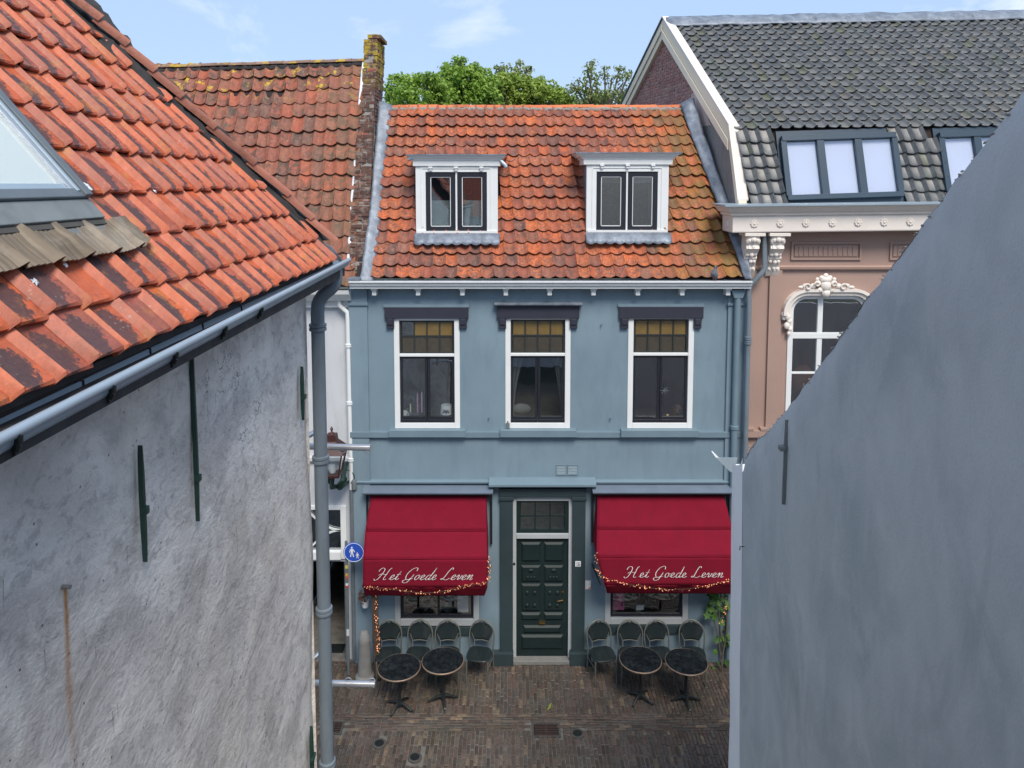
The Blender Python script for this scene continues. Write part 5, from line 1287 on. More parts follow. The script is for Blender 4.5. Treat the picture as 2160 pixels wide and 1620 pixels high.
if len(brs) > 300:
    m = MB(); [m.box(*b_) for b_ in brs[300:]]; build('brick_remainder', m, M['brick_old'], pw, kind='stuff')
p = U(790, 80, 14.8); build('coping', MB().box(p.x-.13, p.x+.13, 14.76, 15.5, ztop-.02, ztop+.05).ball((p.x-.02, 15.0, ztop+.04), .12, (1, 1.4, .5)), M['brick_old'], pw)
# white mortar fillet on its left
strip([(U(764, 130, 14.72), U(769, 130, 14.72)), (U(754, 240, 14.3), U(762, 240, 14.3)), (U(744, 370, 13.78), U(752, 370, 13.78)), (U(736, 470, 13.38), U(743, 470, 13.38)), (U(731, 570, 12.98), U(740, 570, 12.98))], 0, 0, .01, M['whitecloth'], pw, 'mortar_fillet', N_=ON, rough=.03)
p = U(748, 590, 12.7); build('lead_tray', MB().box(gx0-.02, p.x+.12, FY-.33, FY+.1, gzt+.004, gzt+.045), M['lead'], pw)

# ================================================================== PINK HOUSE with slate grey mansard roof
ph = thing('pink_house', 'pink plastered house with slate grey mansard roof, skylights and ornate white cornice', 'house', (6, 12.95, 0))
KY = 12.95
def gX(y): return 3.99-.207*(y-13.3)            # its gable wall leans away to the left
KX0 = BX1+.02; KX1 = 13.5
ktop = U(1700, 505, KY-.05).z+.2
pwn = R(1664, 1820, 628, 960, KY)
build('wall', wall_holes(KX0, KX1, 0, ktop, [pwn], KY, .15), M['pink'], ph)
cz1 = U(1620, 436, KY-.5).z; cz0 = U(1640, 491, KY-.33).z; HH = cz1-cz0; tilt = .012
# three-sided cornice: left return and front
cx_l = U(1548, 480, KY-.33).x+.0
prof = [(.0, 0), (.02, .0), (.03, HH*.04), (.03, HH*.62), (.07, HH*.66), (.075, HH*.74), (.12, HH*.80), (.16, HH*.92), (.19, HH*.96), (.19, HH), (0, HH)]
m = MB(); nP = len(prof); vs = []
for o_, h_ in prof:
    vs += [Vector((cx_l-o_, KY+.25, cz0+h_)), Vector((cx_l-o_, KY-.33-o_, cz0+h_)), Vector((KX1, KY-.33-o_, cz0+h_+tilt*(KX1-cx_l)))]
fs = []
for i in range(nP-1):
    for j in range(2): fs.append((i*3+j, i*3+j+1, (i+1)*3+j+1, (i+1)*3+j))
m.add(vs, fs); m.add([(cx_l, KY-.33, cz0), (KX1, KY-.33, cz0+tilt*(KX1-cx_l)), (KX1, KY+.25, cz0+tilt*(KX1-cx_l)), (cx_l, KY+.25, cz0)], [(0, 1, 2, 3)])
corn = build('cornice', m, M['cornicewhite'], ph)
m = MB(); m.add([(cx_l-.22, KY-.55, cz1), (KX1, KY-.55, cz1+tilt*(KX1-cx_l)), (KX1, KY+.3, cz1+tilt*(KX1-cx_l)+.02), (cx_l-.22, KY+.3, cz1+.02), (cx_l-.22, KY-.55, cz1+.03), (KX1, KY-.55, cz1+.03+tilt*(KX1-cx_l)), (KX1, KY+.3, cz1+.04+tilt*(KX1-cx_l)), (cx_l-.22, KY+.3, cz1+.04)], [(0, 3, 2, 1), (4, 5, 6, 7), (0, 1, 5, 4), (1, 2, 6, 5), (2, 3, 7, 6), (3, 0, 4, 7)])
build('cornice_capping', m, M['zinc'], ph)
def rosette(c, axis):
    m = MB()
    for k in range(8):
        an = 2*math.pi*k/8; q = Vector((math.cos(an)*.045, 0, math.sin(an)*.045)) if axis == 'y' else Vector((0, math.cos(an)*.045, math.sin(an)*.045))
        m.ball(Vector(c)+q, .026, (1, .7, 1) if axis == 'y' else (.7, 1, 1), 6, 4)
    m.ball(c, .03, n=8, m=5); build('rosette', m, M['cornicewhite'], corn)
for px in (1591, 1646, 1700, 1756, 1810, 1865, 1920, 1975, 2030): p = U(px, 471, KY-.365); rosette((p.x, KY-.368, cz0+HH*.34+tilt*(p.x-cx_l)), 'y')
rosette((cx_l-.035, KY-.1, cz0+HH*.34), 'x')
def corbel(px0, px1):
    r = R(px0, px1, 497, 583, KY-.2); x0, x1 = r[0], r[1]; zt_ = cz0-.005; w_ = x1-x0; cx = (x0+x1)/2
    o = build('corbel', MB().box(x0-.05, x1+.08, KY-.36, KY-.0, zt_-.055, zt_), M['cornicewhite'], ph, bev=.006)
    pf = [(0, 0), (.30, 0), (.31, -.06), (.27, -.16), (.29, -.22), (.22, -.30), (.15, -.34), (.17, -.40), (.12, -.47), (.08, -.56), (.09, -.62), (.04, -.72), (0, -.74)]
    m = MB()
    for k, ww in enumerate((1.0, .72)):
        m.prism([(cx-w_/2*ww, KY-a_*(1+.06*k), zt_-.055+b_) for a_, b_ in pf], (w_*ww, 0, 0))
    build('scroll', m, M['cornicewhite'], o)
    m = MB()
    for k in range(5):
        for s in (-1, 0, 1): m.ball((cx+s*w_*.3, KY-.30+.052*k-(.03 if s == 0 else 0), zt_-.12-k*.13+ru(-.01, .01)), .052-.005*k, (1, .8, .9), 7, 5)
    for s in (-1, 1): m.ball((cx+s*w_*.42, KY-.27, zt_-.14), .065, (.6, .9, 1), 8, 5)
    build('acanthus_leaves', m, M['cornicewhite'], o)
corbel(1571, 1598); corbel(1622, 1650)
# frieze panel, bands, pilaster
def frame_rect(r, w_, out, mat, parent, name='panel_moulding'):
    x0, x1, z0, z1 = r
    return build(name, MB().box(x0, x1, KY-out, KY+.003, z0, z0+w_).box(x0, x1, KY-out, KY+.003, z1-w_, z1).box(x0, x0+w_, KY-out, KY+.003, z0+w_, z1-w_).box(x1-w_, x1, KY-out, KY+.003, z0+w_, z1-w_), mat, parent)
for a_, b_ in ((1668, 1816), (1876, 2030)):
    r = R(a_, b_, 510, 548, KY); frame_rect(r, .035, .035, M['pink'], ph); rr = (r[0]+.06, r[1]-.06, r[2]+.06, r[3]-.06)
    build('frieze_panel', MB().box(rr[0], rr[1], KY-.02, KY+.003, rr[2], rr[3]), M['pink'], ph, bev=.005)
    for k in range(12):
        x = rr[0]+(rr[1]-rr[0])*(k+1)/13; build('flute', MB().box(x-.012, x+.012, KY-.034, KY-.018, rr[2]+.03, rr[3]-.03), M['pink'], ph)
zk = U(1700, 565, KY).z; build('string_course', MB().sweep([(0, -.03), (.06, -.02), (.07, .02), (.03, .045), (0, .05)], (KX0+.05, KY-.001, zk), (KX1, KY-.001, zk)), M['pink'], ph)
r = R(1616, 1642, 570, 1000, KY); build('pilaster', MB().box(r[0], r[1], KY-.05, KY+.003, U(1600, 906, KY).z, zk-.03), M['pink'], ph, bev=.005)
r = R(1585, 1606, 570, 1000, KY); build('pilaster', MB().box(KX0+.01, KX0+.11, KY-.04, KY+.003, U(1600, 906, KY).z, zk-.03), M['pink'], ph, bev=.005)
zq = U(1600, 905, KY).z
for a_, b_ in ((1577, 1590), (1603, 1618)): q = R(a_, b_, 895, 900, KY-.06); build('pilaster_base', MB().box(q[0], q[1], KY-.10, KY-.0, zq, zq+.05), M['pink'], ph, bev=.006)
build('string_course', MB().box(KX0, KX1, KY-.09, KY-.001, zq-.13, zq-.003), M['pink'], ph, bev=.006)
# ornate window
x0, x1, z0, z1 = pwn; cx = (x0+x1)/2; t_ = .08
def arch(x0, x1, ztop_, r_, z0_, off=0, n=8):
    pts = [Vector((x0-off, 0, z0_))]; 
    for k in range(n+1): an = math.pi-(math.pi/2)*k/n; pts.append(Vector((x0+r_+(r_+off)*math.cos(an), 0, ztop_-r_+(r_+off)*math.sin(an))))
    for k in range(n+1): an = math.pi/2-(math.pi/2)*k/n; pts.append(Vector((x1-r_+(r_+off)*math.cos(an), 0, ztop_-r_+(r_+off)*math.sin(an))))
    pts.append(Vector((x1+off, 0, z0_))); return pts
def band(inn, out, y0, y1):
    m = MB(); n = len(inn); vs = []
    for q in inn: vs += [(q.x, y0, q.z), (q.x, y1, q.z)]
    for q in out: vs += [(q.x, y0, q.z), (q.x, y1, q.z)]
    fs = []
    for i in range(n-1):
        a_, b_ = 2*i, 2*i+2; c_, d_ = 2*n+2*i, 2*n+2*i+2
        fs += [(a_, b_, d_, c_), (a_+1, c_+1, d_+1, b_+1), (c_, d_, d_+1, c_+1), (a_, a_+1, b_+1, b_)]
    m.add(vs, fs); return m
kw = build('window', band(arch(x0+t_*.5, x1-t_*.5, z1-.02, .22, z0), arch(x0, x1, z1, .26, z0, .05), KY-.02, KY+.12), M['white'], ph)
zfr = (z1+.02); 
# spandrels fill behind
build('head_panel', band(arch(x0+.03, x1-.03, z1-.03, .24, z1-.3), [Vector((q.x, 0, q.z)) if i not in range(1, 17) else Vector((x0-.0 if q.x < cx else x1+.0, 0, z1)) for i, q in enumerate(arch(x0+.03, x1-.03, z1-.03, .24, z1-.3))], KY+.02, KY+.05), M['pink'], kw)
hood = band(arch(x0, x1, z1, .26, z1-.30, .055), arch(x0, x1, z1, .26, z1-.36, .17), KY-.10, KY+.002)
build('hood_mould', hood, M['cornicewhite'], kw); build('hood_roll', band(arch(x0, x1, z1, .26, z1-.30, .12), arch(x0, x1, z1, .26, z1-.30, .175), KY-.14, KY-.098), M['cornicewhite'], kw)
for sd_, xs_ in ((-1, x0-.03), (1, x1+.03)):
    m = MB()
    for dx, dz, r_ in ((-.10, -.34, .07), (-.05, -.38, .06), (-.02, -.46, .05), (-.06, -.54, .06), (.0, -.60, .045), (-.02, -.68, .04), (-.12, -.40, .04)): m.ball((xs_-sd_*dx, KY-.07, z1+dz+.05), r_, (1, .8, 1.1), 8, 5)
    build('scroll_end', m, M['cornicewhite'], kw)
zc2 = z1+.14
def orn(px, py, r_, sx=1, sz=1):
    q = U(px, py, KY-.12); return ((q.x, KY-.12, q.z), r_, (sx, .7, sz))
m = MB()
for a_ in [(1742, 590, .08, 1.3, .8), (1742, 603, .10, 1, 1.1), (1725, 598, .06), (1759, 598, .06), (1715, 604, .055), (1769, 604, .055), (1700, 602, .05, 1.3, .7), (1785, 602, .05, 1.3, .7), (1690, 606, .045, 1.3, .7), (1796, 606, .045, 1.3, .7),
           (1706, 608, .04), (1778, 608, .04), (1742, 618, .085, .9, 1), (1730, 612, .05), (1754, 612, .05), (1733, 586, .045), (1751, 586, .045), (1742, 582, .05), (1724, 589, .035), (1760, 589, .035)]:
    q = orn(*a_); m.ball(q[0], q[1], q[2], 9, 6)
for s in (-1, 1):
    c0 = U(1742+s*38, 606, KY-.16); pts = [(c0.x+.07*math.cos(a_*.6)*(1-a_*.07)*s, KY-.16, c0.z+.07*math.sin(a_*.6)*(1-a_*.07)) for a_ in range(12)]; m.tube(pts, .016, 6)
    c0 = U(1742+s*18, 600, KY-.18); pts = [(c0.x+.05*math.cos(a_*.6)*(1-a_*.07)*s, KY-.18, c0.z+.05*math.sin(a_*.6)*(1-a_*.07)) for a_ in range(12)]; m.tube(pts, .014, 6)
build('crest', m, M['cornicewhite'], kw)
zt2 = U(1700, 708, KY).z; xmm = U(1727, 760, KY).x
m = MB().box(x0+t_*.5, x1-t_*.5, KY-.01, KY+.08, zt2-.05, zt2+.05).box(xmm-.045, xmm+.045, KY+.0, KY+.07, z0, zt2-.05).box(xmm-.045, xmm+.045, KY+.0, KY+.07, zt2+.05, z1)
zt3 = U(1700, 787, KY).z; m.box(x0+t_*.5, x1-t_*.5, KY+.01, KY+.06, zt3-.018, zt3+.018)
build('glazing_bar', m, M['white'], kw, bev=.004)
for a_, b_, c_, d_ in ((x0+.03, xmm-.04, zt2+.05, z1-.02), (xmm+.04, x1-.03, zt2+.05, z1-.02), (x0+.03, xmm-.04, zt3+.01, zt2-.05), (xmm+.04, x1-.03, zt3+.01, zt2-.05), (x0+.03, xmm-.04, z0, zt3-.01), (xmm+.04, x1-.03, z0, zt3-.01)):
    pane(kw, a_, b_, KY+.035, c_, d_, M['glassdark'])
mm = MB(); dd = 2.2; mm.add([(x0, KY+.14, z0), (x1, KY+.14, z0), (x1, KY+.14, z1), (x0, KY+.14, z1), (x0-.3, KY+dd, z0-.2), (x1+.9, KY+dd, z0-.2), (x1+.9, KY+dd, z1), (x0-.3, KY+dd, z1)], [(0, 1, 5, 4), (2, 3, 7, 6), (0, 4, 7, 3), (1, 2, 6, 5), (4, 5, 6, 7)])
build('interior', mm, M['room'], kw)
build('curtain', drape(x0+.06, x0+.2, x0+.06, x0+.16, KY+.3, z0, z1), M['curtain'], kw)
q = U(1693, 783, KY+.5); solo('armchair_back', MB().ball((q.x, KY+.5, q.z-.15), .22, (.9, .4, 1.3), 12, 8), paint('orange_leather', (.45, .14, .03), .5, .2, 5, .1), 'orange rounded chair back behind the ornate window of the pink house', 'armchair')
# pink house downpipe
q = [U(1613, 492, KY-.25), U(1613, 566, KY-.2), U(1605, 577, KY-.2), U(1583, 600, KY-.2), U(1577, 612, KY-.16), U(1577, 640, KY-.14)]
pts = [(a_.x, KY-.22, a_.z) for a_ in q]; pts.append((pts[-1][0], KY-.22, .3))
pipe(ph, pts, .045, M['zincpipe'], collars=[(pts[-1][0], KY-.22, U(1577, 713, KY-.2).z), (pts[-1][0], KY-.22, U(1577, 722, KY-.2).z)])
# mansard roof
LA = U(1590, 432, KY-.02); BL = Vector((gX(13.3), 13.3, U(1545, 274, 13.3).z)); LA = Vector((gX(KY-.02)+.14, KY-.02, cz1+.0))
gv = Vector((1, 0, .012))
LB = LA+gv*9; BR = BL+gv*9
Pl = bil(LA, LB, BR, BL); LN = normal_of(LA, LB, BL)
RL = Vector((gX(16.3), 16.3, U(1400, 45, 16.3).z)); RR = RL+Vector((9, 0, .17))
Pu = bil(BL, BR, RR, RL); UN = normal_of(BL, BR, RL)
kroof = build('roof', MB().add([LA-LN*.04, LB-LN*.04, BR-LN*.04, BL-LN*.04, RR-UN*.04, RL-UN*.04, Vector((gX(20), 20, BL.z-.2)), Vector((13, 20, BL.z-.2))], [(0, 1, 2, 3), (3, 2, 4, 5), (5, 4, 7, 6)]), M['roofunder'], ph)
wall_line = lambda px: 965+(px-1567)*(180-965)/(2160-1567)     # rough: above this line the roof is in view
def inview(q): 
    px, py, _ = proj(q); return px < 2230 and (px < 1567 or py < wall_line(px)+75) and py > -40
def onl(px, py): return UP(px, py, LA+LN*.0, LN)
SK = [((1641, 290), (1880, 282), (1908, 416), (1660, 423)), ((1968, 284), (2200, 276), (2230, 405), (2010, 412))]
def in_sk(q):
    px, py, _ = proj(q)
    for s in SK:
        xl_ = s[0][0]+(s[3][0]-s[0][0])*(py-s[0][1])/(s[3][1]-s[0][1]); xr_ = s[1][0]+(s[2][0]-s[1][0])*(py-s[0][1])/(s[3][1]-s[0][1])
        if xl_-8 < px < xr_+6: return True
    return False
roof_tiles(kroof, Pl, LN, 43, 6, M['tile_black'], prof_roll, lambda q, u, v: inview(q) and not in_sk(q), lift=.055, thick=.018, jit=1.5, bulge=.02, limit=60, tail=.14)
roof_tiles(kroof, Pu, UN, 43, 18, M['tile_black'], prof_roll, lambda q, u, v: inview(q), lift=.05, thick=.02, jit=.8, bulge=.018, limit=240, tail=.12, nu=10)
# lead ridge
strip([(RL+Vector((-.05, -.0, .10)), RL+Vector((-.05, -.30, -.16)))]+[(RL+Vector((9*f, 0, .10+.17*f)), RL+Vector((9*f, -.30, -.16+.17*f))) for f in (.3, .6, 1)], 0, 0, .03, M['lead'], ph, 'lead_ridge', n=60, N_=UN, rough=.03, seams=(.15, .35, .55))
# skylights
for idx, s in enumerate(SK):
    c = [onl(*q) for q in s]       # tl, tr, br, bl
    ctr = (c[0]+c[1]+c[2]+c[3])/4
    ex = (c[1]-c[0]).normalized(); ez_ = (c[0]-c[3]); ez_ = (ez_-ex*ez_.dot(ex)).normalized(); nn = ex.cross(ez_); nn = nn if nn.y < 0 else -nn
    wS = (c[1]-c[0]).length; hS = (c[0]-c[3]).length; O = ctr
    def Q(u, v, h=0): return O+ex*(u*wS)+ez_*(v*hS)+nn*h
    def bar(u0, v0, u1, v1, w_, h0, h1, mat, name, par):
        a_, b_ = Q(u0, v0), Q(u1, v1); d_ = (b_-a_).normalized(); sdv = d_.cross(nn)
        o_ = build(name, MB().prism([a_+sdv*w_/2+nn*h0, a_-sdv*w_/2+nn*h0, a_-sdv*w_/2+nn*h1, a_+sdv*w_/2+nn*h1], b_-a_), mat, par, bev=.005); return o_
    skl = build('skylight', MB().prism([Q(-.53, -.6, -.03), Q(.53, -.6, -.03), Q(.53, .60, -.03), Q(-.53, .60, -.03)], nn*.03), M['blueframe'], ph)
    skl['label'] = ('three paned skylight with slate blue frame beside the white verge board', 'skylight half hidden by the grey gable wall')[idx]
    bar(-.5, -.47, .5, -.47, .09, 0, .10, M['blueframe'], 'frame_bar', skl); bar(-.5, .46, .5, .46, .10, 0, .11, M['blueframe'], 'frame_bar', skl)
    for k in range(4): u = (-.485, -.165, .165, .485)[k]; bar(u, -.44, u, .43, .10 if k in (0, 3) else .13, 0, .095, M['blueframe'], 'frame_bar', skl)
    for k in range(3):
        u0, u1 = (-.46, -.13, .20)[k], (-.20, .13, .46)[k]
        bar((u0+u1)/2, -.43, (u0+u1)/2, .42, (u1-u0)*wS+.02, .048, .055, M['skyglass'], 'pane', skl)
        bar((u0+u1)/2, -.42, (u0+u1)/2, .41, (u1-u0)*wS, .01, .015, M['blind_or_sky_reflection'], 'blind_or_sky_reflection', skl)  # lavender sheet under the glass paints in the sky's reflection
# bargeboards, gable wall with bricks
gdir = Vector((-.207, 1, 0)).normalized(); gn = Vector((-1, -.207, 0)).normalized()   # outward normal of the gable
def gp_(y, z, out=0): return Vector((gX(y), y, z))+gn*out
RB = Vector((gX(18.9), 18.9, U(1312, 232, 18.9).z))
low = Vector((gX(KY+.0), KY+.0, cz1+.02))
build('gable_wall', MB().prism([gp_(FY+.1, 5), gp_(FY+.1, cz1), BL+Vector((0, 0, -.1)), RL+Vector((0, 0, -.12)), RB+Vector((0, 0, -.1)), gp_(18.9, 5)], -gn*.25), paint('grey_cement_render', (.27, .26, .25), .9, .22, 1.4, .5, 30, dirt=(.17, .16, .155)), ph)
slope_u = lambda y: BL.z+(RL.z-BL.z)*(y-13.3)/3.0
slope_b = lambda y: RL.z+(RB.z-RL.z)*(y-16.3)/(18.9-16.3)
ridge_blue = RD.z
gb = []; z = ridge_blue-.35; j = 0
while z < RL.z:
    y = 14.2+(.105 if j % 2 else 0)
    while y < 18.7:
        ymax = slope_u(y)-.35 if y < 16.2 else slope_b(y)-.3
        if z < ymax and proj(gp_(y, z))[0] < 1462-(0 if z > ridge_blue+.2 else 10): gb.append((y, z, j))
        y += .215
    z += .068; j += 1
bmz = bpy.data.meshes.new('brick'); m_ = MB().box(-.097, .097, -.014, .008, -.025, .025); bmz.from_pydata([tuple(v) for v in m_.v], [], m_.f); bmz.materials.append(M['brick_gable'])
ang = math.atan2(gdir.y, gdir.x); gwall = MB()
o0 = ORG[ph.name]
gset = sorted(gb, key=lambda q: q[0]); gpart = build('gable_mortar', MB().prism([gp_(14.2, ridge_blue-.4, .004), gp_(15.2, slope_u(15.2)-.3, .004), gp_(16.3, RL.z-.3, .004), gp_(18.6, slope_b(18.6)-.2, .004), gp_(18.6, ridge_blue-.4, .004)], -gn*.003), paint('pale_pink_mortar', (.66, .52, .48), .95, .3, 3, .6, 30), ph)
for k, (y, z, j) in enumerate(gset):
    c_ = gp_(y, z, .006)
    if k < 300:
        o = bpy.data.objects.new('brick', bmz); COL.objects.link(o); o.parent = gpart; o.location = c_-o0; o.rotation_euler = (0, 0, ang+math.pi)
    else:
        R_ = Matrix.Rotation(ang+math.pi, 4, 'Z'); gwall.add([R_ @ v + c_ for v in m_.v], m_.f)
if gwall.v: build('brick_remainder', gwall, M['brick_gable'], gpart, kind='stuff')
def board(a_, b_, name, dz0, dz1, out0, out1, mat):
    m = MB(); pts = []
    for q in (a_, b_):
        pts += [q+gn*out0+Vector((0, 0, dz0)), q+gn*out1+Vector((0, 0, dz0)), q+gn*out1+Vector((0, 0, dz1)), q+gn*out0+Vector((0, 0, dz1))]
    m.add(pts, [(3, 2, 1, 0), (4, 5, 6, 7), (0, 1, 5, 4), (1, 2, 6, 5), (2, 3, 7, 6), (3, 0, 4, 7)]); return build(name, m, mat, ph, bev=.008)
board(BL, RL, 'bargeboard', -.36, .06, -.06, .10, M['cream']); board(BL+Vector((0, 0, .0)), RL, 'verge_capping', .07, .11, -.07, .12, M['cornicewhite'])
board(BL+Vector((0,0,-.2)), RL+Vector((0,0,-.2)), 'moulding', -.16, .02, .11, .13, M['cream'])
board(low+gn*-.02, BL, 'bargeboard', -.36, .06, -.06, .10, M['cream']); board(low+gn*-.02, BL, 'verge_capping', .07, .10, -.09, .12, M['cornicewhite'])
board(RL, RB, 'bargeboard', -.36, .05, -.05, .10, M['cream']); board(RL, RB, 'verge_capping', .06, .10, -.16, .13, M['greyiron'])
board(RL+Vector((0,0,-.1)), RB+Vector((0,0,-.1)), 'moulding', -.1, .02, .11, .13, M['cream'])

# pigeon on the gutter
p = U(1507, 592, FY-.30); pz_ = gzt+.006
t = thing('pigeon', 'grey pigeon standing on the gutter edge at the right end of the red roof', 'pigeon', (p.x, FY-.31, pz_))
pts = [(p.x+.02, FY-.28, pz_+.07), (p.x+.0, FY-.30, pz_+.10), (p.x-.01, FY-.32, pz_+.14), (p.x-.0, FY-.33, pz_+.19), (p.x+.005, FY-.335, pz_+.225), (p.x+.01, FY-.34, pz_+.245), (p.x+.01, FY-.34, pz_+.262)]
body = build('body', MB().tube([(p.x+.06, FY-.19, pz_+.02), (p.x+.045, FY-.22, pz_+.045)]+pts, [.006, .025, .048, .058, .055, .036, .026, .027, .008], 14), paint('pigeon_grey', (.16, .18, .21), .7, .3, 30, .1), t)
build('wing', MB().ball((p.x+.04, FY-.27, pz_+.10), .06, (.35, 1.1, .75), 10, 6), paint('pigeon_wing', (.23, .25, .28), .7, .3, 40, .1), t)
build('wing', MB().ball((p.x-.035, FY-.28, pz_+.10), .06, (.35, 1.1, .75), 10, 6), paint('pigeon_wing_2', (.23, .25, .28), .7, .3, 40, .1), t)
build('tail', MB().obox((p.x+.05, FY-.21, pz_+.04), (p.x+.075, FY-.12, pz_+.0), .05, .012), M['greyiron'], t)
build('beak', MB().tube([(p.x+.01, FY-.36, pz_+.248), (p.x+.012, FY-.385, pz_+.242)], [.008, .002], 6), M['black'], t)
for s in (-.02, .02): build('leg', MB().tube([(p.x+s, FY-.30, pz_+.06), (p.x+s, FY-.31, pz_), (p.x+s, FY-.335, pz_+.003)], .005, 5), M['verge'], t)

# ================================================================== LEFT FRONT HOUSE
lh = thing('rough_plaster_house', 'near house on the left with rough grey plaster wall and orange tiled roof', 'house', (-3, 3, 0))
LX = -1.73
EL = U(713, 549, 6.3); pit = math.radians(50); LNn = Vector((math.sin(pit), 0, math.cos(pit))); sdir = Vector((-math.cos(pit), 0, math.sin(pit)))
wall_top = EL.z-.03
# wall with slightly uneven surface
vs, fs = [], []; ny, nz_ = 90, 60; ycor = UX(651, 700, LX).y; ycor = 6.22
for j in range(nz_+1):
    for i in range(ny+1):
        y = -4+(ycor+4)*i/ny; z = wall_top*j/nz_
        rr = .0 if i < ny-2 else -.012*(i-ny+2)**1.5
        x = LX+.030*noise.noise(Vector((1, y*.9, z*.8)))+.013*noise.noise(Vector((3, y*3, z*2.4)))+rr
        vs.append((x, y, z))
for j in range(nz_):
    for i in range(ny): a_ = j*(ny+1)+i; fs.append((a_, a_+1, a_+ny+2, a_+ny+1))
m = MB(); m.add(vs, fs); m.sm = True; lwall = build('alley_wall', m, M['leftwall'], lh)
dirf = Vector((-1.62, -1.12, 0)).normalized()     # the street front runs off at an angle
fe = Vector((LX-.03, ycor+.0, 0))+dirf*6
build('street_wall', MB().add([(LX-.03, ycor-.001, 0), (fe.x, fe.y, 0), (fe.x, fe.y, 9.6), (-4.2, ycor+(-4.2-LX)*dirf.y/dirf.x, 10.9), (LX-.03, ycor-.001, wall_top)], [(0, 1, 2, 3, 4)]), M['leftwall'], lh)
build('soffit', MB().prism([(LX-.05, -4, wall_top-.0), (LX+.20, -4, wall_top+.0), (LX+.20, -4, wall_top+.03), (LX-.05, -4, wall_top+.06)], (0, ycor+4.02, 0)), M['mortar'], lh)
build('eaves_cove', MB().prism([(LX-.04, -4, wall_top-.16), (LX+.035, -4, wall_top-.12), (LX+.12, -4, wall_top-.02), (LX-.04, -4, wall_top-.0)], (0, ycor+3.98, 0)), M['mortar'], lh)
E0 = Vector((EL.x, 6.9, EL.z)); Ylo = -1.0
NT_COLS = int(round((6.9-Ylo)/.208)); LS = .226+13*.277; NR = 14
Pq = lambda u, v: Vector((EL.x, 6.9+(Ylo-6.9)*u, EL.z))+sdir*(v*NR*.226 if v*NR < 1 else .226+(v*NR-1)*.277)
# clip along the far verge
v0_ = UP(712, 549, EL, LNn); v1_ = UP(190, 68, EL, LNn); vd = (v1_-v0_).normalized(); cn = vd.cross(LNn).normalized(); cn = cn if cn.y > 0 else -cn
LN2 = LNn
lroof = build('roof', MB().add([Pq(.06, 0)-LNn*.06, Pq(1, 0)-LNn*.06, Pq(1, 1)-LNn*.06, Pq(0, 1)-LNn*.06], [(0, 1, 2, 3)]), M['roofunder'], lh)
bm = bmesh.new(); bm.from_mesh(lroof.data); bmesh.ops.bisect_plane(bm, geom=bm.verts[:]+bm.edges[:]+bm.faces[:], plane_co=v0_-ORG[lh.name]+cn*.02, plane_no=cn, clear_outer=True); bm.to_mesh(lroof.data); bm.free()
# skylight on this roof
sA = UP(188, 452, EL, LNn)      # lower right corner
s_low = (sA-EL).dot(sdir); skY = sA.y
def keep_left(q, u, v):
    s = (q-EL).dot(sdir)
    if q.y < skY+.02 and s > s_low-.02 and s < s_low+1.3: return False
    if q.y < skY+.04 and s_low-.16 < s < s_low: return False
    return True
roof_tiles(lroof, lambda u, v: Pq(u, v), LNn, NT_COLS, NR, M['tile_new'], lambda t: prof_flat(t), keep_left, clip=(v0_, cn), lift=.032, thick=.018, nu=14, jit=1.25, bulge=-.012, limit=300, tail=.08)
# verge: mortar fillet and row of half-round tiles
def vp(px, py, h=0): return UP(px, py, EL+LNn*h, LNn)
inner = [vp(672, 512), vp(554, 400), vp(407, 272), vp(326, 205), vp(243, 130), vp(185, 63), vp(120, -10), vp(60, -80)]
outer = [vp(690, 514), vp(585, 406), vp(440, 276), vp(345, 180), vp(275, 118), vp(220, 55), vp(150, -15), vp(90, -85)]
n = 60; vs, fs = [], []
def at_(L_, t): f = t*(len(L_)-1); i = min(int(f), len(L_)-2); return L_[i].lerp(L_[i+1], f-i)
for j in range(n+1):
    a_, b_ = at_(inner, j/n), at_(outer, j/n)
    for i in range(6): 
        f = i/5; q = a_.lerp(b_, f-.05); hh = .045+.03*f+.035*noise.noise(q*9)+.015*noise.noise(q*30)-(.05 if i == 0 else 0); vs.append(q+LNn*hh)
for j in range(n):
    for i in range(5): a_ = j*6+i; fs.append((a_, a_+1, a_+7, a_+6))
m = MB(); m.add(vs, fs); m.sm = True; build('verge_mortar', m, M['mortar'], lroof)
Lv = [vp(697, 517, .05), vp(589, 409, .05), vp(407, 246, .05), vp(280, 124, .05), vp(152, 6, .05), vp(60, -80, .05)]
tot = sum((Lv[i+1]-Lv[i]).length for i in range(len(Lv)-1)); nvt = 11
for k in range(nvt):
    a_, b_ = at_(Lv, k/nvt), at_(Lv, min(1, (k+1.12)/nvt)); d_ = (b_-a_).normalized(); sv = d_.cross(LNn).normalized(); m = MB(); vs, fs = [], []
    for q, hh, w_ in ((a_, .040, .036), (b_, .010, .032)):
        for th in range(7): an = math.pi*th/6; vs.append(q+sv*math.cos(an)*w_+LNn*(math.sin(an)*.05+hh))
        for th in range(7): an = math.pi*th/6; vs.append(q+sv*math.cos(an)*(w_-.014)+LNn*(math.sin(an)*.036+hh-.002))
    for th in range(6): fs += [(th, th+1, 15+th, 14+th), (th+1, th, 7+th, 8+th), (14+th, 15+th, 22+th, 21+th)]
    m.add(vs, fs); m.sm = True; build('verge_tile', m, M['verge'], lroof)
# outer drop of the verge: rough brick edge below
build('verge_side', MB().prism([Lv[0]-LNn*.02, Lv[-1]-LNn*.02, Lv[-1]-LNn*.3, Lv[0]-LNn*.22], -cn*.08), M['mortar'], lroof)
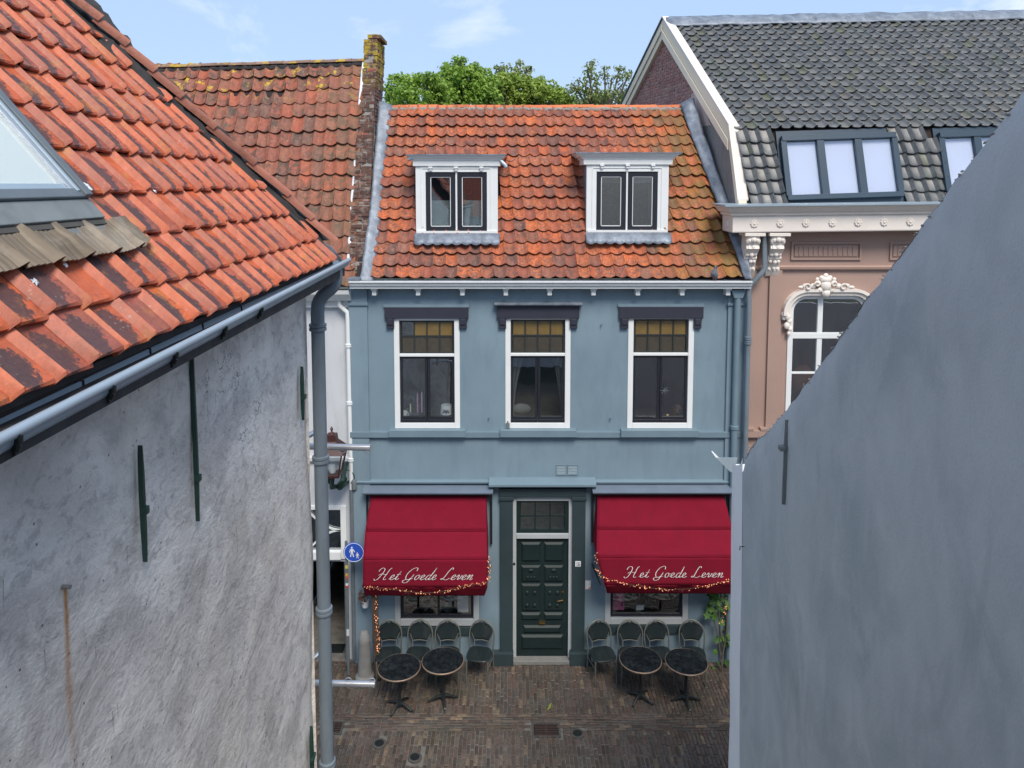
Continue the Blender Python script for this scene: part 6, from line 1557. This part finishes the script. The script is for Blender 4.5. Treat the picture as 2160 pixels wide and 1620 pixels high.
# lead flap at the foot of the verge
mb_ = MB(); q = [vp(682, 512, .05), vp(700, 520, .08), vp(722, 548, .06), vp(716, 552, .03), vp(702, 536, .04)]
mb_.add(q, [(0, 1, 4), (1, 2, 3, 4)]); o = build('lead_flap', mb_, M['lead'], lroof); md = o.modifiers.new('s', 'SOLIDIFY'); md.thickness = .01
# gutter: half round with bead
g0 = U(738, 549, 6.42); g1_ = UX(0, 931, g0.x); gr = .066
gdirv = (g1_-g0); gfar = g0; gnear = g0+gdirv.normalized()*7.5
vs, fs = [], []; nn_ = 12
for q in (gfar, gnear):
    for rr in (gr, gr-.006):
        for th in range(nn_+1): an = math.pi*th/nn_; vs.append(q+Vector((-gr+math.cos(an)*rr, 0, -math.sin(an)*rr)))
for th in range(nn_):
    a_ = th; fs += [(a_, a_+1, 2*(nn_+1)+a_+1, 2*(nn_+1)+a_), (nn_+1+a_+1, nn_+1+a_, 3*(nn_+1)+a_, 3*(nn_+1)+a_+1)]
fs += [tuple(range(nn_+1))]
m = MB(); m.add(vs, fs); m.sm = True; gl = build('gutter', m, M['zinc'], lh)
build('gutter_bead', MB().tube([gfar+Vector((-.004, 0, .004)), gnear+Vector((-.004, 0, .002))], .019, 12), M['zinc'], gl)
build('gutter_fill', MB().box(gfar.x-gr*1.7, gfar.x-gr*.3, -1, 6.3, g1_.z-.075, g0.z-.052), M['mortar'], gl)  # dark box lying along the gutter trough
for px in (30, 235, 372, 478, 555):
    q = UX(px, 900, g0.x); t_ = (q.y-g0.y)/gdirv.y; zc_ = g0.z+gdirv.z*t_
    pts = [(g0.x-gr+math.cos(an)*(gr+.006), q.y+.05*an/3, zc_-math.sin(an)*(gr+.006)) for an in [math.pi*k/8 for k in range(9)]]
    m = MB()
    for k in range(8): m.obox(pts[k], pts[k+1], .035, .006, (0, 1, 0))
    build('gutter_bracket', m, M['black'], gl)
# downpipe at the corner
def dp(px, py, Y): return U(px, py, Y)
pY = 6.16; pxx = LX+.085
pts = [(g0.x-gr, pY, g0.z-.05), (g0.x-gr, pY, g0.z-.13), (g0.x-gr-.03, pY, g0.z-.20), (pxx+.05, pY, g0.z-.27), (pxx+.01, pY, g0.z-.34), (pxx, pY, g0.z-.42), (pxx, pY, 0)]
pxx_t = U(672, 760, pY).x; pts = [(a_[0] if i < 3 else a_[0]+(pxx_t-pxx), a_[1], a_[2]) for i, a_ in enumerate(pts)]
xp = pts[-1][0]
pp_ = pipe(lh, catmull(pts[:6], 5)+[Vector(pts[-1])], 0.057, M['zincpipe'], collars=[(xp, pY, U(672, 968, pY).z), (xp, pY, U(676, 1287, pY).z), (xp, pY, U(684, 1610, pY).z), (xp, pY, U(668, 690, pY).z)], n=24)
# iron wall anchors
def anchor(px, py0, py1, pk, w0, lab, two=False):
    a_, b_ = UX(px, py0, LX+.02), UX(px, py1, LX+.02); kz = UX(px, pk, LX+.02); y = kz.y; m = MB(); seg = 14; vs, fs = [], []
    for j in range(seg+1):
        f = j/seg; z = a_.z+(b_.z-a_.z)*f; w_ = w0*(.08+.92*min(1, f*4, (1-f)*3.2)**.8)*(1+.1*noise.noise(Vector((f*8, y, 0))))
        yo = .006*noise.noise(Vector((f*3, y*3, 1)))
        for s, d_ in ((-1, 0), (-.8, .022), (.8, .022), (1, 0)): vs.append((LX+.005+d_+.012, y+yo+s*w_/2, z))
    for j in range(seg):
        for i in range(3): q_ = j*4+i; fs.append((q_, q_+4, q_+5, q_+1))
    fs += [(0, 1, 2, 3), (seg*4+3, seg*4+2, seg*4+1, seg*4)]
    m.add(vs, fs); t = build('wall_anchor', m, M['irongreen'], lh); t['label'] = lab
    build('anchor_pin', MB().box(LX+.02, LX+.052, y-w0*.75, y+w0*.75, kz.z-.018, kz.z+.018), M['irongreen'], t, bev=.004)
anchor(298, 935, 1190, 1076, .022, 'wide green iron wall anchor'); anchor(411, 728, 1103, 1008, .022, 'longest green iron wall anchor under the gutter')
anchor(636, 772, 888, 838, .05, 'small dark wall anchor near the corner'); anchor(656, 1528, 1660, 1598, .06, 'wall anchor near the foot of the wall')
q = UX(138, 1238, LX+.01); build('rusty_stub', MB().tube([(LX-.01, q.y, q.z), (LX+.03, q.y, q.z)], .009, 8), M['stone'], lh)
# skylight body
def SQ(y, s, h=0): return Vector((EL.x, y, EL.z))+sdir*s+LNn*h
def slab(y0, y1, s0, s1, h0, h1, mat, name, par, bev=0): return build(name, MB().prism([SQ(y0, s0, h0), SQ(y1, s0, h0), SQ(y1, s1, h0), SQ(y0, s1, h0)], LNn*(h1-h0)), mat, par, bev=bev)
yk = skY-.01; ynear = yk-1.3; s0_ = s_low+.05; s1_ = s_low+1.15
skb = slab(ynear, yk, s0_, s1_, -.02, .03, M['greyiron'], 'roof_window', lh)
slab(yk-.05, yk, s0_, s1_, .03, .085, M['greyiron'], 'frame_bar', skb, .005); slab(yk-.075, yk-.053, s0_+.03, s1_, .03, .075, M['zinc'], 'frame_bar', skb, .004); slab(yk-.10, yk-.079, s0_+.05, s1_, .03, .065, M['steel'], 'frame_bar', skb, .003)
slab(ynear, yk, s0_, s0_+.05, .03, .07, M['greyiron'], 'frame_bar', skb, .005); slab(ynear, yk-.101, s0_+.052, s0_+.085, .03, .06, M['zinc'], 'frame_bar', skb, .004)
slab(ynear, yk-.10, s0_+.085, s1_, .045, .05, M['skyglass'], 'pane', skb); slab(ynear, yk-.10, s0_+.085, s1_, .032, .036, M['milk'], 'blind_or_sky_reflection', skb)  # pale sheet under the pane stands in for reflected sky
slab(ynear, yk, s_low-.06, s0_-.002, .03, .055, M['zincgrey'], 'flashing', skb, .004); slab(ynear, yk-.01, s_low-.09, s_low-.066, .03, .045, M['darkstone'], 'flashing', skb); slab(ynear, yk+.03, s_low-.13, s_low-.093, .02, .04, M['zincgrey'], 'flashing', skb, .006)
# pleated apron
y1a = UP(293, 512, EL, LNn).y; vs, fs = [], []; nyy, nss = 170, 8; sa0, sa1 = s_low-.255, s_low-.05
for j in range(nss+1):
    for i in range(nyy+1):
        y = y1a-(y1a-ynear)*i/nyy; f = j/nss; u_ = ((6.9-y)/.208) % 1.0
        h = prof_flat(u_)*1.1*(1-.6*f)+.055*(1-f)+.03*f+.0035*math.cos(2*math.pi*y/.0125)*(1 if .25 < 1 else 0)*(1-f*.7)+.01*noise.noise(Vector((y*8, f*3, 0)))
        fade = min(1, (y1a-y)/.1); s = sa0+(sa1-sa0)*f+.012*noise.noise(Vector((y*6, 0, 5)))*(1-f)+.05*(1-fade)*(1-f)
        vs.append(SQ(y, s, h+.004))
for j in range(nss):
    for i in range(nyy): a_ = j*(nyy+1)+i; fs.append((a_, a_+nyy+1, a_+nyy+2, a_+1))
m = MB(); m.add(vs, fs); m.sm = True
o = build('pleated_apron', m, paint('brown_pleated_lead', (.17, .13, .085), .55, .35, 5, .2, 30, dirt=(.32, .28, .22)), skb, smooth=False); md = o.modifiers.new('s', 'SOLIDIFY'); md.thickness = .006
# bird droppings on the tiles
for k, (px, py, r_) in enumerate(((165, 388, .05), (182, 394, .03), (72, 596, .024), (325, 405, .014), (135, 560, .015))):
    q = UP(px, py, EL+LNn*.03, LNn); m = MB(); n = 14; vs = [q+LNn*.014]+[q+(sdir*math.cos(2*math.pi*i/n)+Vector((0, 1, 0))*math.sin(2*math.pi*i/n))*r_*ru(.35, 1)+LNn*ru(.004, .008) for i in range(n)]
    m.add(vs, [(0, 1+i, 1+(i+1) % n) for i in range(n)])
    solo('bird_dropping', m, M['paper'], ('large white bird dropping on a tile beside the near roof window', 'second white bird dropping just below the largest one by the roof window', 'white bird dropping on a tile below the brown pleated apron', 'tiny white bird dropping in the middle of the orange roof', 'small white bird dropping near the end of the pleated apron')[k], 'bird dropping')
# banner tubes by the corner
def banner(px0, px1, py, Y, r_, up, lab, stub):
    a_, b_ = U(px0, py, Y), U(px1, py+3, Y); a_.x -= .25
    t = thing('banner_arm', lab, 'banner arm', (a_.x, Y, a_.z), 'steel banner tubes beyond the left corner')
    build('tube', MB().tube([a_, b_], r_, 18), M['steel'], t); build('end_cap', MB().lathe((b_.x, Y, b_.z), [(r_+.004, 0), (r_+.004, .014), (r_*.5, .018)], 18, 'x'), M['steel'], t)
    for f in (.30, .60, .93):
        c_ = a_.lerp(b_, f if f > .5 else .42); s = -1 if not up else 1
        c_ = a_.lerp(b_, (f-.3)/.63*.62+.36)
        pts = [Vector((c_.x+.03*math.cos(an), Y, c_.z+s*(r_-.002+.03*math.sin(an)))) for an in [math.pi*k/6 for k in range(7)]]
        build('hook', MB().tube(pts, .0055, 6), M['steel'], t)
    q = U(*stub, Y+.4); build('mounting_tube', MB().tube([q+Vector((-.3, -.3, -.12)), q], r_*.85, 14), M['steel'], t)
    build('wall_plate', MB().box(a_.x-.02, a_.x+.03, Y-.08, Y+.14, a_.z-.1, a_.z+.1), M['steel'], t)
banner(676, 778, 941, 6.55, .029, False, 'upper steel banner tube reaching right beside the lantern', (686, 899))
banner(690, 788, 1440, 6.6, .030, True, 'lower steel banner tube in front of the stone bollard', (690, 1366))

# ================================================================== RIGHT FRONT HOUSE
rh = thing('grey_gable_house', 'near house on the right with smooth blue grey plastered gable wall', 'house', (4.5, 3, 0))
GX = 2.2
batter = lambda z: GX+.018*(max(0, UX(1567, 965, GX).z-z))
prof_px = [(1567, 965), (1574, 950), (1590, 930), (1612, 908), (1640, 880), (1672, 842), (1714, 783), (1756, 722), (1800, 655), (1850, 592), (1905, 516), (1960, 440), (2010, 375), (2060, 312), (2110, 245), (2160, 178), (2230, 85), (2330, -40)]
top = [UX(px, py, GX) for px, py in prof_px]
fine = []
for a_, b_ in zip(top, top[1:]):
    k_ = max(1, int((a_-b_).length/.04))
    for i in range(k_): q = a_.lerp(b_, i/k_); q.z += .018*noise.noise(q*5)+.012*noise.noise(q*22); fine.append(q)
fine.append(top[-1]); rdg = top[-1]; 
low_c = U(1563, 1620, 7.0)
ybk = -5.0
vs = []; 
nz_ = 40
m = MB(); cols_ = []
for q in fine: cols_.append((q.y, q.z))
cols_.append((-1.5, rdg.z-1.0)); cols_.append((ybk, rdg.z-3.6))
for (y, zt_) in cols_:
    for j in range(nz_+1):
        z = zt_*(1-(1-j/nz_)**1.0); x = batter(z)+.020*noise.noise(Vector((7, y*.8, z*.7)))+.006*noise.noise(Vector((2, y*2.5, z*2.5)))
        ed = max(0, 1-abs(zt_-z)/.10); x += .035*ed**2
        if y > 6.9: x += 0
        vs.append((x, y, z))
fs = []
for i in range(len(cols_)-1):
    for j in range(nz_): a_ = i*(nz_+1)+j; fs.append((a_, a_+1, a_+nz_+2, a_+nz_+1))
m.add(vs, fs); m.sm = True; build('gable_wall', m, M['greywall'], rh)
# top edge thickness and rough mortar line
m = MB(); vs = []; fs = []
for q in fine: vs += [q+Vector((.03, 0, 0)), q+Vector((.16, 0, .02+.02*noise.noise(q*12))), q+Vector((.34, 0, -.05))]
for i in range(len(fine)-1): a_ = 3*i; fs += [(a_, a_+1, a_+4, a_+3), (a_+1, a_+2, a_+5, a_+4)]
m.add(vs, fs); m.sm = True; build('verge_mortar', m, M['stone'], rh)
m = MB()
for k in range(420):
    q = fine[int(rnd()*(len(fine)-1))]; m.ball(q+Vector((ru(.02, .10), ru(-.03, .03), ru(-.006, .012))), ru(.003, .010), (1, 1.6, .8), 5, 3)
build('mortar_crumbs', m, M['stone'], rh, kind='stuff')
rs = top[0]+Vector((.36, .2, -.1)); rp = rdg+Vector((.36, 0, -.05))
build('roof', MB().add([rs, rs+Vector((6, 0, 0)), rp+Vector((6, 0, 0)), rp, (2.56, ybk, rdg.z-3.7), (8.5, ybk, rdg.z-3.7)], [(0, 1, 2, 3), (3, 2, 5, 4)]), M['tile_black'], rh)
# white return at the street corner: a rounded strip, then the street wall
a_t, a_b = Vector((GX, 7.0, top[0].z)), Vector((GX, 7.0, 0))
bt = U(1544, 985, 7.6); bb_ = U(1537, 1600, 7.6); zbt = bt.z
sl_ = (bb_.x-bt.x)/(bb_.z-bt.z); xg = bt.x-sl_*bt.z
vs = []; fs = []; nseg = 8; nh = 30
for i in range(nseg+1):
    f = i/nseg; zt_ = top[0].z+(zbt+.06-top[0].z)*(f**.6)
    for j in range(nh+1):
        z = zt_*j/nh; xf = batter(z)-.004; xe = xg+sl_*z; bul = .012*noise.noise(Vector((1, f*2, z*1.5)))
        vs.append((xf+(xe-xf)*f-.014*math.sin(math.pi*f)+bul*(f > 0), top[0].y-.004+(7.6-top[0].y)*f, z))
for i in range(nseg):
    for j in range(nh): a_ = i*(nh+1)+j; fs.append((a_, a_+1, a_+nh+2, a_+nh+1))
m = MB(); m.add(vs, fs); m.sm = True; build('corner_strip', m, paint('white_corner_paint', (.90, .92, .93), .6, .05, 2, .1, 40), rh)
build('street_wall', MB().box(2.62, 9, 7.58, 7.66, 0, zbt+.02), M['whitewall'], rh)
# gutter end at the street eaves
gq = [U(1511, 966, 7.85), U(1556, 966, 7.85), U(1548, 996, 7.85), U(1541, 996, 7.85)]
gg = build('gutter', MB().prism([(q.x, 7.85, q.z) for q in gq], (0, .012, 0)), M['zinc'], rh)
yA, zA = 7.66, gq[0].z
m = MB().prism([(gq[0].x, 7.60, zA), (gq[0].x, 7.98, zA), (gq[0].x, 7.98, zA-.02), (gq[0].x, 7.86, zA-.13), (gq[0].x, 7.68, zA-.13), (gq[0].x, 7.60, zA-.02)], (.014, 0, 0))
build('gutter_channel', MB().prism([(q.x, 7.86, q.z) for q in (gq[0], gq[0]+Vector((.015, 0, 0)), gq[3]+Vector((.015, 0, 0)), gq[3])], (0, .2, 0)).prism([(gq[3].x, 7.86, gq[3].z), (gq[2].x+.3, 7.86, gq[2].z), (gq[2].x+.3, 7.86, gq[2].z+.01), (gq[3].x, 7.86, gq[3].z+.01)], (0, .2, 0)), M['white'], gg)
# wall anchor on the grey wall and a small hook
a_, b_ = UX(1664, 885, GX), UX(1665, 1073, GX); kz = UX(1662, 945, GX)
vs, fs = [], []; seg = 14
for j in range(seg+1):
    f = j/seg; z = a_.z+(b_.z-a_.z)*f; w_ = .032*(.2+.8*min(1, f*3.2, (1-f)*7))
    for s, d_ in ((-1, 0), (-.6, .028), (.6, .028), (1, 0)): vs.append((GX-.004-d_, kz.y-s*w_/2+.015*(f-.5), z))
for j in range(seg):
    for i in range(3): q_ = j*4+i; fs.append((q_, q_+4, q_+5, q_+1))
m = MB(); m.add(vs, fs); an_ = build('wall_anchor', m, M['greyiron'], rh); build('anchor_pin', MB().box(GX-.07, GX-.02, kz.y-.03, kz.y+.03, kz.z-.02, kz.z+.02), M['greyiron'], an_, bev=.006)
q = UX(1570, 1153, GX); build('wall_hook', MB().tube([(GX, q.y, q.z), (GX-.04, q.y, q.z), (GX-.045, q.y-.01, q.z-.03)], .005, 6), M['black'], rh)

# ================================================================== PLANT, TREES
pl0 = UZ(1523, 1418, 0); t = thing('climbing_plant', 'potless leafy green fig plant growing up the wall at the right edge', 'plant', (pl0.x, pl0.y, 0))
stems = [[(0, 0, 0), (.02, .1, .5), (-.03, .15, .9), (.02, .2, 1.5)], [(.01, 0, 0), (-.06, .1, .6), (-.16, .2, 1.1), (-.18, .25, 1.5)], [(0, 0, .3), (.1, .1, .8), (.08, .2, 1.3)]]
for s in stems: build('stem', MB().tube(catmull([Vector((pl0.x+a_, pl0.y+b_, c_)) for a_, b_, c_ in s], 4), .014, 6), M['bark'], t)
def leaf5(m, c, s, n_):
    n_ = n_.normalized(); x = n_.cross(Vector((ru(-1, 1), ru(-1, 1), ru(-1, 1)))).normalized(); y = n_.cross(x); vs = [c]; k = 10
    for i in range(k): an = 2*math.pi*i/k; r_ = s*(1 if i % 2 == 0 else .55); vs.append(c+x*math.cos(an)*r_+y*math.sin(an)*r_+n_*ru(-.01, .01))
    m.add(vs, [(0, 1+i, 1+(i+1) % k) for i in range(k)])
nl = 0
for (cx_, cz_, rr, n_) in ((0.0, 1.35, .24, 30), (-.12, 1.12, .16, 9), (.04, .52, .17, 13), (-.16, 1.46, .1, 4), (.1, .95, .12, 5), (0, .04, .14, 6)):
    for _ in range(n_):
        m = MB(); c = Vector((pl0.x+cx_+ru(-rr, rr), pl0.y+.12+ru(-.1, .1), cz_+ru(-rr, rr))); leaf5(m, c, ru(.045, .085), Vector((ru(-.4, .4), -1, ru(.2, 1.1)))); build('leaf', m, M['leafD'], t)
fairy([Vector((pl0.x+.02, pl0.y-.05, 1.3)), Vector((pl0.x+.0, pl0.y-.04, 1.1)), Vector((pl0.x-.06, pl0.y-.04, .95))], 16, 'short string of warm fairy lights in the green plant', .04)

def tree(lab, Y, clumps, trunk_px, mat, leaf, dens, gr='trees behind the blue house'):
    base = U(trunk_px, 400, Y); t = thing('tree', lab, 'tree', (base.x, Y, 0), gr)
    sp_ = 1550/Y; top_ = min(c[1] for c in clumps); zt_ = U(trunk_px, top_, Y).z
    zlow = U(trunk_px, 260, Y).z
    build('trunk', MB().tube([(base.x, Y, 0), (base.x+.1, Y, zlow*.5), (base.x, Y, zlow-.5), (base.x+.05, Y, zlow+.3)], [.35, .28, .2, .14], 10), M['bark'], t)
    m = MB(); br = MB()
    for (px, py, r_) in clumps:
        c = U(px, py, Y+ru(-.8, .8)); R_ = r_/sp_
        st = Vector((base.x, Y, zlow-.3)); mid = st.lerp(c, .5)+Vector((ru(-.2, .2), 0, ru(-.1, .3)))
        br.tube(catmull([st, mid, c, c+Vector((ru(-.3, .3), 0, .1))*R_], 3), [.06, .055, .05, .045, .04, .035, .03, .025, .02, .015][:10], 5, False)
        nsub = max(6, int(R_*R_*130*min(1, .35+dens*.65)))
        for s in range(nsub):
            d_ = Vector((ru(-1, 1), ru(-1, 1), ru(-1, 1)))
            while d_.length > 1: d_ = Vector((ru(-1, 1), ru(-1, 1), ru(-1, 1)))
            sc_ = c+d_*R_; sr = ru(.14, .26)
            for k in range(int((9+dens*12)*(sr/.2)**2)):
                e = Vector((ru(-1, 1), ru(-1, 1), ru(-1, 1))).normalized(); q = sc_+Vector((e.x, e.y, e.z*.75))*sr*ru(.5, 1.08)
                s_ = leaf*ru(.7, 1.5); n_ = (e+Vector((ru(-.7, .7), ru(-.7, .7), ru(-.2, 1)))).normalized(); x = n_.cross(Vector((ru(-1, 1), ru(-1, 1), .3))).normalized(); y = n_.cross(x)
                m.add([q-x*s_, q-y*s_*.55, q+x*s_, q+y*s_*.55], [(0, 1, 2, 3)])
    build('branches', br, M['bark'], t); build('crown', m, mat, t)
tree('broad bright green tree at the left edge of the group, next to the brick wall', 26, [(830, 190, 28), (852, 176, 20), (875, 192, 28), (905, 172, 22), (915, 200, 30), (850, 215, 30), (890, 222, 30), (835, 168, 9), (870, 180, 24), (930, 190, 26), (925, 215, 28), (900, 160, 13), (820, 215, 24)], 870, M['leafA'], .062, 1.0)
tree('tallest bright green tree, its top rising above the ridge middle', 28, [(955, 148, 24), (970, 130, 13), (945, 180, 34), (985, 168, 32), (1010, 185, 28), (965, 205, 34), (1020, 160, 18), (1005, 210, 30), (1025, 212, 28), (945, 158, 20), (1000, 152, 20), (938, 205, 26), (965, 165, 26), (1035, 190, 24)], 970, M['leafA'], .066, 1.05)
tree('yellow green tree right of the tallest tree', 31, [(1060, 190, 34), (1095, 195, 32), (1130, 198, 26), (1165, 196, 24), (1185, 206, 18), (1040, 205, 28), (1150, 214, 30), (1095, 215, 34), (1060, 172, 20), (1120, 180, 24), (1080, 180, 26), (1145, 190, 24), (1175, 212, 26), (1190, 218, 22), (1035, 180, 20)], 1100, M['leafB'], .066, 1.0)
tree('thin brownish green tree showing above the yellow green one', 38, [(1070, 150, 17), (1092, 143, 15), (1110, 150, 13), (1085, 165, 18), (1112, 165, 14), (1052, 148, 8)], 1090, M['leafC'], .085, .30)
tree('sparse tree with open branches beside the pale gable', 30, [(1240, 150, 14), (1225, 172, 16), (1255, 166, 16), (1275, 150, 12), (1290, 168, 15), (1240, 192, 22), (1215, 200, 18), (1270, 195, 20), (1305, 150, 11), (1312, 178, 16), (1325, 160, 10), (1250, 135, 10), (1210, 180, 12), (1245, 212, 24), (1295, 205, 18)], 1255, M['leafC'], .062, .42)
tree('low bright green tree filling the gap before the sparse tree', 33, [(1190, 214, 22), (1215, 218, 20), (1240, 214, 22), (1275, 214, 22), (1310, 208, 16)], 1230, M['leafA'], .07, .8)

# ================================================================== the house across, behind the camera (it shows in the window glass)
bk = thing('opposite_house', 'plain pale house with a red roof behind the viewer, seen only reflected in the windows', 'house', (0, -9, 0))
build('wall', MB().box(-14, 14, -9.4, -9, 0, 7.2), M['whitewall'], bk)
build('roof', MB().prism([(-14, -8.8, 7.2), (-14, -12.8, 12.6), (-14, -17, 7.2)], (28, 0, 0)), M['tile_new'], bk)
for x in (-9, -5, -1, 3, 7): build('window', MB().box(x, x+1.1, -9.0, -8.96, 3.4, 5.3), M['sash'], bk)
